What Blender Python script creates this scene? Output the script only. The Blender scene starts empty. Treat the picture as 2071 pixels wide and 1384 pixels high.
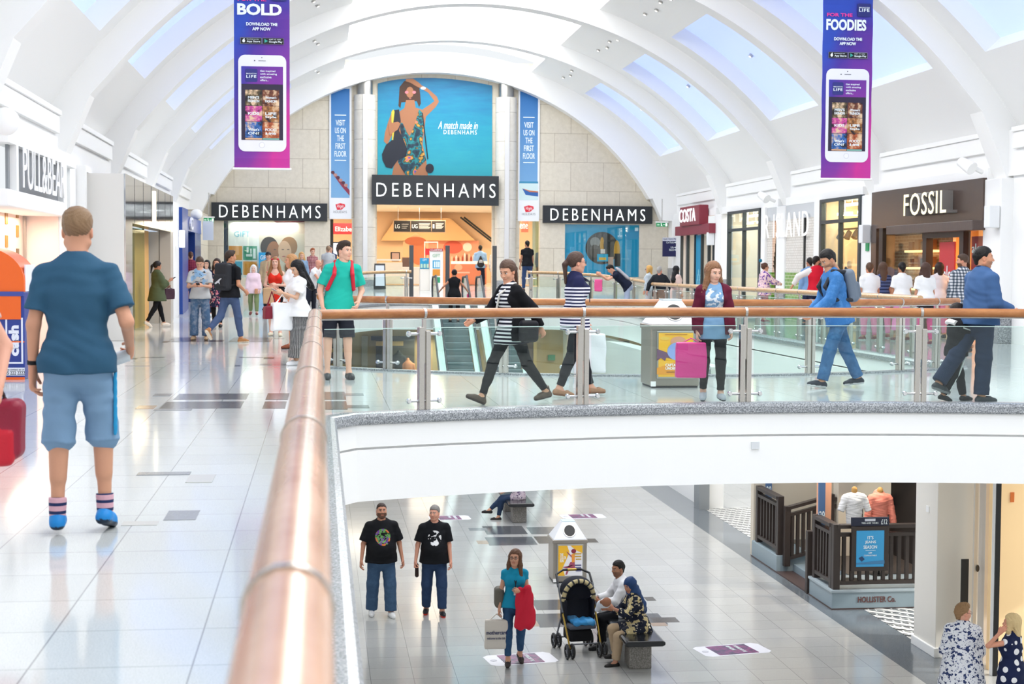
import bpy, bmesh, math, random
import numpy as np
from mathutils import Vector, Matrix
S = bpy.context.scene
COL = S.collection
R = math.radians
# ---------------- camera ----------------
W_, H_, F_ = 2071.0, 1384.0, 3150.0
CAM = Vector((0, 0, 1.5))
_yaw, _pit, _rol = R(7.04), R(2.76), R(.32)
_fw = Vector((math.sin(_yaw)*math.cos(_pit), math.cos(_yaw)*math.cos(_pit), -math.sin(_pit)))
_r0 = Vector((math.cos(_yaw), -math.sin(_yaw), 0)); _u0 = _r0.cross(_fw)
_rt = _r0*math.cos(_rol)+_u0*math.sin(_rol); _up = _u0*math.cos(_rol)-_r0*math.sin(_rol)
cd = bpy.data.cameras.new('camera'); cam = bpy.data.objects.new('camera', cd); COL.objects.link(cam)
_M = Matrix((_rt, _up, -_fw)).transposed().to_4x4(); _M.translation = CAM; cam.matrix_world = _M
cd.sensor_width = 36; cd.lens = 36*F_/W_; cd.clip_start = .05; cd.clip_end = 400
cd.dof.use_dof = True; cd.dof.focus_distance = 19; cd.dof.aperture_fstop = 5.0
S.camera = cam
# ---------------- world, exposure, daylight ----------------
wd = bpy.data.worlds.new('world'); S.world = wd; wd.use_nodes = True
wd.node_tree.nodes['Background'].inputs[0].default_value = (.93, .97, 1, 1)
wd.node_tree.nodes['Background'].inputs[1].default_value = .75
S.view_settings.view_transform = 'Standard'; S.view_settings.look = 'None'
S.view_settings.exposure = 0.36; S.view_settings.gamma = 1; S.view_settings.use_curve_mapping = False
S.cycles.use_denoising = True
S.cycles.max_bounces = 10; S.cycles.diffuse_bounces = 4; S.cycles.transparent_max_bounces = 24
S.cycles.caustics_reflective = False; S.cycles.caustics_refractive = False; S.cycles.sample_clamp_indirect = 6
def light(name, kind, loc, rot, energy, color=(1, 1, 1), sx=1, sy=1):
    l = bpy.data.lights.new(name, kind); o = bpy.data.objects.new(name, l); COL.objects.link(o)
    o.location = loc; o.rotation_euler = rot; l.energy = energy; l.color = color
    if kind == 'AREA': l.shape = 'RECTANGLE'; l.size = sx; l.size_y = sy
    if kind == 'SUN': l.angle = R(1.5)
    return o
XC = 4.5
# daylight falling through the glazed strip along the crown of the vault, one bay at a time
for yy in (4.8, 12.3, 19.8, 27.3, 34.8, 42.3, 49.8, 57.2):
    light('skylight', 'AREA', (XC, yy, 9.35), (0, 0, 0), 250, (1, 1, 1), 6.0, 6.4)
sun = light('sun', 'SUN', (20, 10, 30), (0, 0, 0), 2.6, (1, .98, .94))
sun.rotation_euler = Vector((-1.0, .28, -.62)).to_track_quat('-Z', 'Y').to_euler()

# ---------------- pixel to place ----------------
def ray(x, y): return _fw + _rt*((x-W_/2)/F_) + _up*((H_/2-y)/F_)
def P(x, y, z=None, X=None, Y=None):
    d = ray(x, y)
    t = (z-CAM.z)/d.z if z is not None else (X/d.x if X is not None else Y/d.y)
    return CAM + d*t
def ramp(Y): return min(.8, max(0., (Y-45.5)*.05))
def foot(x, y, low=False):
    if low: return P(x, y, z=-4.25)
    p = P(x, y, z=0)
    if p.y > 45.5:
        for _ in range(60):
            p = p.lerp(P(x, y, z=ramp(p.y)), .5)
    return p
# ---------------- materials ----------------
def hx(h):
    if not isinstance(h, str): return tuple(h)+(1,) if len(h) == 3 else h
    c = [int(h[i:i+2], 16)/255 for i in (0, 2, 4)]
    return tuple([(v/12.92 if v <= .04045 else ((v+.055)/1.055)**2.4) for v in c]+[1])
MATS = {}
def nt(m): return m.node_tree.nodes, m.node_tree.links
def mat(col, rough=.5, metal=0, em=None, es=0, bump=None, spec=.5, key=''):
    k = (str(col), rough, metal, str(em), es, str(bump), spec, key)
    if k in MATS: return MATS[k]
    m = bpy.data.materials.new('m_'+str(col)); m.use_nodes = True; n, l = nt(m)
    b = n['Principled BSDF']
    b.inputs['Base Color'].default_value = hx(col); b.inputs['Roughness'].default_value = rough
    b.inputs['Metallic'].default_value = metal; b.inputs['Specular IOR Level'].default_value = spec
    if em: b.inputs['Emission Color'].default_value = hx(em); b.inputs['Emission Strength'].default_value = es
    tc = n.new('ShaderNodeTexCoord')
    sc, st = bump if bump else (60, .04)
    no = n.new('ShaderNodeTexNoise'); no.inputs['Scale'].default_value = sc; no.inputs['Detail'].default_value = 3
    bp = n.new('ShaderNodeBump'); bp.inputs['Strength'].default_value = st; bp.inputs['Distance'].default_value = .01
    l.new(tc.outputs['Object'], no.inputs['Vector']); l.new(no.outputs['Fac'], bp.inputs['Height']); l.new(bp.outputs['Normal'], b.inputs['Normal'])
    MATS[k] = m; return m
def mixcol(n, l, fac, a, b):
    mx = n.new('ShaderNodeMix'); mx.data_type = 'RGBA'
    for i, v in ((0, fac), (6, a), (7, b)):
        if hasattr(v, 'links'): l.new(v, mx.inputs[i])
        else: mx.inputs[i].default_value = v if i == 0 else hx(v)
    return mx.outputs[2]
def math_(n, l, op, *a):
    q = n.new('ShaderNodeMath'); q.operation = op
    for i, v in enumerate(a):
        if hasattr(v, 'links'): l.new(v, q.inputs[i])
        else: q.inputs[i].default_value = v
    return q.outputs[0]
def base(name, rough=.5, metal=0, coord='Object', spec=.5):
    m = bpy.data.materials.new(name); m.use_nodes = True; n, l = nt(m); b = n['Principled BSDF']
    b.inputs['Roughness'].default_value = rough; b.inputs['Metallic'].default_value = metal; b.inputs['Specular IOR Level'].default_value = spec
    tc = n.new('ShaderNodeTexCoord'); return m, n, l, b, tc.outputs[coord]
def noise(n, l, v, scale, detail=3, rough=.5):
    q = n.new('ShaderNodeTexNoise'); q.inputs['Scale'].default_value = scale; q.inputs['Detail'].default_value = detail
    q.inputs['Roughness'].default_value = rough; l.new(v, q.inputs['Vector']); return q.outputs['Fac']
def ramp_(n, l, v, stops):
    q = n.new('ShaderNodeValToRGB'); e = q.color_ramp.elements
    e[0].position, e[0].color = stops[0][0], hx(stops[0][1]); e[1].position, e[1].color = stops[-1][0], hx(stops[-1][1])
    for p, c in stops[1:-1]:
        x = e.new(p); x.color = hx(c)
    l.new(v, q.inputs[0]); return q.outputs[0]
def bumpit(n, l, b, h, st=.2, d=.01):
    q = n.new('ShaderNodeBump'); q.inputs['Strength'].default_value = st; q.inputs['Distance'].default_value = d
    l.new(h, q.inputs['Height']); l.new(q.outputs[0], b.inputs['Normal'])
def m_tile(name, c1, c2, grout, ox, oy, size=.6, rough=.1, groutw=.004):
    m, n, l, b, v = base(name, rough, spec=.7)
    mp = n.new('ShaderNodeMapping'); mp.inputs['Location'].default_value = (ox, oy, 0); l.new(v, mp.inputs[0])
    br = n.new('ShaderNodeTexBrick'); br.offset = 0; br.squash = 1
    for k, q in (('Scale', 1), ('Mortar Size', groutw), ('Mortar Smooth', .1), ('Brick Width', size), ('Row Height', size), ('Bias', 0)): br.inputs[k].default_value = q
    br.inputs['Color1'].default_value = hx(c1); br.inputs['Color2'].default_value = hx(c2); br.inputs['Mortar'].default_value = hx(grout)
    l.new(mp.outputs[0], br.inputs['Vector'])
    f = noise(n, l, v, 220, 2, .7)
    sp = ramp_(n, l, f, [(.35, '8c9092'), (.5, 'ffffff'), (.68, 'ffffff')])
    mx = n.new('ShaderNodeMix'); mx.data_type = 'RGBA'; mx.blend_type = 'MULTIPLY'; mx.inputs[0].default_value = .6
    l.new(br.outputs['Color'], mx.inputs[6]); l.new(sp, mx.inputs[7])
    f2 = noise(n, l, v, .35, 2)
    mx2 = n.new('ShaderNodeMix'); mx2.data_type = 'RGBA'; mx2.blend_type = 'MULTIPLY'; mx2.inputs[0].default_value = .35
    l.new(mx.outputs[2], mx2.inputs[6]); l.new(ramp_(n, l, f2, [(.3, 'd9dcd8'), (.7, 'ffffff')]), mx2.inputs[7])
    l.new(mx2.outputs[2], b.inputs['Base Color'])
    bumpit(n, l, b, br.outputs['Fac'], -.15, .002)
    return m
def m_stone(name, c1, c2, grout, bw, bh, axis='XZ', rough=.6):
    m, n, l, b, v = base(name, rough)
    sx = n.new('ShaderNodeSeparateXYZ'); l.new(v, sx.inputs[0]); cx = n.new('ShaderNodeCombineXYZ')
    l.new(sx.outputs['X' if axis[0] == 'X' else 'Y'], cx.inputs[0]); l.new(sx.outputs['Z'], cx.inputs[1])
    br = n.new('ShaderNodeTexBrick')
    for k, q in (('Scale', 1), ('Mortar Size', .012), ('Mortar Smooth', .3), ('Brick Width', bw), ('Row Height', bh), ('Bias', 0)): br.inputs[k].default_value = q
    br.inputs['Color1'].default_value = hx(c1); br.inputs['Color2'].default_value = hx(c2); br.inputs['Mortar'].default_value = hx(grout)
    l.new(cx.outputs[0], br.inputs['Vector'])
    f = noise(n, l, v, 6, 5, .7)
    mx = n.new('ShaderNodeMix'); mx.data_type = 'RGBA'; mx.blend_type = 'MULTIPLY'; mx.inputs[0].default_value = .5
    l.new(br.outputs['Color'], mx.inputs[6]); l.new(ramp_(n, l, f, [(.3, 'dedcd6'), (.7, 'ffffff')]), mx.inputs[7])
    l.new(mx.outputs[2], b.inputs['Base Color']); bumpit(n, l, b, br.outputs['Fac'], -.3, .01); return m
def m_speck(name, cs, scale=90, rough=.3):
    m, n, l, b, v = base(name, rough)
    f = noise(n, l, v, scale, 3, .8); l.new(ramp_(n, l, f, [(.36, cs[0]), (.5, cs[1]), (.64, cs[2])]), b.inputs['Base Color']); return m
def m_wood(name, c1, c2, scale=(1, 14, 14), rough=.25):
    m, n, l, b, v = base(name, rough, spec=.6)
    mp = n.new('ShaderNodeMapping'); mp.inputs['Scale'].default_value = scale; l.new(v, mp.inputs[0])
    f = noise(n, l, mp.outputs[0], 2.2, 5, .65); l.new(ramp_(n, l, f, [(.3, c1), (.7, c2)]), b.inputs['Base Color']); return m
def m_glass(name, tint='eef7f4', refl=.12, rough=0.0):
    m = bpy.data.materials.new(name); m.use_nodes = True; n, l = nt(m); n.remove(n['Principled BSDF'])
    t = n.new('ShaderNodeBsdfTransparent'); t.inputs[0].default_value = hx(tint)
    g = n.new('ShaderNodeBsdfGlossy'); g.inputs['Roughness'].default_value = rough
    fr = n.new('ShaderNodeLayerWeight'); fr.inputs[0].default_value = .5
    a = math_(n, l, 'MULTIPLY_ADD', math_(n, l, 'POWER', fr.outputs['Facing'], 5.0), .6, refl)
    mx = n.new('ShaderNodeMixShader'); l.new(a, mx.inputs[0]); l.new(t.outputs[0], mx.inputs[1]); l.new(g.outputs[0], mx.inputs[2])
    l.new(mx.outputs[0], n['Material Output'].inputs[0]); return m
def m_vcol(name, rough=.6, bumpst=.15, bs=90, pat=None, spec=.3):
    """colour attribute times an optional woven or printed pattern in the garment's own coordinates"""
    m, n, l, b, v = base(name, rough, spec=spec)
    at = n.new('ShaderNodeVertexColor'); at.layer_name = 'Col'; c = at.outputs[0]
    sx = n.new('ShaderNodeSeparateXYZ'); l.new(v, sx.inputs[0])
    if pat:
        kd = pat[0]
        if kd == 'stripe':
            f = math_(n, l, 'GREATER_THAN', math_(n, l, 'FRACT', math_(n, l, 'MULTIPLY', sx.outputs['Z'], pat[2])), pat[3]); c = mixcol(n, l, f, pat[1], c)
            if len(pat) > 4: c = mixcol(n, l, math_(n, l, 'GREATER_THAN', sx.outputs['Z'], pat[4]), c, pat[1])
        elif kd == 'vstripe':
            f = math_(n, l, 'GREATER_THAN', math_(n, l, 'FRACT', math_(n, l, 'MULTIPLY', math_(n, l, 'ARCTAN2', sx.outputs['X'], sx.outputs['Y']), pat[2])), pat[3]); c = mixcol(n, l, f, pat[1], c)
        elif kd == 'plaid':
            def ln(o, s, t): return math_(n, l, 'GREATER_THAN', math_(n, l, 'FRACT', math_(n, l, 'MULTIPLY', o, s)), t)
            a = math_(n, l, 'ADD', ln(sx.outputs['Z'], 18, .5), ln(sx.outputs['X'], 18, .5)); c = ramp_(n, l, math_(n, l, 'MULTIPLY', a, .5), [(.1, pat[1]), (.5, pat[2]), (.9, pat[3])])
        elif kd == 'spot':
            vo = n.new('ShaderNodeTexVoronoi'); vo.inputs['Scale'].default_value = pat[2]; vo.inputs['Randomness'].default_value = pat[4] if len(pat) > 4 else .4
            l.new(v, vo.inputs['Vector']); c = mixcol(n, l, math_(n, l, 'LESS_THAN', vo.outputs['Distance'], pat[3]), c, pat[1])
        elif kd == 'floral':
            f = noise(n, l, v, pat[3], 2, .6); f2 = noise(n, l, v, pat[3]*2.3, 2, .6)
            c = mixcol(n, l, math_(n, l, 'GREATER_THAN', f, .56), c, pat[1]); c = mixcol(n, l, math_(n, l, 'GREATER_THAN', f2, .63), c, pat[2])
        elif kd == 'denim':
            f = noise(n, l, v, 9, 4, .7); c = mixcol(n, l, math_(n, l, 'MULTIPLY', ramp_(n, l, f, [(.45, '000000'), (.75, 'ffffff')]), pat[2]), c, pat[1])
        elif kd == 'print':   # a print on the chest: an irregular figure inside an oval
            x0, z0, rx, rz = pat[2]
            dx = math_(n, l, 'DIVIDE', math_(n, l, 'SUBTRACT', sx.outputs['X'], x0), rx); dz = math_(n, l, 'DIVIDE', math_(n, l, 'SUBTRACT', sx.outputs['Z'], z0), rz)
            r = math_(n, l, 'SQRT', math_(n, l, 'ADD', math_(n, l, 'MULTIPLY', dx, dx), math_(n, l, 'MULTIPLY', dz, dz)))
            inn = math_(n, l, 'MULTIPLY', math_(n, l, 'LESS_THAN', r, 1), math_(n, l, 'GREATER_THAN', sx.outputs['Y'], .02))
            for k, (cc, s_, t_) in enumerate(pat[1]):
                f = noise(n, l, v, s_, 2, .5) if s_ else r
                g = math_(n, l, 'MULTIPLY', inn, math_(n, l, 'GREATER_THAN', f, t_)); c = mixcol(n, l, g, c, cc)
    l.new(c, b.inputs['Base Color'])
    if bumpst: bumpit(n, l, b, noise(n, l, v, bs, 3), bumpst, .01)
    return m
WHITE = mat('f9f9f7', .55); WHITE2 = mat('eceeee', .5); STEEL = mat('b9b7b2', .28, 1.0); CHROME = mat('dcdcdc', .12, 1.0)
DARK = mat('1d2024', .45); BLACK = mat('0c0c0d', .4); SIGNBLK = mat('23272b', .4)
GRANITE = m_speck('granite', ('5a5e62', '8e9296', 'c4c7c9'), 70, .25)
WOOD = m_wood('rail_wood', '95592c', 'b87a45', (1.2, 5, 5), .24)
GLASS = m_glass('balustrade_glass', 'f5fcfa', .03)
SHOPGLASS = m_glass('shop_glass', 'f6fbfa', .06)
# ---------------- mesh building ----------------
ORI = {}
def setp(o, label=None, cat=None, group=None, kind=None):
    if label: o['label'] = label
    if cat: o['category'] = cat
    if group: o['group'] = group
    if kind: o['kind'] = kind
    return o
def empty(name, loc, label, cat, group=None, rz=0):
    o = bpy.data.objects.new(name, None); COL.objects.link(o); o.location = loc; o.rotation_euler[2] = rz
    o.empty_display_size = .1; ORI[o.name] = Vector(loc); return setp(o, label, cat, group)
class Fr:
    """a flat frame: u along xd, v along up, n towards the viewer"""
    def __init__(s, o, xd=(1, 0, 0), up=(0, 0, 1)):
        s.o = Vector(o); s.x = Vector(xd).normalized(); s.u = Vector(up).normalized(); s.n = s.x.cross(s.u)
    def __call__(s, u, v, n=0): return s.o+s.x*u+s.u*v+s.n*n
class MB:
    n = 0
    def __init__(s): s.v = []; s.f = []
    def add(s, vs, fs):
        b = len(s.v); s.v += [tuple(v) for v in vs]; s.f += [tuple(b+i for i in f) for f in fs]; return s
    def box(s, lo, hi):
        a, b = lo, hi
        return s.add([(a[0], a[1], a[2]), (b[0], a[1], a[2]), (b[0], b[1], a[2]), (a[0], b[1], a[2]), (a[0], a[1], b[2]), (b[0], a[1], b[2]), (b[0], b[1], b[2]), (a[0], b[1], b[2])],
                     [(0, 3, 2, 1), (4, 5, 6, 7), (0, 1, 5, 4), (1, 2, 6, 5), (2, 3, 7, 6), (3, 0, 4, 7)])
    def fbox(s, fr, u0, v0, u1, v1, n0=0, n1=.05):
        vs = [fr(u, v, n) for n in (n0, n1) for u, v in ((u0, v0), (u1, v0), (u1, v1), (u0, v1))]
        return s.add(vs, [(3, 2, 1, 0), (4, 5, 6, 7), (0, 1, 5, 4), (1, 2, 6, 5), (2, 3, 7, 6), (3, 0, 4, 7)])
    def poly(s, fr, pts, n0=0, n1=.01):
        k = len(pts)
        if sum(pts[i-1][0]*pts[i][1]-pts[i][0]*pts[i-1][1] for i in range(k)) < 0: pts = pts[::-1]
        vs = [fr(u, v, n1) for u, v in pts]+[fr(u, v, n0) for u, v in pts]
        return s.add(vs, [tuple(range(k)), tuple(range(2*k-1, k-1, -1))]+[(i, i+k, (i+1) % k+k, (i+1) % k) for i in range(k)])
    def ell(s, fr, cu, cv, ru, rv, n0=0, n1=.01, k=28, a=0):
        ca, sa = math.cos(a), math.sin(a)
        return s.poly(fr, [(cu+ru*math.cos(t)*ca-rv*math.sin(t)*sa, cv+ru*math.cos(t)*sa+rv*math.sin(t)*ca) for t in [2*math.pi*i/k for i in range(k)]], n0, n1)
    def cyl(s, a, b, r, r2=None, k=16, caps=True):
        a, b = Vector(a), Vector(b); r2 = r if r2 is None else r2; d = (b-a).normalized()
        x = d.orthogonal().normalized(); y = d.cross(x)
        vs = [a+(x*math.cos(t)+y*math.sin(t))*r for t in [2*math.pi*i/k for i in range(k)]]+[b+(x*math.cos(t)+y*math.sin(t))*r2 for t in [2*math.pi*i/k for i in range(k)]]
        fs = [(i, (i+1) % k, (i+1) % k+k, i+k) for i in range(k)]
        if caps: fs += [tuple(range(k-1, -1, -1)), tuple(range(k, 2*k))]
        return s.add(vs, fs)
    def tube(s, pts, r, k=12, closed=False, up=(0, 0, 1), ry=None):
        pts = [Vector(p) for p in pts]; m = len(pts); vs = []; up = Vector(up); ry = ry or r
        for i, p in enumerate(pts):
            t = (pts[(i+1) % m]-pts[i-1]) if closed else (pts[min(i+1, m-1)]-pts[max(i-1, 0)])
            t.normalize(); sd = t.cross(up)
            if sd.length < .05: sd = t.cross(Vector((1, 0, 0)))
            sd.normalize(); u = sd.cross(t)
            vs += [p+sd*math.cos(2*math.pi*j/k)*r+u*math.sin(2*math.pi*j/k)*ry for j in range(k)]
        fs = []
        for i in range(m if closed else m-1):
            for j in range(k):
                a, b = i*k+j, i*k+(j+1) % k; c, d = ((i+1) % m)*k+(j+1) % k, ((i+1) % m)*k+j
                fs.append((a, b, c, d))
        if not closed: fs += [tuple(range(k-1, -1, -1)), tuple((m-1)*k+j for j in range(k))]
        return s.add(vs, fs)
    def sphere(s, c, r, k=12):
        rr = r if isinstance(r, (tuple, list)) else (r, r, r); vs = []; fs = []; q = k//2
        for i in range(1, q):
            for j in range(k):
                a, b = math.pi*i/q, 2*math.pi*j/k
                vs.append((c[0]+rr[0]*math.sin(a)*math.cos(b), c[1]+rr[1]*math.sin(a)*math.sin(b), c[2]+rr[2]*math.cos(a)))
        vs += [(c[0], c[1], c[2]+rr[2]), (c[0], c[1], c[2]-rr[2])]; T = len(vs)-2
        for i in range(q-2):
            for j in range(k): fs.append((i*k+j, (i+1)*k+j, (i+1)*k+(j+1) % k, i*k+(j+1) % k))
        for j in range(k): fs.append((T, j, (j+1) % k)); fs.append((T+1, (q-2)*k+(j+1) % k, (q-2)*k+j))
        return s.add(vs, fs)
    def sweep(s, path, prof, closed=True, normals=None):
        """path of (x,y,z); prof of (offset to the right of travel, dz)"""
        pts = [Vector(p) for p in path]; m = len(pts); k = len(prof); vs = []
        for i, p in enumerate(pts):
            t = pts[min(i+1, m-1)]-pts[max(i-1, 0)]; t.z = 0; t.normalize(); nr = Vector((t.y, -t.x, 0))
            vs += [(p.x+nr.x*a, p.y+nr.y*a, p.z+b) for a, b in prof]
        fs = []
        for i in range(m-1):
            for j in range(k if closed else k-1):
                fs.append((i*k+j, (i+1)*k+j, (i+1)*k+(j+1) % k, i*k+(j+1) % k))
        if closed: fs += [tuple(range(k)), tuple((m-1)*k+j for j in range(k-1, -1, -1))]
        return s.add(vs, fs)
    def build(s, name, m, parent=None, label=None, cat=None, group=None, kind=None, smooth=False, bevel=0, origin=None):
        me = bpy.data.meshes.new(name); v = np.array(s.v, dtype=float); MB.n += 1
        v = v+np.sign(v-(v.min(0)+v.max(0))/2)*(.00022*(MB.n % 7))      # hairline differences so that touching faces never coincide
        if parent is not None: o0 = np.array(ORI[parent.name])
        elif kind == 'structure': o0 = np.zeros(3)
        elif origin is not None: o0 = np.array(origin, dtype=float)
        else: o0 = np.array([(v[:, 0].min()+v[:, 0].max())/2, (v[:, 1].min()+v[:, 1].max())/2, v[:, 2].min()])
        me.from_pydata((v-o0).tolist(), [], s.f)
        if me.validate(): print('INVALID', name)
        me.materials.append(m)
        o = bpy.data.objects.new(name, me); COL.objects.link(o)
        if parent is not None:
            o.parent = parent
        else: o.location = o0
        ORI[o.name] = Vector(o0)
        if smooth:
            me.polygons.foreach_set('use_smooth', [True]*len(me.polygons))
            me.set_sharp_from_angle(angle=R(40))
        if bevel:
            bv = o.modifiers.new('b', 'BEVEL'); bv.width = bevel; bv.segments = 2; bv.limit_method = 'ANGLE'
        return setp(o, label, cat, group, kind)
def text(s, fr, u, v, w, h, m, parent, name='lettering', depth=.01, bold=0., spacing=1., n=0., shear=0, **kw):
    cu = bpy.data.curves.new('t', 'FONT'); cu.body = s; cu.extrude = depth/2; cu.offset = bold; cu.space_character = spacing; cu.shear = shear
    cu.resolution_u = 3; cu.space_line = kw.pop('line', 1.0); cu.align_x = kw.pop('align', 'LEFT')
    o = bpy.data.objects.new('t', cu); me = bpy.data.meshes.new_from_object(o)
    vs = np.array([q.co[:] for q in me.vertices]); fs = [tuple(p.vertices) for p in me.polygons]
    bpy.data.objects.remove(o); bpy.data.curves.remove(cu); bpy.data.meshes.remove(me)
    lo, hi = vs.min(0), vs.max(0)
    if w is None: w = (hi[0]-lo[0])*h/(hi[1]-lo[1])
    mb = MB(); zs = max(hi[2]-lo[2], 1e-6)
    mb.add([fr(u+(q[0]-lo[0])/(hi[0]-lo[0])*w, v+(q[1]-lo[1])/(hi[1]-lo[1])*h, n+(q[2]-lo[2])/zs*depth) for q in vs], fs)
    return mb.build(name, m, parent, **kw)
def ctext(s, fr, cu, v, w, h, m, parent, **kw): return text(s, fr, cu-w/2, v, w, h, m, parent, **kw)
def copytree(o, loc=None, parent=None, label=None, rz=None):
    c = o.copy(); COL.objects.link(c)
    if parent is not None: c.parent = parent
    if loc is not None: c.location = loc
    if rz is not None: c.rotation_euler[2] = rz
    if label: c['label'] = label
    ORI[c.name] = Vector(c.location)
    for ch in list(o.children): copytree(ch, None, c)
    return c
# ---------------- solid shapes grown from rounded limbs ----------------
def nv(a): a = np.array(a, float); return a/max(np.linalg.norm(a), 1e-9)
class Vol:
    def __init__(s): s.p = []
    def cone(s, a, b, ra, rb=None, k=.02, col=(.8, .8, .8), sq=None, cutb=False, cuta=False, sub=False):
        s.p.append(('c', np.array(a, float), np.array(b, float), ra, ra if rb is None else rb, k, col, sq, cuta, cutb, sub)); return s
    def ell(s, c, r, k=.02, col=(.8, .8, .8), rot=None, sub=False):
        r = (r, r, r) if not isinstance(r, (tuple, list)) else r
        s.p.append(('e', np.array(c, float), np.array(r, float), rot, k, col, sub)); return s
    def box(s, c, r, k=.02, col=(.8, .8, .8), rot=None, rd=.02, sub=False):
        s.p.append(('b', np.array(c, float), np.array(r, float), rot, k, col, sub, rd)); return s
    def plane(s, o, n):  # keep the side that n points away from
        s.p.append(('p', np.array(o, float), nv(n))); return s
    @staticmethod
    def bb(q):
        if q[0] == 'c':
            r = max(q[3], q[4]); return np.minimum(q[1], q[2])-r, np.maximum(q[1], q[2])+r
        m = q[2].max() if q[3] is not None else q[2]
        if q[3] is not None: m = np.linalg.norm(q[2]) if q[0] == 'b' else m
        return q[1]-m, q[1]+m
    @staticmethod
    def ev(q, X, Y, Z):
        if q[0] == 'c':
            _, a, b, ra, rb, k, col, sq, ca, cb, sub = q
            px, py, pz = X-a[0], Y-a[1], Z-a[2]; ba = b-a; L2 = max(ba@ba, 1e-12)
            t = np.clip((px*ba[0]+py*ba[1]+pz*ba[2])/L2, 0, 1)
            dx, dy, dz = px-ba[0]*t, py-ba[1]*t, pz-ba[2]*t; f = 1.
            if sq is not None:
                n, qf = sq; n = nv(n); dn = (dx*n[0]+dy*n[1]+dz*n[2])*(qf-1); dx, dy, dz = dx+n[0]*dn, dy+n[1]*dn, dz+n[2]*dn; f = 2/(1+qf)
            d = (np.sqrt(dx*dx+dy*dy+dz*dz)-(ra+(rb-ra)*t))*f
            u = ba/math.sqrt(L2)
            if cb: d = np.maximum(d, (X-b[0])*u[0]+(Y-b[1])*u[1]+(Z-b[2])*u[2])
            if ca: d = np.maximum(d, -(px*u[0]+py*u[1]+pz*u[2]))
            return d
        c, r, rot = q[1], q[2], q[3]
        px, py, pz = X-c[0], Y-c[1], Z-c[2]
        if rot is not None:
            M = rot; px, py, pz = (M[0][0]*px+M[1][0]*py+M[2][0]*pz, M[0][1]*px+M[1][1]*py+M[2][1]*pz, M[0][2]*px+M[1][2]*py+M[2][2]*pz)
        if q[0] == 'e':
            k0 = np.sqrt((px/r[0])**2+(py/r[1])**2+(pz/r[2])**2); k1 = np.sqrt((px/r[0]**2)**2+(py/r[1]**2)**2+(pz/r[2]**2)**2)+1e-9
            return k0*(k0-1)/k1
        rd = q[7]; ax, ay, az = np.abs(px)-r[0]+rd, np.abs(py)-r[1]+rd, np.abs(pz)-r[2]+rd
        return np.sqrt(np.maximum(ax, 0)**2+np.maximum(ay, 0)**2+np.maximum(az, 0)**2)+np.minimum(np.maximum(np.maximum(ax, ay), az), 0)-rd
    def poly(s, h, disp=None):
        add = [q for q in s.p if q[0] != 'p' and not (q[10] if q[0] == 'c' else q[6])]
        bbs = [s.bb(q) for q in add]
        lo = np.min([b[0] for b in bbs], 0)-2.5*h; hi = np.max([b[1] for b in bbs], 0)+2.5*h
        n = np.ceil((hi-lo)/h).astype(int)+1
        ax = [lo[i]+h*np.arange(n[i]) for i in range(3)]
        V = np.full(n, .08, np.float32)
        for q in s.p:
            if q[0] == 'p':
                d = (ax[0][:, None, None]-q[1][0])*q[2][0]+(ax[1][None, :, None]-q[1][1])*q[2][1]+(ax[2][None, None, :]-q[1][2])*q[2][2]
                V = np.maximum(V, d.astype(np.float32)); continue
            k = q[5] if q[0] == 'c' else q[4]; sub = q[10] if q[0] == 'c' else q[6]
            a, b = s.bb(q); mg = k+3*h
            i0 = np.clip(np.floor((a-mg-lo)/h).astype(int), 0, n-1); i1 = np.clip(np.ceil((b+mg-lo)/h).astype(int)+1, 1, n)
            if (i1 <= i0).any(): continue
            sl = tuple(slice(i0[i], i1[i]) for i in range(3))
            d = s.ev(q, ax[0][sl[0]][:, None, None], ax[1][sl[1]][None, :, None], ax[2][sl[2]][None, None, :]).astype(np.float32)
            v = V[sl]
            if sub:
                V[sl] = np.maximum(v, -d) if k <= 0 else -s.smin(-v, d, k)
            else: V[sl] = np.minimum(v, d) if k <= 0 else s.smin(v, d, k)
        if disp is not None:
            V = V+disp(ax[0][:, None, None], ax[1][None, :, None], ax[2][None, None, :]).astype(np.float32)
            V[0] = V[-1] = .1; V[:, 0] = V[:, -1] = .1; V[:, :, 0] = V[:, :, -1] = .1
        vs, fs = surfnet(V, lo, h)
        if len(vs) == 0: return vs, fs, np.zeros((0, 3))
        best = np.full(len(vs), 9.); col = np.tile(np.array([.8, .8, .8]), (len(vs), 1))
        for q in add:
            d = s.ev(q, vs[:, 0], vs[:, 1], vs[:, 2]); c = q[6] if q[0] == 'c' else q[5]; m = d < best
            best[m] = d[m]; col[m] = c
        return vs, fs, col
    @staticmethod
    def smin(a, b, k):
        h = np.maximum(k-np.abs(a-b), 0)/k; return np.minimum(a, b)-h*h*k*.25
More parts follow.
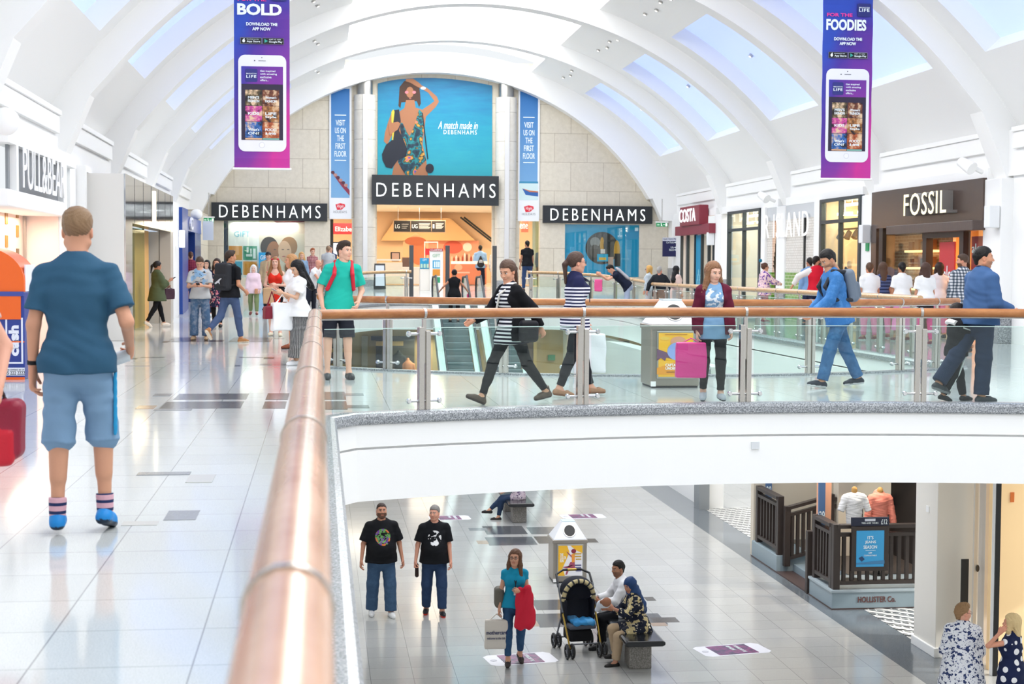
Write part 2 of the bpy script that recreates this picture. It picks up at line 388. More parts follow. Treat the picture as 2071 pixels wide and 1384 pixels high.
def surfnet(V, lo, h):
    I = V < 0; nx, ny, nz = V.shape
    cs = np.zeros((nx-1, ny-1, nz-1), np.int8)
    for i in (0, 1):
        for j in (0, 1):
            for k in (0, 1): cs += I[i:nx-1+i, j:ny-1+j, k:nz-1+k]
    act = np.argwhere((cs > 0) & (cs < 8))
    if len(act) == 0: return np.zeros((0, 3)), np.zeros((0, 4), int)
    idx = np.full(cs.shape, -1, np.int64); idx[tuple(act.T)] = np.arange(len(act))
    acc = np.zeros((len(act), 3)); cnt = np.zeros(len(act))
    co = [(i, j, k) for i in (0, 1) for j in (0, 1) for k in (0, 1)]
    for a in co:
        for b in co:
            if sum(abs(p-q) for p, q in zip(a, b)) == 1 and a < b:
                va = V[act[:, 0]+a[0], act[:, 1]+a[1], act[:, 2]+a[2]]; vb = V[act[:, 0]+b[0], act[:, 1]+b[1], act[:, 2]+b[2]]
                m = (va < 0) != (vb < 0); t = va[m]/(va[m]-vb[m])
                acc[m] += np.array(a)+(np.array(b)-np.array(a))*t[:, None]; cnt[m] += 1
    vs = lo+h*(act+acc/cnt[:, None])
    fs = []
    for ax in range(3):
        u, w = (ax+1) % 3, (ax+2) % 3
        sa = [slice(None)]*3; sb = [slice(None)]*3; sa[ax] = slice(0, -1); sb[ax] = slice(1, None)
        for t in (sa, sb): t[u] = slice(1, -1); t[w] = slice(1, -1)
        A, B = I[tuple(sa)], I[tuple(sb)]
        for sgn, M in ((1, A & ~B), (-1, ~A & B)):
            e = np.argwhere(M)
            if len(e) == 0: continue
            e[:, u] += 1; e[:, w] += 1
            q = []
            for du, dw in ((-1, -1), (0, -1), (0, 0), (-1, 0)):
                c = e.copy(); c[:, u] += du; c[:, w] += dw; q.append(idx[tuple(c.T)])
            if sgn < 0: q = q[::-1]
            fs.append(np.stack(q, 1))
    fs = np.concatenate(fs); return vs, fs[(fs >= 0).all(1)]
def rawmesh(name, vs, fs, cols, m, parent=None, loc=None, rz=0, **kw):
    me = bpy.data.meshes.new(name); me.vertices.add(len(vs)); me.vertices.foreach_set('co', np.asarray(vs, np.float32).ravel())
    me.loops.add(len(fs)*4); me.loops.foreach_set('vertex_index', np.asarray(fs, np.int32).ravel())
    me.polygons.add(len(fs)); me.polygons.foreach_set('loop_start', np.arange(0, len(fs)*4, 4, dtype=np.int32))
    me.update(calc_edges=True); me.polygons.foreach_set('use_smooth', [True]*len(fs))
    ca = me.color_attributes.new('Col', 'FLOAT_COLOR', 'POINT')
    c4 = np.ones((len(vs), 4), np.float32); c4[:, :3] = cols; ca.data.foreach_set('color', c4.ravel())
    me.materials.append(m); o = bpy.data.objects.new(name, me); COL.objects.link(o)
    if parent is not None: o.parent = parent; ORI[o.name] = ORI[parent.name]
    else:
        o.location = loc if loc is not None else (0, 0, 0); o.rotation_euler[2] = rz; ORI[o.name] = Vector(o.location)
    return setp(o, **kw)
# ---------------- floors and voids ----------------
YF = 60.5          # plane of the department store front
LOW = -4.25
AX = 5.1
def arc1(X): return 4.67+math.sqrt(max(0, 11.9**2-(X-AX)**2))                 # near void: far edge
def hole(Y):
    if Y < 15.4: return (.12, 9.9)
    if Y < 16.57:
        w = math.sqrt(max(0, 11.9**2-(Y-4.67)**2)); return (max(.12, AX-w), min(9.9, AX+w))
    if Y < 21.1: return None
    if Y < 46:
        w = math.sqrt(max(0, 49-(28.1-Y)**2)) if Y < 28.1 else 99
        return (max(.12, AX-w), min(9.7, AX+w))
    if Y < 51.5:
        q = (Y-46)/5.5; s = 1-math.sqrt(max(0, 1-q*q)); return (.12+3.0*s, 9.7-2.9*s)
    return None
ys = sorted(set([-4, 0, 5, 10, 14, 15.39]+[15.4+i*.06 for i in range(21)]+[16.62, 18, 20, 21.09]+[21.1+i*.12 for i in range(20)]+[23.5+i for i in range(0, 23)]+[46+i*.275 for i in range(20)]+[51.48, 51.52, 53, 56, 60, 64, 72, 80]))
XL, XR = -4.9, 14.0
def slab(dz, flip=False):
    mb = MB()
    for a, b in zip(ys[:-1], ys[1:]):
        e = 1e-4; h0, h1 = hole(a+e), hole(b-e)
        if h0 is None and h1 is not None: h0 = ((h1[0]+h1[1])/2,)*2
        if h1 is None and h0 is not None: h1 = ((h0[0]+h0[1])/2,)*2
        za, zb = ramp(a)+dz, ramp(b)+dz
        segs = [(XL, XR, XL, XR)] if h0 is None else [(XL, h0[0], XL, h1[0]), (h0[1], XR, h1[1], XR)]
        for x0, x1, x2, x3 in segs:
            q = [(x0, a, za), (x1, a, za), (x3, b, zb), (x2, b, zb)]
            mb.add(q, [(3, 2, 1, 0) if flip else (0, 1, 2, 3)])
    return mb
M_TILE = m_tile('upper_tile', 'dde0df', 'e3e6e5', 'a6a8a8', -.725+.6*20, 6.72-.6*60, rough=.09, groutw=.0035)
M_LOWT = m_tile('lower_tile', 'c2c2bf', 'cbcbc8', '8f9090', -.1, .1, rough=.13)
slab(0).build('floor', M_TILE, kind='structure')
slab(-.85, True).build('ceiling_lower', WHITE, kind='structure')
MB().box((-6, -4, LOW-.3), (16, 80, LOW)).build('floor_lower', M_LOWT, kind='structure')
def zz(p, dz=0): return Vector((p[0], p[1], ramp(p[1])+dz))
edge1 = [(.12, y) for y in (-4, 0, 4, 8, 12, 14, 15.2)]+[(.12+9.78*i/40, arc1(.12+9.78*i/40)) for i in range(1, 40)]+[(9.9, y) for y in (15.2, 12, 8, 4, 0, -4)]
a0 = math.asin((AX-.12)/7.0); a1 = math.asin((9.7-AX)/7.0)
near2 = [(AX+7*math.sin(-a0+(a1+a0)*i/40), 28.1-7*math.cos(-a0+(a1+a0)*i/40)) for i in range(41)]
far2r = [(9.7-2.9*(1-math.cos(t)), 46+5.5*math.sin(t)) for t in [math.pi/2*i/12 for i in range(13)]]
far2l = [(.12+3.0*(1-math.cos(t)), 46+5.5*math.sin(t)) for t in [math.pi/2*i/12 for i in range(13)]]
loop2 = near2+[(9.7, y) for y in range(26, 46, 2)]+far2r+far2l[::-1]+[(.12, y) for y in range(44, 24, -2)]+[near2[0]]
kerbprof = [(-.16, -.09), (-.16, .028), (-.02, .03), (.02, .02), (.04, -.01), (.04, -.07), (.02, -.09)]
def fasc(path, sgn, tag_):
    prof = lambda pr: [(a*sgn, b) for a, b in pr]
    pts = [zz(p) for p in path]
    MB().sweep(pts, prof(kerbprof)).build('trim_kerb', GRANITE, kind='structure')
    MB().sweep(pts, prof([(-.02, -.09), (0, -.09), (0, -.32), (-.02, -.325), (-.02, -.345), (.015, -.35), (.015, -.86), (-.02, -.86)])).build('trim_fascia', WHITE, kind='structure')
fasc(edge1, 1, 1); fasc(loop2, -1, 2)
# dark stone inlays set in the tiles
INL = [mat('585b60', .12, key='i'), mat('47403c', .12, key='i'), mat('8a8d90', .14, key='i'), mat('a8927e', .14, key='i'), mat('c9c8c2', .14, key='i')]
def inlay(z, X0, Y0, X1, Y1, k):
    MB().box((X0, Y0, z-.02), (X1, Y1, z+.0012+.0004*k)).build('trim_inlay', INL[k], kind='structure')
def inl_px(z, x0, y0, x1, y1, k):
    a = P(x0, y1, z=z); b = P(x1, y0, z=z); c = P(x0, y0, z=z)
    inlay(z, a.x, a.y, b.x, b.y, k)
def patch(z, cx, cy, mirror=1):
    for x0, y0, x1, y1, k in [(-1.8, .25, .0, .95, 0), (.0, .25, .6, 1.1, 2), (-1.8, -.95, .0, -.2, 0), (-1.2, -1.1, -.6, -.95, 1), (-2.4, .7, -1.8, .95, 2), (-2.4, -.95, -1.8, -.7, 3), (.8, .25, 1.9, .95, 1), (.8, -.95, 1.9, -.2, 0), (1.9, -.6, 2.5, -.35, 1)]:
        inlay(z, cx+x0*mirror if mirror > 0 else cx-x1, cy+y0, cx+x1*mirror if mirror > 0 else cx-x0, cy+y1, k)
inl_px(0, 350, 796.5, 504, 809, 0); inl_px(0, 322, 812.5, 494, 827, 0); inl_px(0, 308, 797, 349, 802, 2); inl_px(0, 273, 821, 318, 828, 3); inl_px(0, 310, 827, 390, 831, 2)
inl_px(0, 537, 796, 585, 809, 1); inl_px(0, 530, 812.5, 580, 827, 1); inl_px(0, 640, 793, 697, 809, 1); inl_px(0, 645, 812, 700, 829, 1); inl_px(0, 698, 796, 734, 801, 2); inl_px(0, 702, 820, 745, 826, 0)
inl_px(0, 276, 955, 387, 962, 2); inl_px(0, 375, 961, 436, 977, 4); inl_px(0, 330, 1033, 405, 1053, 2); inl_px(0, 244, 1055, 322, 1064, 4)
inl_px(0, 255, 724.5, 280, 727, 0); inl_px(0, 284, 723, 333, 724, 0); inl_px(0, 253, 740, 304, 741, 2); inl_px(0, 484, 722.6, 532, 723.5, 1); inl_px(0, 533, 723, 555, 726, 1); inl_px(0, 474, 739, 487, 741, 0); inl_px(0, 525, 736, 550, 739, 2)
inl_px(0, 342, 683, 425, 688, 0); inl_px(0, 327, 690, 345, 693, 1); inl_px(0, 345, 688, 455, 692, 0); inl_px(0, 462, 683, 552, 692, 0); inl_px(0, 552, 684, 575, 686, 2)
inl_px(LOW, 985, 1064, 1055, 1082, 0); inl_px(LOW, 990, 1086, 1075, 1104, 0); inl_px(LOW, 950, 1068, 983, 1074, 2); inl_px(LOW, 967, 1094, 985, 1101, 3); inl_px(LOW, 1075, 1066, 1128, 1081, 0); inl_px(LOW, 1090, 1085, 1120, 1100, 1); inl_px(LOW, 1188, 1090, 1203, 1098, 1)
inl_px(LOW, 1086, 1211, 1238, 1235, 0); inl_px(LOW, 1092, 1241, 1145, 1270, 0); inl_px(LOW, 1150, 1241, 1330, 1268, 0); inl_px(LOW, 1060, 1255, 1084, 1268, 3); inl_px(LOW, 1309, 1208, 1320, 1216, 1); inl_px(LOW, 1325, 1249, 1365, 1260, 1); inl_px(LOW, 1320, 1260, 1345, 1267, 3)
# darker borders on the lower floor along both sides
M_BAND = m_speck('border_tile', ('4f565c', '6d747a', '8a9095'), 120, .12)
MB().box((8.35, -4, LOW-.02), (9.12, 80, LOW+.001)).build('floor_border', M_BAND, kind='structure')
MB().box((.1, -4, LOW-.02), (.42, 80, LOW+.001)).build('floor_border', M_BAND, kind='structure')
# ---------------- vault ----------------
RC, RR, RP, ZC = 4.5, 10.95, 11.45, -1.87
def onv(r, a): return (RC+r*math.sin(a), ZC+r*math.cos(a))
ribs = [60.2-7.4*i for i in range(0, 9)]
def rib_profile():
    inner = [onv(RR, R(-52.8+105.6*i/48)) for i in range(49)]
    inner = [(RC-9.38, 3.3), (RC-8.8, 4.7)]+inner[1:-1]+[(RC+8.8, 4.7), (RC+9.38, 3.3)]
    outer = [(RC-9.75, 3.3), (RC-9.75, 4.3)]+[onv(RP+.12, R(-57+114*i/48)) for i in range(1, 48)]+[(RC+9.75, 4.3), (RC+9.75, 3.3)]
    return inner, outer
inn, out = rib_profile()
for i, yr in enumerate(ribs):
    w = .3; y0, y1 = yr-w, yr+w; k = len(inn); mb = MB()
    if i == 0:
        I2 = [(4.4-8.9, 3.35), (4.4-8.5, 4.2)]+[(4.4+9.78*math.sin(R(a)), -.86+9.78*math.cos(R(a))) for a in [-59+118*j/(k-5) for j in range(k-4)]]+[(4.4+8.5, 4.2), (4.4+8.9, 3.35)]
    else: I2 = inn
    vs = [(x, y0, z) for x, z in I2]+[(x, y0, z) for x, z in out]+[(x, y1, z) for x, z in I2]+[(x, y1, z) for x, z in out]
    fs = []
    for j in range(k-1):
        fs += [(j, k+j, k+j+1, j+1), (2*k+j+1, 3*k+j+1, 3*k+j, 2*k+j), (j, j+1, 2*k+j+1, 2*k+j), (k+j+1, k+j, 3*k+j, 3*k+j+1)]
    fs += [(0, 2*k, 3*k, k), (k-1, 2*k-1, 4*k-1, 3*k-1)]
    mb.add(vs, fs).build('trim_rib', WHITE, kind='structure')
COFF = mat('c3d2fb', .7, em='a9bdf9', es=.55, key='coffer')   # blue-lit glazing
GLOW = mat('ffffff', .7, em='ffffff', es=1.25, key='sky')
a_c0, a_c1, a_w, a_s = R(29), R(48), R(57.4), R(18.2)
def vpatch(mb, a0, a1, y0, y1, r=RP, n=10, flip=False):
    vs = []; fs = []
    for i in range(n+1):
        x, z = onv(r, a0+(a1-a0)*i/n); vs += [(x, y0, z), (x, y1, z)]
    for i in range(n): fs.append((2*i, 2*i+1, 2*i+3, 2*i+2))
    mb.add(vs, fs)
for i in range(len(ribs)-1):
    y1, y0 = ribs[i]-.3, ribs[i+1]+.3
    for s in (-1, 1):
        mb = MB(); c0, c1 = y0+.85, y1-.75
        vpatch(mb, s*a_s, s*a_c0, y0, y1); vpatch(mb, s*a_c1, s*a_w, y0, y1)
        vpatch(mb, s*a_c0, s*a_c1, y0, c0); vpatch(mb, s*a_c0, s*a_c1, c1, y1)
        for yy in (c0, c1):                       # recess walls
            n = 10; vs = []
            for j in range(n+1):
                a = s*(a_c0+(a_c1-a_c0)*j/n)
                for r in (RP, RP+.45): x, z = onv(r, a); vs.append((x, yy, z))
            mb.add(vs, [(2*j, 2*j+1, 2*j+3, 2*j+2) for j in range(n)])
        for a in (a_c0, a_c1, a_s):
            x0, z0 = onv(RP, s*a); x1, z1 = onv(RP+.45, s*a); mb.add([(x0, c0 if a != a_s else y0, z0), (x1, c0 if a != a_s else y0, z1), (x1, c1 if a != a_s else y1, z1), (x0, c1 if a != a_s else y1, z0)], [(0, 1, 2, 3)])
        mb.build('ceiling_vault', WHITE, kind='structure', smooth=True)
        g = MB(); vpatch(g, s*(a_c0-.01), s*(a_c1+.01), c0-.05, c1+.05, RP+.42); g.build('window_coffer', COFF, kind='structure', smooth=True)
    g = MB(); vpatch(g, -a_s-.01, a_s+.01, y0-.3, y1+.3, RP+.45, 16); g.build('window_skylight', GLOW, kind='structure', smooth=True)
# side walls above the shops: cornice, frieze; fascia line over the shopfronts
WL, WR = RC-9.6, RC+9.6
for s, xw, nm in ((-1, WL, 'wall_left'), (1, WR, 'wall_right')):
    for i in range(len(ribs)-1):
        y1, y0 = ribs[i]-.3, ribs[i+1]+.3
        xs = sorted((xw, xw-s*.22)); MB().box((xs[0], y0, 3.4), (xs[1], y1, 4.33)).build(nm, WHITE, kind='structure')
        xs = sorted((xw-s*.2, xw-s*.34)); c = MB().box((xs[0], y0+.05, 4.26), (xs[1], y1-.35, 4.36)); c.box((sorted((xw-s*.2, xw-s*.3))[0], y0+.05, 3.93), (sorted((xw-s*.2, xw-s*.3))[1], y1-.35, 4.26)); c.build('trim_cornice', WHITE, kind='structure', bevel=.01)
        xs = sorted((xw+s*.02, xw+s*.12)); MB().box((xs[0], y0-.3, 4.3), (xs[1], y1+.3, 4.9)).build(nm, WHITE, kind='structure')
    for i, yr in enumerate(ribs):
        xi = xw-s*.42
        xs = sorted((xw+s*.1, xi)); zf = ramp(yr)
        mb = MB().box((xs[0], yr-.42, zf), (xs[1], yr+.42, 3.36))
        mb.build('wall_pier', WHITE, kind='structure', bevel=.02)
        MB().box((xs[0]-.02, yr-.45, zf), (xs[1]+.02, yr+.45, zf+.75)).build('trim_pier_base', GRANITE, kind='structure', bevel=.01)
MB().box((-5.05, 28.8, 0), (-4.8, 60.3, 3.5)).build('wall_left_back', WHITE, kind='structure')
for y0, y1 in ((-4, 23.4), ): MB().box((-5.05, y0, 0), (-4.8, y1, 3.5)).build('wall_left_back', WHITE, kind='structure')
MB().box((13.95, -4, 0), (14.1, 30.2, 3.5)).build('wall_right_back', WHITE, kind='structure')
# end walls far behind and the outer sides
MB().box((XL-.3, -4, -.85), (XL, 60.3, 0)).build('wall_left_slab', WHITE, kind='structure')
# ---------------- spotlights of the vault ----------------
first = None
def downlight(x, y, z, a):
    global first
    if first is None:
        r = empty('ceiling_spotlight', (x, y, z), 'small round spotlight sunk in the white vault panel', 'ceiling light', 'small spotlights in the vault')
        MB().cyl((x, y, z-.05), (x, y, z+.05), .06, .06, 14).build('housing', STEEL, r, smooth=True)
        MB().sphere((x, y, z-.05), (.04, .04, .02), 10).build('bulb', mat('ffffff', .2, em='fff8ea', es=1.2, key='bulb'), r, smooth=True)
        first = r; r.rotation_euler[1] = a
    else: o = copytree(first, (x, y, z)); o.rotation_euler[1] = a
for i in range(0, 4):
    yc = (ribs[i]+ribs[i+1])/2
    for s in (-1, 1):
        for j, dy in enumerate((-2.2, -1.2, -.4, .6, 1.6)):
            a = s*R(23.5+.6*(j % 2)); x, z = onv(RP, a); downlight(x, yc+dy, z, a)
        for dy in (-.5, .7):
            a = s*R(38.5); x, z = onv(RP+.4, a); downlight(x, yc+dy, z, a)
# ---------------- balustrades ----------------
METAL = mat('c4bfb8', .25, 1.0, key='rail')
def along(path, step=None):
    d = [0]
    for a, b in zip(path[:-1], path[1:]): d.append(d[-1]+(Vector(b)-Vector(a)).length)
    def at_(s):
        s = max(0, min(d[-1]-1e-6, s))
        for i in range(len(d)-1):
            if d[i] <= s <= d[i+1]:
                t = (s-d[i])/max(d[i+1]-d[i], 1e-9); return Vector(path[i]).lerp(Vector(path[i+1]), t), (Vector(path[i+1])-Vector(path[i])).normalized()
    return at_, d[-1]
def balustrade(path, posts, label, zr=1.02, double=True, rr=.05, wood=None, endcaps=False, group=None, glass=True, sub=None):
    """path: list of (x, y, z) along the edge; posts: distances along it"""
    path = [Vector(p) for p in path]; at_, L = along(path)
    root = empty('balustrade', tuple(path[0]), label, 'railing', group)
    up = Vector((0, 0, 1))
    fine = [at_(L*i/max(2, int(L/.25)))[0]+up*zr for i in range(max(2, int(L/.25))+1)]
    MB().tube(fine, rr, 14).build('handrail', wood or WOOD, root, smooth=True)
    MB().tube([p-up*(rr*.95) for p in fine], .022, 8, ry=.014).build('rail_channel', METAL, root, smooth=True)
    rings = MB()
    for s in posts:
        p, t = at_(s); n = Vector((t.y, -t.x, 0)).normalized()
        mb = MB()
        for sg in (-1, 1):
            fr = Fr(p+n*.0, t, up)
            mb.fbox(fr, sg*.036-.027, 0, sg*.036+.027, .88 if sg < 0 else .84, -.035, .035)
        mb.fbox(Fr(p, t, up), -.02, .5, .02, zr-rr*.8, -.016, .016)
        mb.cyl(p, p+up*.015, .08, .08, 18)
        po = mb.build('post', METAL, root, bevel=.006)
        for z in (.12, .81) if double else (.5,):
            f = MB(); c = p+up*z
            f.cyl(c-t*.17, c+t*.17, .014, k=10)
            for sg in (-1, 1): f.sphere(c+t*.17*sg, .03, 10); f.cyl(c+t*.17*sg-n*.03, c+t*.17*sg+n*.03, .02, k=10)
            f.build('glass_clamp', CHROME, po, smooth=True)
        c = p+up*zr; MB().cyl(c-t*.014, c+t*.014, rr+.004, k=18).build('rail_joint', METAL, root, smooth=True)
    if glass:
        ps = sorted(set([0]+list(posts)+[L]))
        for a, b in zip(ps[:-1], ps[1:]):
            if b-a < .3: continue
            a2, b2 = a+.1, b-.1; n_ = max(1, int((b2-a2)/.5)); pts = [at_(a2+(b2-a2)*i/n_)[0] for i in range(n_+1)]
            MB().sweep(pts, [(-.006, .04), (.006, .04), (.006, .87), (-.006, .87)]).build('glass_panel', GLASS, root)
            e = MB()
            e.sweep(pts, [(-.0065, .868), (.0065, .868), (.0065, .873), (-.0065, .873)]).build('glass_edge', mat('cfe9e0', .2, key='edge'), root)
    return root
BLURW = m_wood('rail_wood_pale', 'a87d62', 'c6a086', (1.5, 1, 2), .2)
railL = [(-.045, y, 0) for y in [-2+i*.25 for i in range(70)]]+[(-.045, 15.42, 0)]
balustrade(railL, [2+2.17*k for k in range(0, 8)], 'long wooden handrail on glass panels running from the foreground along the left walkway', rr=.062, wood=BLURW)
def insetarc(d): return [(x, arc1(x)+d, 0) for x in [-.045+9.9*i/60 for i in range(61)]]
front = insetarc(.1)
atf, Lf = along(front)
def s_at_x(path, x, sgn=1):
    a_, L = along(path); best = min(range(0, 801), key=lambda i: abs(a_(L*i/800)[0].x-x)); return L*best/800
fx = [P(px, 632, Y=16.6).x for px in (850, 1173, 1511, 1862)]
posts = [s_at_x(front, x) for x in fx]+[s_at_x(front, fx[-1]+1.75)]
balustrade(front, posts, 'curved balustrade on the near side of the footbridge, brown handrail over clear glass')
mid = [(AX+6.9*math.sin(-a0+(a1+a0)*i/60), 28.1-6.9*math.cos(-a0+(a1+a0)*i/60)-.2, 0) for i in range(61)]
mid = [p for p in mid]
mx = [P(px, 610, Y=22).x for px in (632, 787, 1010, 1143, 1377, 1607, 1815, 1912)]
balustrade(mid, [s_at_x(mid, x) for x in mx[1:]]+[.1], 'curved balustrade on the far side of the footbridge, behind the walking people')
rr_ = [(9.8, y, 0) for y in [24.6+i*.5 for i in range(43)]]
balustrade(rr_, [0.3+1.55*k for k in range(14)], 'pale handrail balustrade along the right walkway beside the escalator void', wood=m_wood('rail_wood_light', 'c39a6c', 'd9b68a', (9, 9, 9), .25))
farr = [zz(p) for p in [(9.8-2.9*(1-math.cos(t)), 46+5.6*math.sin(t)) for t in [math.pi/2*i/16 for i in range(17)]]]
_, Lr = along(farr)
balustrade(farr, [.2, 1.6, 3.0, 4.4, 5.8, Lr-.1], 'far balustrade curving right of the escalator heads', wood=m_wood('rail_wood_light', 'c39a6c', 'd9b68a', (9, 9, 9), .25))
farl = [zz(p) for p in [(.0+3.0*(1-math.cos(t)), 46+5.6*math.sin(t)) for t in [math.pi/2*i/16 for i in range(17)]]]
balustrade(farl, [.2, 2.2, 4.2, Lr-.1], 'far balustrade curving left of the escalator heads', wood=m_wood('rail_wood_light', 'c39a6c', 'd9b68a', (9, 9, 9), .25))
ll_ = [(.0, y, 0) for y in [24.2+i*.5 for i in range(44)]]
balustrade(ll_, [0.3+2.1*k for k in range(11)], 'balustrade along the left walkway beyond the boy in the turquoise tee')
# ---------------- escalators ----------------
ESIDE = mat('cfd9d8', .25, .6, key='esc'); EGLASS = m_glass('escalator_glass', 'e2f1ee', .08); RUB = mat('2c3136', .5, key='rub')
TREAD = mat('76868a', .45, .5, key='tread')
def escalator(cx, label):
    yt, zt, n = 51.3, ramp(51.3), 20; run = (zt-LOW)/math.tan(R(30)); g = Vector((0, -math.cos(R(30)), -math.sin(R(30))))
    root = empty('escalator', (cx, yt, zt), label, 'escalator', 'escalators up to the department store')
    top = Vector((cx, yt-1.0, zt)); slen = run/math.cos(R(30)); bot = top+g*slen
    for k in range(24):
        p = top+g*(slen*k/24); MB().box((cx-.4, p.y-.40, p.z-.19), (cx+.4, p.y, p.z)).build('step', TREAD, root, bevel=.01)
    MB().box((cx-.42, yt-1.0, zt-.05), (cx+.42, yt+.4, zt+.008)).build('landing_plate', STEEL, root)
    for sg in (-1, 1):
        x = cx+sg*.5
        pts = [(x, yt+.35, zt), (x, yt-1, zt)]+[(x, bot.y, bot.z), (x, bot.y-1, LOW)]
        skirt = MB()
        a = [Vector((x-sg*.07, p[1], p[2])) for p in pts]
        skirt.add([(q.x+dx, q.y, q.z+dz) for q in a for dx, dz in ((0, -.35), (sg*.2, -.35), (sg*.2, .12), (0, .12))],
                  [(i*4+j, (i+1)*4+j, (i+1)*4+(j+1) % 4, i*4+(j+1) % 4) for i in range(3) for j in range(4)]+[(0, 1, 2, 3), (15, 14, 13, 12)]).build('side_panel', ESIDE, root)
        b = [Vector(p) for p in pts]
        MB().add([(q.x+dx, q.y, q.z+dz) for q in b for dx, dz in ((-.006, .1), (.006, .1), (.006, .86), (-.006, .86))],
                 [(i*4+j, (i+1)*4+j, (i+1)*4+(j+1) % 4, i*4+(j+1) % 4) for i in range(3) for j in range(4)]).build('glass_side', EGLASS, root)
        h = [(x, yt+.35, zt+.12), (x, yt+.5, zt+.3), (x, yt+.55, zt+.5), (x, yt+.5, zt+.72), (x, yt+.35, zt+.86), (x, yt-.9, zt+.88)]
        h += [(x, top.y+g.y*slen*t/8, top.z+g.z*slen*t/8+.92) for t in range(0, 9)]+[(x, bot.y-1, LOW+.9), (x, bot.y-1.25, LOW+.75), (x, bot.y-1.25, LOW+.3)]
        MB().tube(h, .035, 10, up=(1, 0, 0)).build('moving_handrail', RUB, root, smooth=True)
    return root
escalator(4.22, 'left escalator with grey steps, carrying the woman in black')
escalator(5.68, 'right escalator with empty grey steps')
for x, y in ((832, 553), (905, 551), (1000, 553)):
    p = P(x, y, Y=52.2); MB().box((p.x-.07, p.y-.06, ramp(p.y)), (p.x+.07, p.y+.06, 1.5+(540-498)/59.5)).build('bollard_post', mat('56585a', .4, .4, key='bol'), label={832: 'tall dark grey post left of the left escalator head', 905: 'tall dark grey post between the two escalator heads', 1000: 'tall dark grey post right of the right escalator head'}[x], cat='post', bevel=.01)
# ---------------- department store front ----------------
def pf(fr, x, y):
    d = ray(x, y); t = (fr.o-CAM).dot(fr.n)/d.dot(fr.n); q = CAM+d*t-fr.o; return q.dot(fr.x), q.dot(fr.u)
def rc(mb, fr, x0, y0, x1, y1, n0=0, n1=.03):
    a = pf(fr, x0, y1); b = pf(fr, x1, y0); return mb.fbox(fr, a[0], a[1], b[0], b[1], n0, n1)
def pp(mb, fr, pts, n0=0, n1=.01): return mb.poly(fr, [pf(fr, *p) for p in pts], n0, n1)
def rcb(fr, x0, y0, x1, y1, n0, n1, name, m, parent=None, **kw): return rc(MB(), fr, x0, y0, x1, y1, n0, n1).build(name, m, parent, **kw)
def ppb(fr, pts, n0, n1, name, m, parent=None, **kw): return pp(MB(), fr, pts, n0, n1).build(name, m, parent, **kw)
def ptext(s, fr, x0, y0, x1, y1, m, parent, **kw):
    a = pf(fr, x0, y1); b = pf(fr, x1, y0); return text(s, fr, a[0], a[1], b[0]-a[0], b[1]-a[1], m, parent, **kw)
def holed(mb, fr, u0, v0, u1, v1, holes, n0, n1):
    us = sorted(set([u0, u1]+[h[i] for h in holes for i in (0, 2)])); vs = sorted(set([v0, v1]+[h[i] for h in holes for i in (1, 3)]))
    us = [u for u in us if u0 <= u <= u1]; vs = [v for v in vs if v0 <= v <= v1]
    for a, b in zip(us[:-1], us[1:]):
        run = None
        for c, d in zip(vs[:-1], vs[1:]):
            mu, mv = (a+b)/2, (c+d)/2
            if any(h[0] < mu < h[2] and h[1] < mv < h[3] for h in holes):
                if run: mb.fbox(fr, a, run[0], b, run[1], n0, n1); run = None
            else: run = (run[0] if run else c, d)
        if run: mb.fbox(fr, a, run[0], b, run[1], n0, n1)
    return mb
FS = Fr((0, YF, 0)); ZG = ramp(YF)
def hol(x0, y0, x1, y1, floor=False):
    a = pf(FS, x0, y1); b = pf(FS, x1, y0); return (a[0], 0. if floor else a[1], b[0], b[1])
STONE = m_stone('stone_blocks', 'dcd3c1', 'e3dbca', 'bcb09c', 1.3, 1.12)
H_D = hol(762, 414, 996, 580, True); H_L = hol(668, 443, 712, 580, True); H_R = hol(1050, 443, 1092, 580, True)
H_WL = hol(452, 447, 616, 562); H_WR = hol(1142, 455, 1293, 560)
holed(MB(), FS, XL, 0, XR, 9.4, [H_D, H_L, H_R, H_WL, H_WR], -.35, 0).build('wall_back', STONE, kind='structure')
WLET = mat('eefaf6', .4, em='ffffff', es=.9, key='letter')
def fascia(x0, y0, x1, y1, tx0, ty0, tx1, ty1, label, FS=FS):
    r = empty('shop_sign', tuple(FS(*pf(FS, (x0+x1)/2, y1), .1)), label, 'sign', 'store name signs')
    rcb(FS, x0, y0, x1, y1, .0, .16, 'panel', SIGNBLK, r, bevel=.01)
    ptext('DEBENHAMS', FS, tx0, ty0, tx1, ty1, WLET, r, n=.17, depth=.03, spacing=1.4, bold=-.012)
fascia(428, 412, 662, 446, 444, 417, 648, 440, 'long black sign with white capitals on the stone wall left of the entrance')
fascia(752, 357, 1008, 414, 761, 373, 1001, 398, 'largest black sign with white capitals, above the store entrance', Fr((0, YF-.5, 0)))
fascia(1097, 418, 1318, 451, 1112, 424, 1303, 446, 'long black sign with white capitals above the turquoise shop window')
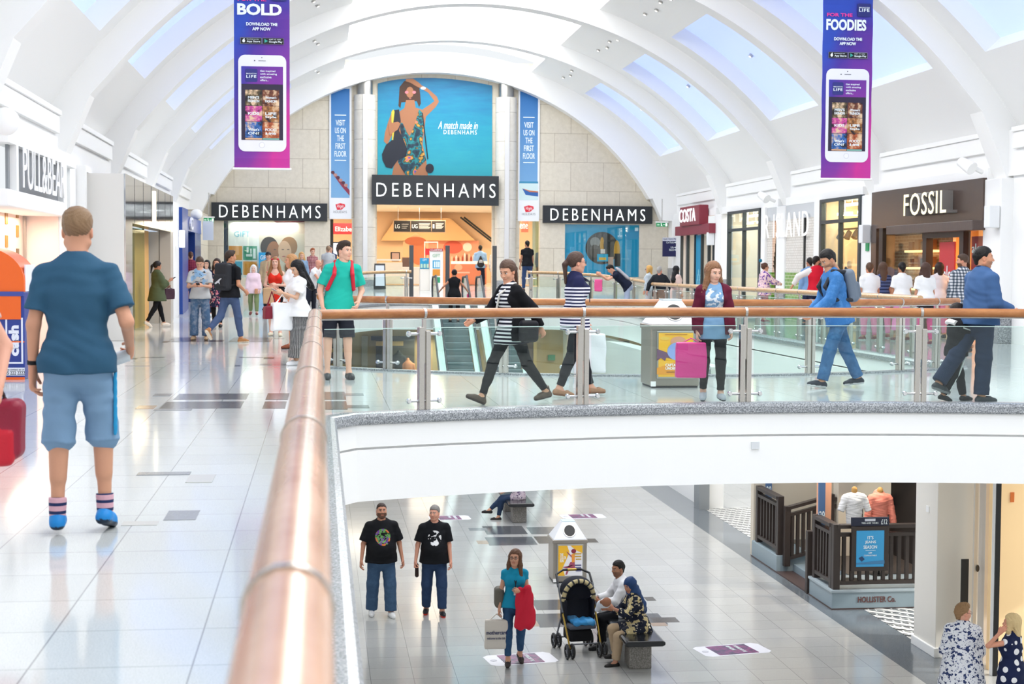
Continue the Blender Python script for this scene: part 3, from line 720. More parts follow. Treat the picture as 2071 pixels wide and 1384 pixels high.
# half round stone columns with steel tops
for cx, lab in ((738, 'round stone column left of the store entrance'), (1023, 'round stone column right of the store entrance')):
    u, v = pf(FS, cx, 200); r = empty('column', (u, YF-.1, ZG), lab, 'column', 'stone columns at the entrance')
    MB().cyl((u, YF-.1, ZG-.05), (u, YF-.1, 8.05), .41, k=32).build('shaft', m_stone('column_stone', 'dcd7cd', 'e2ded5', 'b5afa4', 3.0, 1.12), r, smooth=True)
    MB().cyl((u, YF-.1, 8.05), (u, YF-.1, 8.9), .3, k=24).build('steel_top', STEEL, r, smooth=True)
    MB().fbox(Fr((u, YF-.5, 0)), -.09, ZG+.3, .09, 8.04, -.05, .04).build('metal_strip', mat('e6e6e6', .3, .7, key='strip'), r, bevel=.01)
    MB().cyl((u, YF-.1, ZG-.05), (u, YF-.1, ZG+.22), .5, .46, k=32).build('foot', GRANITE, r, smooth=True)
# --- large swimwear poster above the entrance
def sea():
    m, n, l, b, v = base('sea_print', .5)
    mp = n.new('ShaderNodeMapping'); mp.inputs['Scale'].default_value = (.35, 1, 2.2); l.new(v, mp.inputs[0])
    f = noise(n, l, mp.outputs[0], 2.2, 5, .6); sx = n.new('ShaderNodeSeparateXYZ'); l.new(v, sx.inputs[0])
    g = math_(n, l, 'MULTIPLY_ADD', sx.outputs['Z'], .22, math_(n, l, 'MULTIPLY_ADD', f, .55, -.32))
    l.new(ramp_(n, l, g, [(0, '2aa3b4'), (.35, '1a93b0'), (.62, '157fa8'), (.95, '175a8c')]), b.inputs['Base Color']); return m
FP = Fr((0, YF-.02, 0)); Qs = 4.194
def q(pts): return [pf(FP, 640+x/Qs, 150+y/Qs) for x, y in pts]
o = FP(*pf(FP, 880, 357)); po = empty('wall_poster', tuple(o), 'huge turquoise sea poster of a woman in swimsuit and pink sunglasses above the entrance', 'poster')
top = [(522, 80), (600, 60), (700, 44), (850, 33), (1000, 33), (1150, 43), (1300, 62), (1400, 80), (1490, 98)]
MB().poly(FP, q([(518, 872), (520, 80)]+top[1:]+[(1490, 872)]), 0, .03).build('sheet', sea(), po)
skin = mat('a8714f', .6, key='pskin'); skin2 = mat('955c3f', .6, key='pskin2')
def art(pts, m, n1, name='printed_shape'): MB().poly(FP, q(pts), .03, n1).build(name, m, po)
hair = mat('4a3226', .7, key='phair')
art([(745, 60), (800, 42), (850, 60), (872, 110), (880, 180), (885, 250), (870, 280), (850, 230), (720, 240), (712, 290), (695, 270), (700, 190), (705, 110)], hair, .034)
art([(900, 300), (960, 260), (1000, 230), (950, 160), (875, 115), (890, 95), (940, 120), (1020, 190), (1038, 235), (1010, 280), (930, 360), (905, 380)], skin, .036)
art([(755, 60), (760, 42), (820, 40), (870, 75), (895, 100), (875, 118), (840, 100), (800, 75)], skin, .046)
art([(760, 220), (830, 220), (840, 285), (890, 300), (930, 340), (900, 600), (930, 720), (945, 862), (640, 862), (660, 760), (700, 600), (690, 420), (700, 320), (745, 290)], skin, .036)
art([(640, 320), (690, 300), (715, 330), (700, 420), (640, 520), (600, 600), (572, 570), (580, 500), (610, 400)], skin, .038)
MB().ell(FP, *q([(792, 155)])[0], .145, .21, .03, .042).build('printed_face', skin, po)
for x in (765, 828): MB().ell(FP, *q([(x, 155)])[0], .068, .055, .03, .05).build('printed_glasses', mat('e8808a', .4, key='pg'), po)
MB().ell(FP, *q([(795, 208)])[0], .045, .02, .03, .05).build('printed_lips', mat('a8605a', .5, key='lip'), po)
sw = m_vcol('swim_print', .6, 0); 
def swim():
    m, n, l, b, v = base('swim_print', .6)
    f = noise(n, l, v, 3.5, 2, .5); c = ramp_(n, l, f, [(.3, '12202c'), (.45, '1c3f50'), (.5, '1f8a8e'), (.56, '17242e'), (.62, 'e0a63a'), (.66, 'd9587a'), (.72, '2b62a8')]); l.new(c, b.inputs['Base Color']); return m
art([(700, 410), (730, 415), (770, 500), (790, 530), (830, 440), (870, 300), (900, 330), (915, 440), (895, 560), (895, 620), (930, 730), (870, 790), (820, 862), (760, 862), (720, 800), (690, 745), (720, 640), (730, 580)], swim(), .044)
navy = mat('161c2b', .5, key='pnavy')
art([(640, 310), (700, 300), (715, 400), (700, 480), (740, 560), (770, 640), (760, 700), (690, 730), (640, 800), (590, 790), (560, 730), (555, 680), (590, 600), (640, 560), (650, 440)], navy, .05)
art([(636, 320), (652, 300), (662, 320), (650, 420), (660, 480), (650, 560), (640, 560), (646, 470), (636, 400)], mat('d8c23a', .5, key='py'), .055)
art([(610, 420), (690, 405), (712, 420), (690, 470), (620, 520)], skin, .058)
art([(893, 330), (902, 330), (948, 720), (940, 725)], navy, .055)
MB().ell(FP, *q([(960, 800)])[0], .16, .18, .03, .052).build('printed_gauge', navy, po)
MB().ell(FP, *q([(905, 120)])[0], .1, .055, .03, .055).build('printed_bracelet', mat('e8ecee', .5, key='pb'), po)
PW = mat('f6ffff', .5, key='pw')
text('A match made in', FP, *q([(1030, 465)])[0], .9*1.83/1.83*1.72, .3, PW, po, n=.032, depth=.004, shear=.35, bold=.004)
ptext('DEBENHAMS', FP, 897, 264, 964, 271.5, PW, po, n=.032, depth=.004, spacing=1.3)
# --- tall sky blue banners with red logo
def skym(c1, c2, z0, z1):
    m, n, l, b, v = base('banner_print', .5); sx = n.new('ShaderNodeSeparateXYZ'); l.new(v, sx.inputs[0])
    g = math_(n, l, 'DIVIDE', math_(n, l, 'SUBTRACT', sx.outputs['Z'], z0), z1-z0); l.new(ramp_(n, l, g, [(0, c1), (1, c2)]), b.inputs['Base Color']); return m
def vbanner(dx, dy, label, kind):
    x0, x1 = 666+dx, 711+dx; a = pf(FS, x0, 443+dy); r = empty('wall_banner', (a[0], YF-.02, a[1]), label, 'banner')
    rcb(FP, x0, 176+dy, x1, 443+dy, .0, .03, 'sheet', mat('eef0f3', .5), r)
    rcb(FP, x0+3.5, 180+dy, x1-4, 400+dy, .03, .034, 'printed_sky', skym('86b7dc', '2470b8', 0, 5), r)
    for i, w in enumerate(('VISIT', 'US ON', 'THE', 'FIRST', 'FLOOR')):
        hw = (9.5, 11, 7, 10, 12)[i]; ptext(w, FP, 688.5+dx-hw, 243+15.7*i+dy, 688.5+dx+hw, 254+15.7*i+dy, PW, r, n=.036, depth=.004, bold=.01)
    for y in (232.5, 324): rcb(FP, 677+dx, y+dy, 700+dx, y+1.4+dy, .036, .04, 'printed_rule', PW, r)
    if kind == 0:
        ppb(FP, [(669.5+dx, 347), (673+dx, 346), (707+dx, 385), (707+dx, 396), (690+dx, 376)], .036, .04, 'printed_track', mat('8d3048', .5), r)
        for k in range(6): MB().ell(FP, *pf(FP, 673+dx+5.3*k, 349+5.2*k), .07, .06, .036, .045).build('printed_car', mat('b98a80' if k % 2 else '5a2a38', .5), r)
    else:
        rcb(FP, 669+dx, 363+dy, x1-4, 367+dy, .036, .038, 'printed_sea', mat('3d8fb5', .5), r); rcb(FP, 669+dx, 367+dy, x1-4, 400+dy, .036, .038, 'printed_sand', mat('cfe6e6', .5), r)
        ppb(FP, [(675+dx, 377+dy), (690+dx, 382+dy), (x1-4, 384+dy), (x1-4, 393+dy), (682+dx, 390+dy)], .038, .042, 'printed_boat', mat('2c62a8', .5), r)
        ppb(FP, [(675+dx, 377+dy), (690+dx, 381+dy), (x1-4, 383+dy), (x1-4, 385+dy), (690+dx, 384+dy)], .042, .046, 'printed_gunwale', mat('c9744a', .5), r)
    ppb(FP, [(678.5+dx, 414+dy), (688+dx, 411+dy), (697.5+dx, 413.5+dy), (698+dx, 418+dy), (691+dx, 424+dy), (682+dx, 425+dy)], .032, .038, 'red_logo', mat('e03040', .5), r)
    ptext('Virgin', FP, 682+dx, 414+dy, 695+dx, 422+dy, PW, r, n=.04, depth=.003, shear=.3)
    ptext('HOLIDAYS', FP, 674.5+dx, 426.5+dy, 701.5+dx, 431+dy, mat('8a8d92', .5), r, n=.034, depth=.003)
vbanner(0, 0, 'tall blue banner with roller coaster and red logo, left of the entrance column', 0)
vbanner(381, 4.5, 'tall blue banner with small boat and red logo, right of the entrance column', 1)
# --- interior behind the entrance
WARM = mat('dfba92', .7); PEACH = mat('ee9a78', .6); CREAMI = mat('eadfcb', .7)
MB().box((XL, 69, .5), (XR, 69.2, 9)).build('wall_store_back', WARM, kind='structure')
MB().box((XL, 60.86, 3.9), (XR, 69, 4.0)).build('ceiling_store', mat('f3e2c6', .7), kind='structure')
MB().box((-3.9, 61.4, .7), (-.5, 61.5, 3.9)).build('wall_window_back', mat('efe6d9', .7), kind='structure')
for x, y in ((1.0, 62.5), (4.4, 62.5), (7.6, 62.5), (4.4, 66.3), (0, 66.5), (9, 66.5)): light('store_lamp', 'AREA', (x, y, 3.85), (0, 0, 0), 85, (1, .84, .64), 1.2, 1.2)
FB = Fr((0, 68.9, 0)); FM = Fr((0, 66.0, 0)); FN = Fr((0, 63.0, 0))
r = empty('wall_poster', tuple(FB(*pf(FB, 950, 560))), 'peach coloured cosmetics mural at the back of the store', 'poster')
rcb(FB, 862, 487, 968, 580, 0, .03, 'sheet', PEACH, r); MB().ell(FB, *pf(FB, 916, 500), .42, .28, .03, .05).build('printed_cloud', mat('d9604a', .6), r); MB().ell(FB, *pf(FB, 945, 500), .2, .2, .03, .05).build('printed_flower', mat('f6dccb', .6), r)
r = empty('advert_panel', tuple(FM(*pf(FM, 840, 560))), 'tan panel with orange portrait under a pointed top inside the store', 'poster')
ppb(FM, [(815, 575), (815, 490), (841, 471), (866, 490), (866, 575)], 0, .1, 'panel', mat('e5b98a', .6), r); MB().ell(FM, *pf(FM, 846, 512), .35, .5, .1, .12).build('printed_face', mat('d17a4e', .6), r); MB().ell(FM, *pf(FM, 840, 488), .45, .18, .12, .13).build('printed_hand', mat('c46a42', .6), r)
ppb(FB, [(770, 487), (800, 442), (910, 442), (960, 487)], 0, .3, 'wall_stair_side', mat('dcae78', .7), kind='structure')
sr = empty('stair_rail', tuple(FB(*pf(FB, 960, 470), .6)), 'pair of black sloping escalator rails inside the store', 'rail')
for dx in (0, 7):
    a, b = FB(*pf(FB, 930+dx, 440), .3), FB(*pf(FB, 994+dx, 490), .3); MB().cyl(a, b, .04).build('sloping_bar', DARK, sr)
r = empty('hanging_sign', tuple(FN(*pf(FN, 848, 470))), 'black hanging floor guide sign reading LG UG 1 inside the entrance', 'sign')
rcb(FN, 795, 446, 901, 470, 0, .08, 'frame', mat('d8b48e', .5), r); rcb(FN, 796.5, 447.5, 899.5, 468.5, .08, .1, 'board', mat('2a2522', .5), r)
for x in (830, 872): rcb(FN, x, 447.5, x+.6, 468.5, .1, .11, 'divider', mat('d8b48e', .5), r)
for s_, x0, x1 in (('LG', 799, 808), ('UG', 833, 844), ('1', 875, 878)): ptext(s_, FN, x0, 454, x1, 462, PW, r, n=.11, depth=.005)
for x0, x1, k in ((812, 826, 3), (847, 870, 5), (881, 897, 6)):
    for j in range(k): rcb(FN, x0, 452+j*12/k+(6-k)*.4, x1-(j % 3)*2, 453+j*12/k+(6-k)*.4, .1, .105, 'small_print', mat('b9b4ad', .5), r)
for x in (805, 848, 892): a = FN(*pf(FN, x, 446), .04); MB().cyl(a, (a.x, a.y, 3.9), .01, k=6).build('hanger', STEEL, r)
def block(x0, y0, x1, Y, d, name, label, cat, m, z0=None, parts=()):
    fr = Fr((0, Y, 0)); a = pf(fr, x0, y0); b = pf(fr, x1, y0); z0 = ramp(Y) if z0 is None else z0
    r = empty(name, ((a[0]+b[0])/2, Y+d/2, z0), label, cat); MB().box((a[0], Y, z0), (b[0], Y+d, a[1])).build('body', m, r, bevel=.015); return r, fr
r, fr = block(766, 531, 814, 61.8, .8, 'shop_counter', 'cream sales counter just inside the entrance on the left', 'counter', mat('efe0c9', .5))
MB().box((pf(fr, 764, 0)[0], 61.75, 1.72), (pf(fr, 812, 0)[0], 62.65, 1.78)).build('counter_top', mat('f7efe2', .3), r)
r, fr = block(912, 533, 984, 62.2, .9, 'display_counter', 'orange cosmetics display counter inside the store entrance', 'counter', mat('f08a5e', .5))
rcb(fr, 912, 529, 986, 534, .0, .05, 'shelf_edge', mat('fbe6cd', .4, em='ffe6c0', es=.6, key='se'), r); MB().ell(fr, *pf(fr, 927, 541), .16, .13, .0, .03).build('printed_heart', mat('f5b78a', .6), r); rcb(fr, 918, 550, 950, 553, 0, .02, 'printed_bar', mat('f6c6a6', .6), r)
random.seed(4); proto = None
for k in range(16):
    x = 915+4.3*k; b0 = pf(fr, x, 529); h = random.uniform(.12, .3)
    mb = MB().cyl((b0[0], 62.4, b0[1]), (b0[0], 62.4, b0[1]+h), .035, k=10); mb.cyl((b0[0], 62.4, b0[1]+h), (b0[0], 62.4, b0[1]+h+.05), .018, k=8)
    mb.build('cosmetic_bottle', mat(['e9c9a0', 'b3543c', 'f2e7d8', '7d4a34'][k % 4], .3), label='small cosmetics bottle on the orange display counter', cat='bottle', group='bottles on the orange counter', smooth=True)
r, fr = block(813, 540, 870, 62.0, .6, 'display_table', 'white display cube below the tan panel inside the store', 'display', mat('efe4d4', .5))
rcb(fr, 814, 521, 834, 541, -.3, -.1, 'product_board', mat('7a5a4a', .5), r)
r, fr = block(790, 510, 809, 62.0, .06, 'photo_frame', 'black framed picture standing on the cream counter', 'picture', BLACK, z0=1.78); rcb(fr, 792.5, 512, 807, 529, 0, .01, 'picture', mat('cfa58c', .6), r)
# window bays left and right
r = empty('shop_window', tuple(FS(H_WL[0], H_WL[1], -.2)), 'wide shop window with gift posters and two printed faces left of the entrance', 'shop window')
FW = Fr((0, 60.9, 0)); rcb(FS, 452, 447, 616, 562, -.16, -.15, 'glass', SHOPGLASS, r)
rcb(FW, 462, 447, 524, 562, -.0, .04, 'gift_poster', mat('f4f6f4', .5), r); rcb(FW, 524, 447, 618, 562, -.0, .03, 'beauty_poster', mat('efe3d3', .5), r); rcb(FW, 452, 447, 460, 562, -.3, .0, 'side_panel', mat('2e3a4a', .4), r)
ptext('GIFT', FW, 474, 468, 506, 479, mat('6fc0d8', .5), r, n=.045, depth=.005)
for x0, y0, x1, y1, c in ((463, 498, 490, 526, 'e39a3a'), (492, 498, 520, 526, '2f9a78'), (492, 529, 520, 556, 'e39a3a'), (463, 529, 490, 556, '3aa6c8')): rcb(FW, x0, y0, x1, y1, .04, .05, 'gift_card', mat(c, .5), r)
for x0, y0, x1, y1 in ((499, 500, 503, 511), (506, 503, 509, 513), (512, 503, 517, 523), (498, 514, 510, 519)): rcb(FW, x0, y0, x1, y1, .05, .055, 'printed_tube', mat('e6f2ee', .5), r)
rcb(FW, 524, 511, 545, 562, .03, .3, 'gift_stand', mat('2aa0d8', .5), r); ptext('GIFT', FW, 527, 517, 543, 525, PW, r, n=.31, depth=.005)
MB().ell(FW, *pf(FW, 552, 510), .25, .42, .03, .05, a=-.15).build('printed_face', mat('a5683f', .6), r); MB().ell(FW, *pf(FW, 545, 501), .34, .42, .03, .04, a=.1).build('printed_hair', mat('2a1d1a', .6), r)
MB().ell(FW, *pf(FW, 576, 509), .25, .42, .03, .052, a=.1).build('printed_face', mat('e4b795', .6), r); MB().ell(FW, *pf(FW, 584, 499), .33, .38, .03, .042, a=-.1).build('printed_hair', mat('a9794c', .6), r)
for xx, cc in ((555, '8c3a34'), (574, 'b8605a')): MB().ell(FW, *pf(FW, xx, 519), .07, .025, .05, .058).build('printed_lips', mat(cc, .6), r)
for xx in (556, 572, 583): MB().ell(FW, *pf(FW, xx, 505), .05, .015, .045, .055).build('printed_eye', mat('3a2a22', .6), r)
MB().ell(FW, *pf(FW, 588, 543), .27, .3, .03, .05, a=.4).build('printed_compact', mat('d9cdbd', .6), r); MB().ell(FW, *pf(FW, 587, 543), .21, .24, .05, .06, a=.4).build('printed_powder', mat('8a5a44', .6), r)
ppb(FW, [(553, 447), (618, 447), (618, 449), (560, 451)], .04, .06, 'red_strip', mat('8c2830', .5), r)
light('window_lamp', 'AREA', (-2.1, 60.75, 3.1), (R(30), 0, 0), 26, (1, .9, .78), 2.4, .2)
r = empty('shop_window', tuple(FS(H_WR[0], H_WR[1], -.2)), 'turquoise shop window with a round coffee machine picture right of the entrance', 'shop window')
rcb(FS, 1142, 455, 1293, 560, -.12, -.06, 'blue_panel', mat('0ea3d4', .35), r); rcb(FS, 1142, 455, 1293, 560, -.03, -.02, 'glass', SHOPGLASS, r)
u, v = pf(FS, 1218, 502); MB().ell(FS, u, v, .66, .64, -.06, -.05).build('round_picture', mat('37332f', .5), r)
for x, y, ru, rv, c in ((1204, 490, .2, .2, '8f8c88'), (1203, 508, .2, .25, '5a5048'), (1233, 495, .24, .38, '2a2725'), (1248, 507, .12, .4, 'd59a2c'), (1218, 495, .08, .3, 'd59a2c')): MB().ell(FS, *pf(FS, x, y), ru, rv, -.05, -.04).build('printed_machine', mat(c, .5), r)
for x0, y0, x1, y1, c in ((1208, 514, 1230, 529, '12a5c8'), (1230, 520, 1241, 537, 'b59a88'), (1243, 513, 1255, 539, '17181a'), (1215, 504, 1224, 513, 'd8d2c8'), (1212, 521, 1226, 526, 'e0b030')): rcb(FS, x0, y0, x1, y1, -.04, -.03, 'printed_box', mat(c, .5), r)
rcb(FS, 1284.5, 460.5, 1291, 467.5, -.05, -.03, 'white_badge', mat('d8f1fa', .5), r); ptext('FREE', FS, 1257, 522, 1273, 526, mat('6fd0ee', .5), r, n=-.05, depth=.01)
# openings beside the columns
for x0, x1, t, c, lab in ((668, 712, 'Elizabe', 'b52a30', 'dark red perfume shop sign seen through the gap left of the column'), (1050, 1068, 'ene', 'd8604a', 'coral cosmetics sign seen through the gap right of the column')):
    r = empty('shop_sign', tuple(FN(*pf(FN, x0+5, 470))), lab, 'sign'); rcb(FN, x0+4, 452 if x0 < 700 else 446, x1, 474 if x0 < 700 else 470, 0, .08, 'board', mat(c, .5, em=c, es=.25, key='sg'), r)
    ptext(t, FN, x0+10 if x0 < 700 else 1051, 459 if x0 < 700 else 453, x1-1, 468 if x0 < 700 else 463, PW, r, n=.09, depth=.01)
r = empty('display_screen', tuple(FN(*pf(FN, 690, 540))), 'pale lit screen above a dark counter in the gap left of the column', 'screen'); rcb(FN, 672, 490, 704, 517, 0, .08, 'casing', DARK, r); rcb(FN, 674, 492, 702, 515, .08, .09, 'lit_face', mat('dfe9f8', .4, em='cfdcf4', es=.8, key='scr'), r)
rcb(Fr((0, 62, 0)), 664, 444, 674, 580, 0, .2, 'shop_pillar', mat('20262c', .4), label='narrow dark pillar at the edge of the left gap', cat='pillar')
r, fr = block(1051, 531, 1075, 61.8, .6, 'shop_counter', 'pale counter with purple trim in the gap right of the column', 'counter', mat('efe6da', .5)); rcb(fr, 1050, 524, 1076, 531, 0, .02, 'name_strip', mat('6a2a4a', .5), r); ptext('CLINI', fr, 1053, 525.5, 1062, 529.5, PW, r, n=.03, depth=.005)
rcb(Fr((0, 61.2, 0)), 1076, 446, 1091, 578, 0, .04, 'glass_screen', m_glass('frosted', 'cfe6e2', .15), label='tall pale green glass screen in the gap right of the column', cat='glass screen')
# gift display stand by the escalators, blue gift box stand, A-board
FG = Fr((0, 57.5, 0)); zg = ramp(57.5)
r = empty('display_stand', tuple(FG(pf(FG, 882, 560)[0], zg)), 'tall white gift display stand with coloured squares behind the escalators', 'display stand')
a = pf(FG, 869.5, 507); b = pf(FG, 896, 507); MB().box((a[0], 57.5, zg), (b[0], 57.75, a[1])).build('board', mat('f4f1ea', .5), r); rcb(FG, 869.5, 503, 896, 508, 0, .03, 'red_header', mat('b0182c', .5), r); ptext('CLARINS', FG, 871, 504, 894, 507.5, PW, r, n=.03, depth=.004)
ptext('GIFT', FG, 875, 514, 890, 520.5, mat('8fc0a0', .5), r, n=.02, depth=.004)
for y0, y1, c in ((527, 543, '2b9fd0'), (545, 558, 'e39432'), (561, 572, '2f9a6a')): rcb(FG, 875, y0, 890, y1, 0, .012, 'printed_square', mat(c, .5), r)
for x in (877.5, 882, 886): rcb(FG, x, 529, x+3, 541, .012, .016, 'printed_tube', mat('e8f4f4', .5), r)
r = empty('display_stand', tuple(FG(pf(FG, 858, 560)[0], zg)), 'white plinth with blue gift box display beside the tall gift stand', 'display stand')
a = pf(FG, 850, 544); b = pf(FG, 870, 544); MB().box((a[0], 57.6, zg), (b[0], 58.1, a[1])).build('plinth', mat('f2ece2', .5), r, bevel=.01); rcb(FG, 850, 522, 868, 544, -.3, -.1, 'gift_box', mat('2a9fcf', .5), r); ptext('GIFT', FG, 855, 524, 864, 528, PW, r, n=-.09, depth=.004)
for x in (851, 857, 863): rcb(FG, x, 534, x+4, 542, -.1, -.05, 'carton', mat('bfe0c8', .5), r)
FA = Fr((0, 58.5, 0)); za = ramp(58.5); u = pf(FA, 768, 560)[0]; r = empty('pavement_board', (u, 58.5, za), 'black framed A-board standing left of the store entrance', 'A-board')
for s_ in (-1, 1):
    MB().add([(u-.22, 58.5+s_*.28, za), (u+.22, 58.5+s_*.28, za), (u+.2, 58.5+s_*.03, za+.95), (u-.2, 58.5+s_*.03, za+.95), (u-.22, 58.52+s_*.28, za), (u+.22, 58.52+s_*.28, za), (u+.2, 58.52+s_*.03, za+.95), (u-.2, 58.52+s_*.03, za+.95)], [(0, 1, 2, 3), (7, 6, 5, 4), (0, 4, 5, 1), (1, 5, 6, 2), (2, 6, 7, 3), (3, 7, 4, 0)]).build('frame', DARK, r)
MB().add([(u-.17, 58.2, za+.12), (u+.17, 58.2, za+.12), (u+.16, 58.44, za+.88), (u-.16, 58.44, za+.88)], [(0, 1, 2, 3)]).build('poster', mat('cfd6de', .5), r)
# white frame display in the store
r, fr = block(858, 489, 860, 62.6, .04, 'display_stand', 'white open display frame with red offer card inside the store', 'display', mat('f4ece0', .5)); rcb(fr, 884, 489, 886, 545, -.04, 0, 'upright', mat('f4ece0', .5), r); rcb(fr, 858, 489, 886, 491, -.04, 0, 'top_bar', mat('f4ece0', .5), r); rcb(fr, 860, 503, 869, 516, -.04, 0, 'offer_card', mat('d03038', .5), r)
# green exit signs
def exitsign(fr, x0, y0, x1, y1, label, up=True):
    a = pf(fr, x0, y1); b = pf(fr, x1, y0); r = empty('exit_sign', tuple(fr(a[0], a[1])), label, 'exit sign'); w, h = b[0]-a[0], b[1]-a[1]
    MB().fbox(fr, a[0], a[1], b[0], b[1], 0, .05).build('panel', mat('1f8a55', .4, em='1f8a55', es=.35, key='ex'), r); g = mat('e9fff4', .4, em='ffffff', es=.5, key='exw')
    MB().ell(fr, a[0]+w*.42, a[1]+h*.78, h*.1, h*.1, .05, .055).build('running_figure', g, r)
    MB().poly(fr, [(a[0]+w*.36, a[1]+h*.1), (a[0]+w*.42, a[1]+h*.4), (a[0]+w*.38, a[1]+h*.66), (a[0]+w*.46, a[1]+h*.66), (a[0]+w*.48, a[1]+h*.35), (a[0]+w*.53, a[1]+h*.12), (a[0]+w*.49, a[1]+h*.1), (a[0]+w*.44, a[1]+h*.33)], .05, .055).build('figure_body', g, r)
    MB().fbox(fr, a[0]+w*.8, a[1]+h*.12, a[0]+w*.95, a[1]+h*.88, .05, .055).build('door_symbol', g, r); MB().fbox(fr, a[0]+w*.58, a[1]+h*.45, a[0]+w*.75, a[1]+h*.55, .05, .055).build('arrow', g, r)
    for k in range(2): MB().fbox(fr, a[0]+w*.06, a[1]+h*(.35+.25*k), a[0]+w*.27, a[1]+h*(.42+.25*k), .05, .055).build('arrow', g, r)
    MB().fbox(fr, a[0]-.02, b[1], b[0]+.02, b[1]+.05, -.02, .08).build('housing', WHITE, r); MB().cyl(fr((a[0]+b[0])/2, b[1]+.05, .02), fr((a[0]+b[0])/2, b[1]+.9, .02), .015, k=8).build('hanger', STEEL, r); return r
exitsign(Fr((0, 57, 0)), 412, 441, 433, 450, 'green running man exit sign hanging beside the left black store sign')
exitsign(Fr((0, 58, 0)), 1327, 451, 1350, 458.5, 'green running man exit sign hanging beside the right black store sign')
FD = Fr((12.9, 59.3, 0)); r = empty('direction_board', tuple(FD(*pf(FD, 1354, 519))), 'navy direction board with white arrows on the white pier right of the store', 'sign')
rcb(FD, 1339.5, 481, 1369, 519, 0, .05, 'panel', mat('1d2152', .4), r); rcb(FD, 1339.5, 481, 1369, 487.5, .05, .055, 'header', mat('d8dcea', .5), r); ptext('Upper Central Mall', FD, 1341, 482, 1367.5, 486, mat('22264e', .5), r, n=.056, depth=.003)
for t, x, y in (('Car Parks', 1347, 488.5), ('Life', 1356, 498.5), ('Beach', 1353, 503.5)): ptext(t+' →' if False else t, FD, x, y, 1362, y+4, PW, r, n=.052, depth=.003); ppb(FD, [(1363, y+1.6), (1365.5, y+1.6), (1365.5, y), (1368, y+2.2), (1365.5, y+4.2), (1365.5, y+2.8), (1363, y+2.8)], .05, .055, 'arrow', PW, r)
# ---------------- shops along the right walkway ----------------
FR = Fr((13.7, 0, 0), (0, -1, 0)); FRAME = mat('3c4448', .4, .3, key='frm')
BRK = m_stone('white_brick', 'ece7e0', 'f1ede7', 'd8d2c9', .22, .075, 'YZ', .5)
GRN = m_stone('green_brick', '5c9a3e', '74ad4c', 'c6d9b4', .3, .1, 'YZ', .15)
BRN = m_stone('brown_brick', 'a9805e', 'bb9370', 'd1b493', .24, .08, 'YZ', .6)
def yR(x, z=2): 
    a = P(x, 500, X=13.7); return a.y
def room(s, y0, y1, x0, depth, col, lamp=60, lc=(1, .8, .55), z1=3.38, emis=None):
    """walls of a shop behind its window; s=+1 right, -1 left"""
    x1 = x0+s*depth; zf = ramp(y0); xs = sorted((x0, x1)); m = mat(col, .7)
    MB().box((sorted((x1, x1+s*.1))[0], y0, zf), (sorted((x1, x1+s*.1))[1], y1, z1)).build('wall_shop_back_glow', mat(col, .7, em=col, es=.45, key='lit'), kind='structure')  # back wall emits its own colour so the shop interior looks lit
    MB().box((xs[0], y1-.06, zf), (xs[1], y1, z1)).build('wall_shop_side', m, kind='structure'); MB().box((xs[0], y0, zf), (xs[1], y0+.06, z1)).build('wall_shop_side', m, kind='structure')
    MB().box((xs[0], y0, z1), (xs[1], y1, z1+.08)).build('ceiling_shop', mat('f3ece0', .7), kind='structure')
    MB().box((xs[0], y0+.01, zf-.1), (xs[1], y1-.01, zf+.006+.05*(y1-y0)*(zf > 0))).build('floor_shop', mat('cfc6b8', .3), kind='structure')
    light('shop_lamp', 'AREA', ((x0+x1)/2, (y0+y1)/2, z1-.05), (0, 0, 0), lamp, lc, min(1.5, depth*.6), (y1-y0)*.7)
def rbox(y0, z0, y1, z1, n0, n1, name, m, parent=None, fr=FR, **kw): return MB().fbox(fr, -y1, z0, -y0, z1, n0, n1).build(name, m, parent, **kw)
# fascia band above the openings, continuous
for a, b in ((30.9, 37.6), (38.4, 45), (45.8, 52.4), (53.2, 59.8)):
    MB().box((13.72, a, 3.36), (13.9, b, 3.6)).build('wall_fascia_right', WHITE, kind='structure')
# FOSSIL
BR = mat('55463f', .25, .15, key='fos'); BR2 = m_wood('dark_board', '4a3c37', '5a4a43', (2, 12, 2), .4)
r = empty('shopfront', (13.7, 34.2, 0), 'brown shopfront with tall cream lettering beside the right pier', 'shopfront')
rbox(30.95, 2.5, 37.25, 3.4, -.1, .06, 'fascia_panel', BR, r); rbox(37.25, 0, 37.6, 3.4, -.1, .03, 'side_panel', BR, r)
rbox(30.9, 2.32, 35.85, 2.52, .0, .3, 'beam', BR2, r, bevel=.01)
text('FOSSIL', FR, -34.7, 2.72, 2.45, .5, mat('8d8984', .4, key='fls'), r, name='letter_side', depth=.25, n=.06, bold=.0, spacing=1.1)
text('FOSSIL', FR, -34.7, 2.72, 2.45, .5, mat('fff4cf', .4, em='fff0c0', es=.6, key='fl'), r, depth=.01, n=.311, bold=.0, spacing=1.1)
rbox(36.75, 0, 37.0, 2.5, -.05, .05, 'door_post', mat('2e211c', .4), r)
for y in (31.9, 33.95): rbox(y, 0, y+.22, 2.42, -.1, .06, 'door_post', mat('33241f', .4), r)
rbox(31.9, 2.2, 34.2, 2.42, -.1, .06, 'door_head', mat('33241f', .4), r)
rbox(34.2, .05, 36.75, 2.45, -.02, 0, 'window_pane', SHOPGLASS, r); rbox(30.95, .05, 31.9, 2.45, -.02, 0, 'window_pane', SHOPGLASS, r)
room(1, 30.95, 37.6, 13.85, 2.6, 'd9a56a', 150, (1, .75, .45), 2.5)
MB().box((14.25, 33.9, 0), (14.32, 37.5, 2.4)).build('wall_brick', BRN, kind='structure')
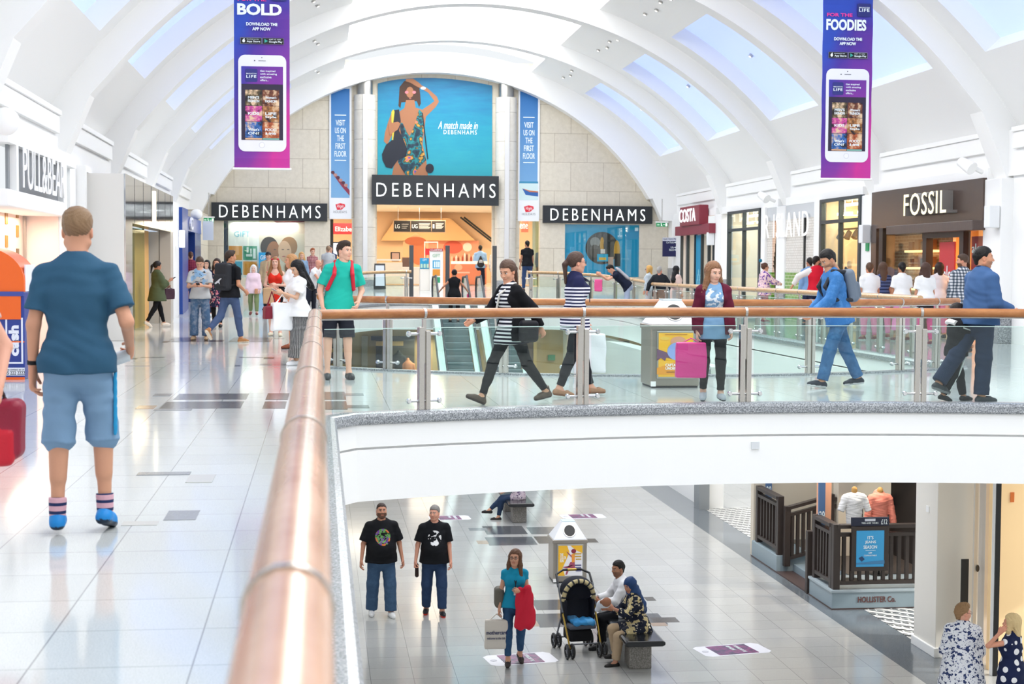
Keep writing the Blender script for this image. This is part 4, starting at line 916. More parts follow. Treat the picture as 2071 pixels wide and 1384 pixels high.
pr = rbox(32.62, .9, 33.45, 2.1, -.08, -.05, 'sale_poster', mat('c8353a', .5), label='red sale poster in the doorway of the brown shop', cat='poster'); text('sale', FR, -33.3, 1.2, .52, .38, PW, pr, n=-.045, depth=.01)
pr = rbox(31.0, 1.2, 31.75, 2.2, -.1, -.06, 'sale_poster', mat('b9383c', .5), label='red sale poster in the right window of the brown shop', cat='poster'); text('ale', FR, -31.7, 1.85, .4, .2, PW, pr, n=-.055, depth=.01)
for i, (y, z) in enumerate(((35.2, 1.0), (35.2, 1.5), (35.2, 1.9))):
    sh = rbox(34.6, z, 36.2, z+.05, -.54, -.3, 'lit_shelf', mat('ffe2a8', .5, em='ffd890', es=1.2, key='shelf'), label='%s lit shelf of bags behind the brown shop window' % ('lowest', 'middle', 'top')[i], cat='shelf')
    for k in range(4):
        MB().fbox(FR, -36.1+.38*k, z+.05, -35.85+.38*k, z+.25+.04*(k % 2), -.5, -.36).build('handbag', mat(['6a3b28', '8c5a34', '3a2a25', 'a5683a'][k], .5), label='small leather bag on a lit shelf in the brown shop', cat='bag', group='bags on the lit shelves')
# window between the piers at 38 and 41.5
def window(y0, y1, label, interior):
    r = empty('shop_window', (13.7, (y0+y1)/2, ramp(y0)), label, 'shop window'); zf = ramp(y0); t = .09
    for y in (y0, (y0+y1)/2-.04, y1-t*1.8): rbox(y, zf, y+(t if y > y0 and y < y1-.3 else t*1.8), 3.38, -.06, .06, 'frame_post', FRAME, r)
    for z in (zf+.05, 2.72, 3.3): rbox(y0, z, y1, z+t, -.06, .06, 'frame_rail', FRAME, r)
    rbox(y0+.1, zf+.1, y1-.1, 3.32, -.01, .01, 'pane', SHOPGLASS, r)
    return r
LAMP = mat('ffffff', .4, em='fff4dc', es=4, key='tube')
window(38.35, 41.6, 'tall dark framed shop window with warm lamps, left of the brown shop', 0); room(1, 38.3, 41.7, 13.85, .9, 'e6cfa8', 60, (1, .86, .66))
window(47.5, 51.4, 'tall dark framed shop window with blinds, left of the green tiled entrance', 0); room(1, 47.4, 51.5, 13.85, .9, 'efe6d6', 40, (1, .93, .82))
for y0, y1, xx in ((38.6, 39.7, 14.0), (40.1, 41.3, 14.0), (47.8, 49.2, 14.0), (49.7, 50.9, 14.0)):
    for z in (2.95, 3.2): MB().box((xx+.2*(z > 3), y0+.1, z), (xx+.1+.2*(z > 3), y1-.1, z+.07)).box((xx+.04+.2*(z > 3), (y0+y1)/2-.01, z+.07), (xx+.06+.2*(z > 3), (y0+y1)/2+.01, 3.39)).build('strip_lamp', LAMP, label='glowing strip lamp behind the top panes of a dark framed shop window', cat='lamp', group='strip lamps in the shop windows', bevel=.01)
MB().box((14.15, 38.45, 2.55), (14.2, 41.55, 2.6)).box((14.16, 39.9, 2.6), (14.18, 39.92, 3.39)).build('lamp_rail', DARK, label='black lamp rail with spotlights inside the warm shop window', cat='rail')
for k in range(5): MB().cyl((14.17, 38.9+.6*k, 2.56), (14.17, 38.9+.6*k, 2.48), .02, k=8).cyl((14.19, 38.9+.6*k, 2.5), (14.09, 38.85+.6*k, 2.32), .07, .09, k=12).build('track_spotlight', DARK, label='black spotlight on the rail inside the warm shop window', cat='lamp', group='spotlights on the shop rail', smooth=True)
for y in (39.3, 40.4, 41.1):   # clothed dummies
    v = Vol(); zf = 0; v.cone((14.1, y, .9), (14.1, y, 1.35), .13, .17, sq=((1, 0, 0), 1.5)).ell((14.1, y, 1.62), (.07, .08, .11)).cone((14.1, y, 1.4), (14.1, y, 1.55), .05).cone((14.1, y+.07, .05), (14.1, y+.05, .9), .05, .09).cone((14.1, y-.07, .05), (14.1, y-.05, .9), .05, .09)
    for sg in (-1, 1): v.cone((14.1, y+sg*.17, 1.35), (14.05, y+sg*.24, .85), .05, .035)
    vs, fs, c = v.poly(.025); rawmesh('mannequin', vs, fs, np.tile((.25, .13, .06) if y != 40.4 else (.5, .42, .3), (len(vs), 1)), m_vcol('dummy_cloth', .6, .1), label={39.3: 'dark dummy in the warm shop window nearest the right pier', 40.4: 'pale dummy in the middle of the warm shop window', 41.1: 'dark dummy in the warm shop window nearest the green tiles'}[y], cat='mannequin')
# recessed entrance with the white letters
r = empty('shopfront', (13.7, 44.5, 0), 'white brick shop entrance with green tiled base and white lettering', 'shopfront')
for y0, y1 in ((41.7, 42.15), (46.95, 47.4)): rbox(y0, 0, y1, 3.38, -.1, .04, 'white_pier', WHITE, r)
rbox(42.15, 2.95, 46.95, 3.38, -.14, -.03, 'header_panel', mat('cfd2d4', .5), r)
for y0, y1 in ((42.15, 43.1), (43.25, 45.1), (46.4, 46.95)):
    rbox(y0, 1.38, y1, 2.95, -.14, -.04, 'brick_wall', BRK, r); rbox(y0, 0, y1, 1.38, -.14, -.02, 'green_tiles', GRN, r)
for y in (43.1, 45.62): rbox(y, 0, y+.1, 2.95, -.14, -.0, 'door_edge', DARK, r)
lm = mat('ffffff', .35, em='ffffff', es=.25, key='ri')
text('R ISLAND', FR, -46.9, 2.42, 4.35, .72, lm, r, depth=.02, n=.06, bold=-.012, spacing=1.15)
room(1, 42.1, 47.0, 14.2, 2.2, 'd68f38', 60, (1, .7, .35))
pl = empty('palm_plant', (13.78, 46.1, 0), 'dark palm leaves in the gap of the white brick entrance', 'plant')
MB().cyl((13.78, 46.1, 0), (13.78, 46.1, 1.6), .05, .04, 10).build('stem', mat('4a3a26', .7), pl, smooth=True)
for k in range(9):
    a = R(-50+12*k); MB().tube([(13.78, 46.1+.01*k, 1.2+.05*k), (13.77, 46.1-.12*math.sin(a), 1.5+.08*k), (13.76, 46.1-.24*math.sin(a), 1.6+.13*k)], .035, 6, ry=.008).build('leaf', mat('3a3524', .6), pl)
# COSTA
RED = mat('8a2b3c', .4); r = empty('shopfront', (13.7, 56, .5), 'coffee shop front with dark red fascia and white lettering', 'shopfront')
rbox(53.1, 2.72, 58.35, 3.06, -.05, .25, 'fascia_panel', RED, r, bevel=.01); rbox(54.2, 3.05, 57.2, 3.75, .0, .34, 'sign_box', RED, r, bevel=.02)
text('COSTA', FR, -57.2, 3.18, 2.5, .48, mat('ffffff', .4, em='ffffff', es=.4, key='co'), r, depth=.02, n=.345, bold=.01)
zf = ramp(56)
for y in (53.3, 54.0, 55.0, 56.0, 57.2, 58.2): rbox(y, zf-.1, y+.1, 2.72, -.05, .05, 'frame_post', FRAME, r)
rbox(55.1, zf, 56, 2.7, -.03, .0, 'blue_poster', mat('2a93bd', .5), r); rbox(56.1, zf, 57.2, 2.7, -.02, .0, 'window_pane', SHOPGLASS, r); rbox(53.4, zf, 55, 2.7, -.02, .0, 'window_pane', SHOPGLASS, r)
for k in range(7): MB().ell(FR, -55.75+.1*k, zf+.45+.18*(k % 3), .05, .12, .0, .01).build('printed_flower', mat('8fd0e0', .5), r)
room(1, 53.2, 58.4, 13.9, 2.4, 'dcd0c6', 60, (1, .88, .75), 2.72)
rbox(58.4, 0, 59.9, 3.4, -.2, 0, 'wall_right_end', WHITE, kind='structure'); 
for x, z, y in ((13.66, 2.55, 53.3), (13.66, 2.4, 37.75), (13.66, 2.6, 30.3)):
    MB().box((x-.22, y-.14, z-.25), (x, y+.14, z+.2)).build('wall_speaker', mat('eef0f1', .5), label={53.3: 'white box lamp on the pier beside the coffee shop', 37.75: 'white box lamp on the pier left of the brown shop', 30.3: 'white box lamp on the pier right of the brown shop'}[y], cat='wall lamp', bevel=.02)
for y, z, lab in ((45.4, 3.5, 'white spotlight at the foot of the vault rib above the white lettering'), (30.7, 3.5, 'white spotlight at the foot of the vault rib right of the brown shop')):
    r = empty('rib_spotlight', (13.5, y, z), lab, 'spotlight'); MB().cyl((13.5, y, z), (13.2, y-.1, z+.12), .05, k=10).build('arm', WHITE, r, smooth=True); MB().cyl((13.2, y-.2, z+.05), (13.05, y+.05, z+.22), .14, .1, k=18).build('lamp_head', WHITE, r, smooth=True)
rbox(37.75, 1.95, 37.95, 2.18, .02, .05, 'exit_sign', mat('1f8a55', .4, em='1f8a55', es=.3, key='ex2'), label='small green exit sign on the pier left of the brown shop', cat='exit sign')
# ---------------- shops along the left walkway ----------------
FL = Fr((-4.6, 0, 0), (0, 1, 0))
def lbox(y0, z0, y1, z1, n0, n1, name, m, parent=None, fr=FL, **kw): return MB().fbox(fr, y0, z0, y1, z1, n0, n1).build(name, m, parent, **kw)
PK = mat('f2d3c2', .5)
r = empty('shopfront', (-4.6, 26, 0), 'white shopfront with tall white letters over a pink lit opening', 'shopfront')
lbox(23.5, 3.28, 29.9, 3.5, -.1, .1, 'top_rail', WHITE, r); lbox(23.5, 2.35, 28.6, 2.6, -.8, .1, 'lintel', WHITE, r, bevel=.02)
for y in (24.2, 28.5): lbox(y-.08, 2.6, y+.08, 3.3, .0, .1, 'frame_post', WHITE, r)
lbox(28.5, 0, 28.8, 3.4, -.8, .1, 'end_pier', WHITE, r); lbox(28.8, 0, 29.9, 3.4, -.12, -.02, 'side_pane', mat('dfe4e4', .2), r)
text('PULL&BEAR', FL, 24.5, 2.66, 3.9, .62, mat('ffffff', .4, key='pbr'), r, depth=.012, n=.12, bold=.0)
lbox(24, 2.6, 28.5, 3.28, -.04, .0, 'grey_backing', mat('8d9195', .4), r)
lbox(23.4, 0, 28.48, 2.4, -.66, -.6, 'slotted_wall', PK, r)
for k, (y, z) in enumerate(((26.8, 2.17), (26.8, 1.78), (26.8, 1.38), (27.75, 1.97), (27.75, 1.57), (27.75, 1.17), (26, 1.97), (26, 1.57), (27.75, 2.3))): lbox(y, z, y+.2, z+(.2 if z < 2.2 else .09), -.6, -.585, 'slot', mat('a8731f' if z > 1.6 else '6b4f2a', .4), r)
lbox(28.38, 0, 28.48, 2.4, -.6, -.55, 'metal_strip', STEEL, r); lbox(28.45, 0, 28.5, 2.4, -.6, .0, 'pink_wall', mat('f0dcd3', .6), r)
light('shop_lamp', 'AREA', (-4.9, 26.5, 2.3), (0, 0, 0), 40, (1, .8, .62), .4, 3)
MB().box((-6.2, 23.2, -.1), (-4.6, 28.6, .006)).build('floor_shop', mat('d8c8bc', .3), kind='structure')
# plain white wall pieces with tall glazed door between ribs
r = empty('glazed_door', (-4.6, 32, 0), 'tall white framed glazed door behind the head of the man in the blue tee', 'door')
lbox(31.05, 0, 31.2, 3.4, -.1, .1, 'frame_post', WHITE, r); lbox(33.0, 0, 33.2, 3.4, -.1, .1, 'frame_post', WHITE, r); lbox(31.05, 3.3, 33.2, 3.42, -.1, .1, 'frame_head', WHITE, r); lbox(31.2, 0, 33, 3.3, -.05, -.03, 'pane', mat('d9dedd', .12), r)
MB().box((-4.62, 31.02, 0), (-4.2, 31.04, .01)).build('trim_threshold', WHITE, kind='structure')
# stainless shop
SS = mat('c4c6c9', .07, 1.0, bump=(1.5, .02), key='ss'); CLAD = mat('e9e6e0', .4)
r = empty('shopfront', (-3.8, 36, 0), 'stainless steel shopfront with mirrored lettering and amber doorway', 'shopfront')
MB().box((-4.62, 31.4, 0), (-3.8, 31.9, 3.29)).build('end_panel', CLAD, r, bevel=.01)
FSS = Fr((-3.8, 0, 0), (0, 1, 0)); zf = 0
lbox(31.9, 2.35, 41.5, 3.29, -.3, .0, 'steel_fascia', SS, r, FSS)
for y in (33, 34.6, 36.2, 37.8, 39.4, 40.8): lbox(y, 2.36, y+.02, 3.28, .0, .003, 'panel_joint', DARK, r, FSS)
lbox(31.4, 0, 32.5, 3.29, -.02, .01, 'steel_post', SS, r, FSS)
lbox(36.7, 2.5, 37.0, 3.2, .0, .03, 'lit_strip', mat('fff6dc', .3, em='fff2cc', es=1.5, key='ls'), r, FSS)
lbox(32.5, 0, 37.3, 2.35, -.52, -.5, 'glass_pane', m_glass('window_tint', 'f4f6f2', .1), r, FSS)
lbox(37.3, 0, 40.3, 2.35, -.58, -.5, 'amber_panel', mat('e2ab5e', .5), r, FSS); lbox(36.6, 0, 36.63, 2.35, -.5, -.2, 'glass_door', m_glass('green_glass', 'e4f1ea', .08), r, FSS)
lbox(40.8, 0, 41.5, 2.35, -.6, .0, 'stone_panel', mat('c9c3b8', .3), r, FSS); lbox(40.79, 0, 40.8, 2.35, -.29, -.28, 'panel_joint', DARK, r, FSS)
lbox(32.3, 0, 37.4, 2.3, -.68, -.62, 'inner_wall', mat('ecd6b8', .6), r, FSS); light('shop_lamp', 'AREA', (-4.1, 35, 2.3), (0, 0, 0), 30, (1, .78, .5), .4, 3.5)
for k in range(8): lbox(35.6+.2*k, 1.2+.1*(k % 2), 35.72+.2*k, 1.55, -.62, -.56, 'shelf_bottle', mat(['b5613a', 'd9a25c', '8c4a3a'][k % 3], .4), r, FSS)
# pier and blue shop
MB().box((-4.75, 43.4, 0), (-4.1, 46.6, 3.3)).build('wall_left_piece', WHITE, kind='structure')
lbox(42, 0, 43.3, 2.4, .15, .3, 'lit_window', mat('dfeaf6', .3, em='bcd0f0', es=.3, key='lw'), label='narrow pale window between the steel shop and the white pier', cat='shop window')
MB().box((-3.98, 45.4-.1, 2.0), (-3.85, 45.4+.3, 2.5)).build('wall_lamp', mat('ffffff', .4, em='ffffff', es=.5, key='wl'), label='white box lamp on the pier beside the blue shop', cat='wall lamp', bevel=.02)
BLUE = mat('15439a', .3); r = empty('shopfront', (-4.2, 49, 0), 'royal blue shopfront at the far end of the left walkway', 'shopfront')
FBL = Fr((-4.0, 0, 0), (0, 1, 0))
lbox(46.6, 0, 48.6, 3.2, -.5, .0, 'blue_panel', BLUE, r, FBL); lbox(48.6, 2.55, 54, 3.0, -.5, .0, 'blue_fascia', BLUE, r, FBL); lbox(51.5, 0, 54, 2.6, -.5, -.02, 'blue_panel', mat('0f2f74', .25), r, FBL)
MB().box((-3.95, 54, 2.35), (-3.6, 54.05, 3.0)).build('hanging_banner', mat('e6edf2', .5), r); lbox(48.7, 0, 51.5, 2.55, -.52, -.5, 'inner_wall', mat('c9bfb8', .5), r, FBL)
u = Fr((-4.0, 0, 0), (0, 1, 0)); text('C', FBL, 48.9, 2.6, .9, .38, mat('f0f2fa', .4), r, n=.02, depth=.05, bold=.02)
MB().box((-4.9, 54, .3), (-4.2, 59.9, 3.4)).build('wall_left_end', STONE, kind='structure')
# white dome lamps at the left rib feet
for y, x, z, lab in ((22.9, -4.42, 3.52, 'white round disc lamp on the upper left wall'), (53.2, -4.1, 3.2, 'small white dome lamp above the blue shop')):
    MB().sphere((x, y, z), (.2, .12, .2) if y < 30 else (.2, .2, .18), 20).build('dome_lamp', WHITE, label=lab, cat='lamp', smooth=True)
# ---------------- lower level ----------------
MB().box((9.12, 36.2, LOW), (9.6, 60, -.86)).build('wall_lower_right', WHITE, kind='structure')
MB().box((8.95, 36.0, LOW), (9.2, 36.5, -.86)).build('wall_lower_pier', mat('8e9396', .5), kind='structure')
M_MOS = None
def mosaic():
    m, n, l, b, v = base('mosaic', .3)
    br = n.new('ShaderNodeTexBrick'); br.offset = .5
    for k, qv in (('Scale', 1), ('Mortar Size', .012), ('Mortar Smooth', 0), ('Brick Width', .2), ('Row Height', .1)): br.inputs[k].default_value = qv
    br.inputs['Color1'].default_value = hx('2b2d30'); br.inputs['Color2'].default_value = hx('3b3d40'); br.inputs['Mortar'].default_value = hx('e9e9e6')
    mp = n.new('ShaderNodeMapping'); mp.inputs['Rotation'].default_value = (0, 0, 0); l.new(v, mp.inputs[0]); l.new(mp.outputs[0], br.inputs['Vector']); 
    sx = n.new('ShaderNodeSeparateXYZ'); l.new(v, sx.inputs[0])
    f = math_(n, l, 'GREATER_THAN', math_(n, l, 'FRACT', math_(n, l, 'MULTIPLY', math_(n, l, 'ADD', sx.outputs['X'], sx.outputs['Y']), 2.6)), .6)
    l.new(mixcol(n, l, f, br.outputs['Color'], 'ecebe7'), b.inputs['Base Color']); return m
MB().box((9.12, 22.6, LOW-.02), (13, 36.2, LOW+.004)).build('floor_mosaic', mosaic(), kind='structure')
PLM = mat('8fa0a8', .4); BRL = mat('362d29', .45)
r = empty('porch_deck', (9.5, 27.5, LOW), 'grey blue shop porch with step, signed on its front edge', 'porch')
zt = -3.93
MB().box((8.57, 25.17, LOW), (13, 26.4, zt)).build('deck', PLM, r, bevel=.01); MB().box((8.57, 28.4, LOW), (13, 30.1, zt)).build('deck', PLM, r, bevel=.01)
MB().box((9.3, 26.4, LOW), (13, 28.4, zt)).build('deck', PLM, r, bevel=.01); MB().box((8.9, 26.4, LOW), (9.3, 28.4, LOW+.16)).build('step', PLM, r, bevel=.01)
MB().box((8.55, 25.15, zt-.03), (13, 26.42, zt+.01)).build('deck_edge', mat('a8b5bb', .4), r, bevel=.005)
MB().box((8.56, 25.16, LOW), (13, 30.1, LOW+.02)).build('skirting', mat('4a3a36', .5), r)
MB().box((9.3, 26.45, zt), (13, 30, zt+.012)).build('board_floor', mat('5a5049', .4), r)
FH = Fr((0, 25.17, 0)); ptext('HOLLISTER Co.', FH, 1735, 1206, 1811, 1219, mat('6a3f3a', .5), r, n=.0, depth=.01, bold=.012)
def railing(a, b, za, zb, label, h=1.1, n=9):
    a, b = Vector(a), Vector(b); r = empty('porch_railing', tuple(a), label, 'railing'); d = b-a; t = d.normalized(); z = Vector((0, 0, 1))
    for i, p in enumerate((a, b)):
        MB().box((p.x-.06, p.y-.06, p.z-.02), (p.x+.06, p.y+.06, p.z+h+.02)).build('newel_post', BRL, r, bevel=.01)
    for zz_ in (.12, h-.16, h-.02):
        fr = Fr(a+z*zz_, t, z); 
        m = MB(); w = .05 if zz_ < h-.1 else .075
        m.add([a+z*(zz_+dz)+Vector((-t.y, t.x, 0))*o for o, dz in ((-w, -.03), (w, -.03), (w, .03), (-w, .03))]+[b+z*(zz_+dz)+Vector((-t.y, t.x, 0))*o for o, dz in ((-w, -.03), (w, -.03), (w, .03), (-w, .03))], [(0, 1, 2, 3), (7, 6, 5, 4), (0, 4, 5, 1), (1, 5, 6, 2), (2, 6, 7, 3), (3, 7, 4, 0)]).build('rail', BRL, r)
    for i in range(1, n):
        p = a.lerp(b, i/n); MB().box((p.x-.028, p.y-.028, p.z+.12), (p.x+.028, p.y+.028, p.z+h-.14)).build('baluster', BRL, r)
    return r
railing((8.66, 25.27, zt), (10.6, 25.27, zt), 0, 0, 'dark brown porch railing along the signed front edge', n=14)
railing((8.66, 25.4, zt), (8.66, 26.3, zt), 0, 0, 'short dark brown porch railing beside the blue price banner', n=6)
railing((8.66, 28.5, zt), (8.66, 29.9, zt), 0, 0, 'far short dark brown porch railing on the left deck', n=7)
railing((8.75, 28.35, LOW+.15), (9.6, 28.35, zt+.05), 0, 0, 'sloping dark brown stair railing at the porch steps', n=8)
railing((9.6, 28.35, zt), (10.8, 28.35, zt), 0, 0, 'level dark brown railing above the porch steps', n=8)
railing((8.6, 26.5, LOW), (8.95, 26.5, LOW+.1), 0, 0, 'short dark handrail at the near side of the steps', n=2)
FJ = Fr((0, 25.13, 0)); r = empty('framed_poster', tuple(FJ(*pf(FJ, 1758, 1154))), 'dark framed blue jeans poster hung on the porch railing', 'poster')
rcb(FJ, 1720, 1064, 1796, 1155, 0, .05, 'frame', BRL, r, bevel=.01)
rcb(FJ, 1729, 1072, 1786, 1146, .05, .06, 'sheet', skym('d8c9b0', '3aa0d8', -3.5, -2.9), r)
for t, y0, x0, x1 in (("IT'S", 1083, 1752, 1764), ('JEANS', 1092.5, 1747, 1769), ('SEASON', 1102, 1744, 1771)): ptext(t, FJ, x0, y0, x1, y0+7, PW, r, n=.062, depth=.003, bold=.01)
rcb(FJ, 1748, 1112, 1768, 1112.6, .06, .064, 'printed_rule', PW, r); ptext('GET', FJ, 1754, 1116, 1761, 1119, PW, r, n=.062, depth=.003); ptext('COMFORTABLE', FJ, 1745, 1121, 1770, 1124, PW, r, n=.062, depth=.003)
ppb(FJ, [(1734, 1128), (1741, 1124), (1746, 1130), (1740, 1135)], .06, .066, 'printed_kite', mat('24406a', .5), r); ppb(FJ, [(1729, 1138), (1786, 1132), (1786, 1139), (1729, 1141)], .06, .064, 'printed_hills', mat('3f7fae', .5), r)
r = empty('price_sign', tuple(FJ(*pf(FJ, 1759, 1063))), 'navy price sign on top of the porch railing', 'sign'); rcb(FJ, 1722, 1046, 1797, 1064, -.03, .03, 'board', mat('1a2138', .5), r)
ptext('TEES AND TANKS', FJ, 1741, 1056, 1775, 1059.5, PW, r, n=.032, depth=.003); ptext('£12', FJ, 1781, 1050, 1793, 1060, PW, r, n=.032, depth=.003); rcb(FJ, 1748, 1049, 1769, 1054, .03, .034, 'logo_plate', mat('c7ccd6', .5), r)
for y, x0, x1, y0, y1, lab in ((26.3, 1653, 1668, 975, 1120, 'tall blue price banner with 39 beside the front porch railing'), (30.0, 1547, 1560, 975, 1065, 'farther blue price banner with 39 on the left deck')):
    f = Fr((0, y, 0)); r = empty('price_banner', tuple(f(*pf(f, x0, y1))), lab, 'banner'); rcb(f, x0, y0-20, x1, y1, 0, .05, 'sheet', mat('5676a0', .5), r)
    m_ = (y0+y1)/2; ptext('39', f, x0+2, 1033 if y < 28 else 983, x1-2, 1053 if y < 28 else 1001, PW, r, n=.055, depth=.003, bold=.01); ptext('£', f, x0+.2, 1035 if y < 28 else 985, x0+1.8, 1041 if y < 28 else 990, PW, r, n=.055, depth=.003); rcb(f, x0, y1, x1+1, y1+50, -.02, .06, 'pillar_base', mat('5a5048', .5), r)
# porch back wall, dark shop interior
MB().box((9.9, 28.45, zt), (10.0, 30.1, -.86)).build('wall_porch', mat('b9ad96', .6), kind='structure')
MB().box((8.6, 30.1, LOW), (13, 30.3, -.86)).build('wall_porch', mat('d9cfbc', .6), kind='structure')
MB().box((10.8, 25.3, zt), (10.9, 28.4, -.86)).build('wall_porch', mat('241d1b', .6), kind='structure')
MB().box((9.7, 28.2, zt), (10.0, 28.5, -.86)).build('wall_porch_pillar', mat('d6cbb8', .6), kind='structure')
MB().box((8.78, 26.55, zt), (9.0, 26.7, -.86)).build('wall_porch_pillar', mat('efb08c', .6), kind='structure')
light('porch_lamp', 'SPOT', (9.6, 26.2, -1.0), (0, 0, 0), 120, (1, .86, .66)).data.spot_size = R(100)
def torso(x, y, z, col, label, hood=False):
    v = Vol(); v.cone((x, y, z), (x, y, z+.42), .13, .16, k=.04, sq=((0, 1, 0), 1.5), cuta=True).cone((x-.13, y, z+.5), (x+.13, y, z+.5), .07, k=.05).cone((x, y, z+.45), (x, y, z+.52), .12, .07, k=.04)
    for s in (-1, 1): v.cone((x+s*.17, y, z+.48), (x+s*.25, y-.02, z+(.26 if not hood else .05)), .065, .06, k=.03, cutb=True)
    if hood: v.cone((x, y+.06, z+.55), (x, y-.02, z+.5), .1, .08, k=.03)
    r = empty('shirt_dummy', (x, y, z), label, 'mannequin'); vs, fs, c = v.poly(.014, lambda a, b, c: .004*np.sin(30*a+10*np.sin(18*c))); rawmesh('shirt', vs-np.array((x, y, z)), fs, np.tile(hx(col)[:3], (len(vs), 1)), m_vcol('dummy_shirt', .7), r)
    w = Vol(); w.cone((x, y, z+.5), (x, y, z+.62), .045).cone((x, y, z+.62), (x, y, z+.64), .05); vs, fs, c = w.poly(.012); rawmesh('neck', vs-np.array((x, y, z)), fs, np.tile(hx('c99b5a')[:3], (len(vs), 1)), m_vcol('dummy_neck', .4, 0), r)
    MB().cyl((x, y, zt), (x, y, z), .02).build('pole', BLACK, r); MB().cyl((x, y, zt), (x, y, zt+.02), .16, k=20).build('stand_base', BLACK, r)
a = P(1727, 1050, Y=26.0); torso(a.x, 26.0, a.z-.12, 'f2f0ee', 'white tee on a shop dummy behind the porch railing')
a = P(1779, 1050, Y=26.4); torso(a.x, 26.4, a.z-.12, 'f0907c', 'coral hooded top on a shop dummy behind the porch railing', True)
# white pier and the shop at the right edge
MB().box((9.05, 21.9, LOW), (10.35, 22.75, -.86)).build('wall_lower_pier', mat('f0ece3', .5), kind='structure', bevel=.01)
MB().box((9.02, 21.87, LOW), (10.38, 22.78, LOW+.14)).build('trim_pier_base', WHITE, kind='structure', bevel=.01)
rcb(Fr((9.05, 0, 0), (0, -1, 0)), 1874, 1025, 1880, 1035, 0, .01, 'wall_switch', WHITE, label='small white switch on the lower white pier', cat='switch')
MB().box((10.35, 22.1, LOW), (10.5, 22.9, -.86)).build('wall_lower_gap', mat('3a3a3a', .5), kind='structure')
r = empty('shop_doorway', (10.2, 21.2, LOW), 'white door frame with dark lower panel and round handle at the lower right', 'door')
f = Fr((0, 21.6, 0)); rcb(f, 1962, 900, 1978, 1384, 0, .05, 'door_leaf', mat('ece6da', .5), r); MB().fbox(f, pf(f, 1963, 0)[0], LOW, pf(f, 1978, 0)[0], pf(f, 0, 1165)[1], .05, .07).build('dark_panel', DARK, r); MB().ell(f, *pf(f, 1973, 1148), .025, .05, .06, .08).build('round_handle', mat('55585c', .3, .8, key='hd'), r)
rcb(f, 1979, 900, 2004, 1420, -.1, .12, 'white_frame', mat('f3ede6', .5), r)
r = empty('shop_window', (10.3, 20.5, LOW), 'cream lit shop window at the lower right edge', 'shop window')
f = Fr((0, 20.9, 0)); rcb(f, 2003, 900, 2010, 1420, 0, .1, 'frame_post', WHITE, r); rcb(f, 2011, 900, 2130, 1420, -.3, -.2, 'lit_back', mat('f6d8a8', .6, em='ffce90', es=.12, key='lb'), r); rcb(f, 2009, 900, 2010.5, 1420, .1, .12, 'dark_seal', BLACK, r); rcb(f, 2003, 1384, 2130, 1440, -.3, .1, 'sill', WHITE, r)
rcb(f, 2055, 1000, 2063, 1020, -.19, -.18, 'orange_pennant', mat('e0762f', .6), r)
# ---- shops at the far end of the lower level
TAN = mat('b79f74', .6); FLW = Fr((0, 58.0, 0))
MB().box((-4.9, 58.1, LOW), (14, 58.3, -.86)).build('wall_lower_back', TAN, kind='structure')
def lo(x0, y0, x1, y1, col, name='shop_display', n1=.05, **kw): return rcb(FLW, x0, y0, x1, y1, 0, n1, name, mat(col, .5), **kw)
r = empty('shop_unit', (1, 57.9, LOW), 'dark lower shop with hanging clothes seen below the boy in the turquoise tee', 'shop unit')
lo(655, 682, 711, 765, '3c3a36', 'dark_opening', parent=r); lo(668, 705, 700, 712, 'a68d5c', 'lit_shelf', .3, parent=r); lo(670, 735, 708, 742, 'a68d5c', 'lit_shelf', .3, parent=r)
for k in range(8): lo(662+5.4*k, 714, 665.5+5.4*k, 732, ['5a4a48', '3b4450', '7a5148', '8c8470'][k % 4], 'hanging_garment', .4, parent=r)
lo(731, 680, 743, 765, '8a8378', 'wall_pilaster', .3, kind='structure')
r = empty('shop_unit', (3, 57.9, LOW), 'lower shop window with headless dummies left of the escalators', 'shop unit')
lo(760, 680, 838, 765, '4b463f', 'dark_opening', parent=r); lo(750, 680, 838, 688, '22262a', 'fascia', .3, parent=r); lo(760, 690, 815, 699, 'b9965a', 'lit_strip', .2, parent=r); lo(761, 716, 777, 735, '30343a', 'framed_picture', .2, parent=r)
for x, c, dy, lab in ((806, '23272b', 0, 'dummy in a black jumper in the lower shop window'), (825, 'd98e66', 16, 'dummy in a coral top in the lower shop window')):
    a = P(x, 712+dy, Y=57.3); v = Vol(); b_ = np.array(a)
    v.cone(b_+(0, 0, -.75), b_+(0, 0, -.2), .15, .19, k=.05, sq=((0, 1, 0), 1.5)).cone(b_+(0, 0, -.1), b_+(0, 0, .02), .06)
    for s in (-1, 1): v.cone(b_+(s*.2, 0, -.18), b_+(s*.3, 0, -.7), .06, .045)
    for s in (-1, 1): v.cone(b_+(s*.09, 0, -.75), (a.x+s*.1, a.y, LOW+.1), .09, .05)
    vs, fs, cc = v.poly(.03); rawmesh('mannequin', vs, fs, np.tile(hx(c)[:3], (len(vs), 1)), m_vcol('dummy_cloth2', .6, 0), label=lab, cat='mannequin')
r = empty('shop_unit', (8, 57.9, LOW), 'tan lower wall unit right of the escalators with a green exit sign', 'shop unit')
lo(1064, 680, 1078, 765, '5a4234', 'dark_opening', parent=r); lo(1078, 680, 1085, 765, 'c9ab74', 'pale_strip', .1, parent=r); lo(1108, 718, 1122, 729, '1f7a50', 'green_sign', .1, parent=r); lo(1168, 680, 1212, 765, 'c9ccc6', 'pale_wall', .1, parent=r)
r = lo(1204, 714, 1220, 762, '2f57a5', 'blue_board', .3, label='blue board with red disc and white words in the lower hall', cat='sign')
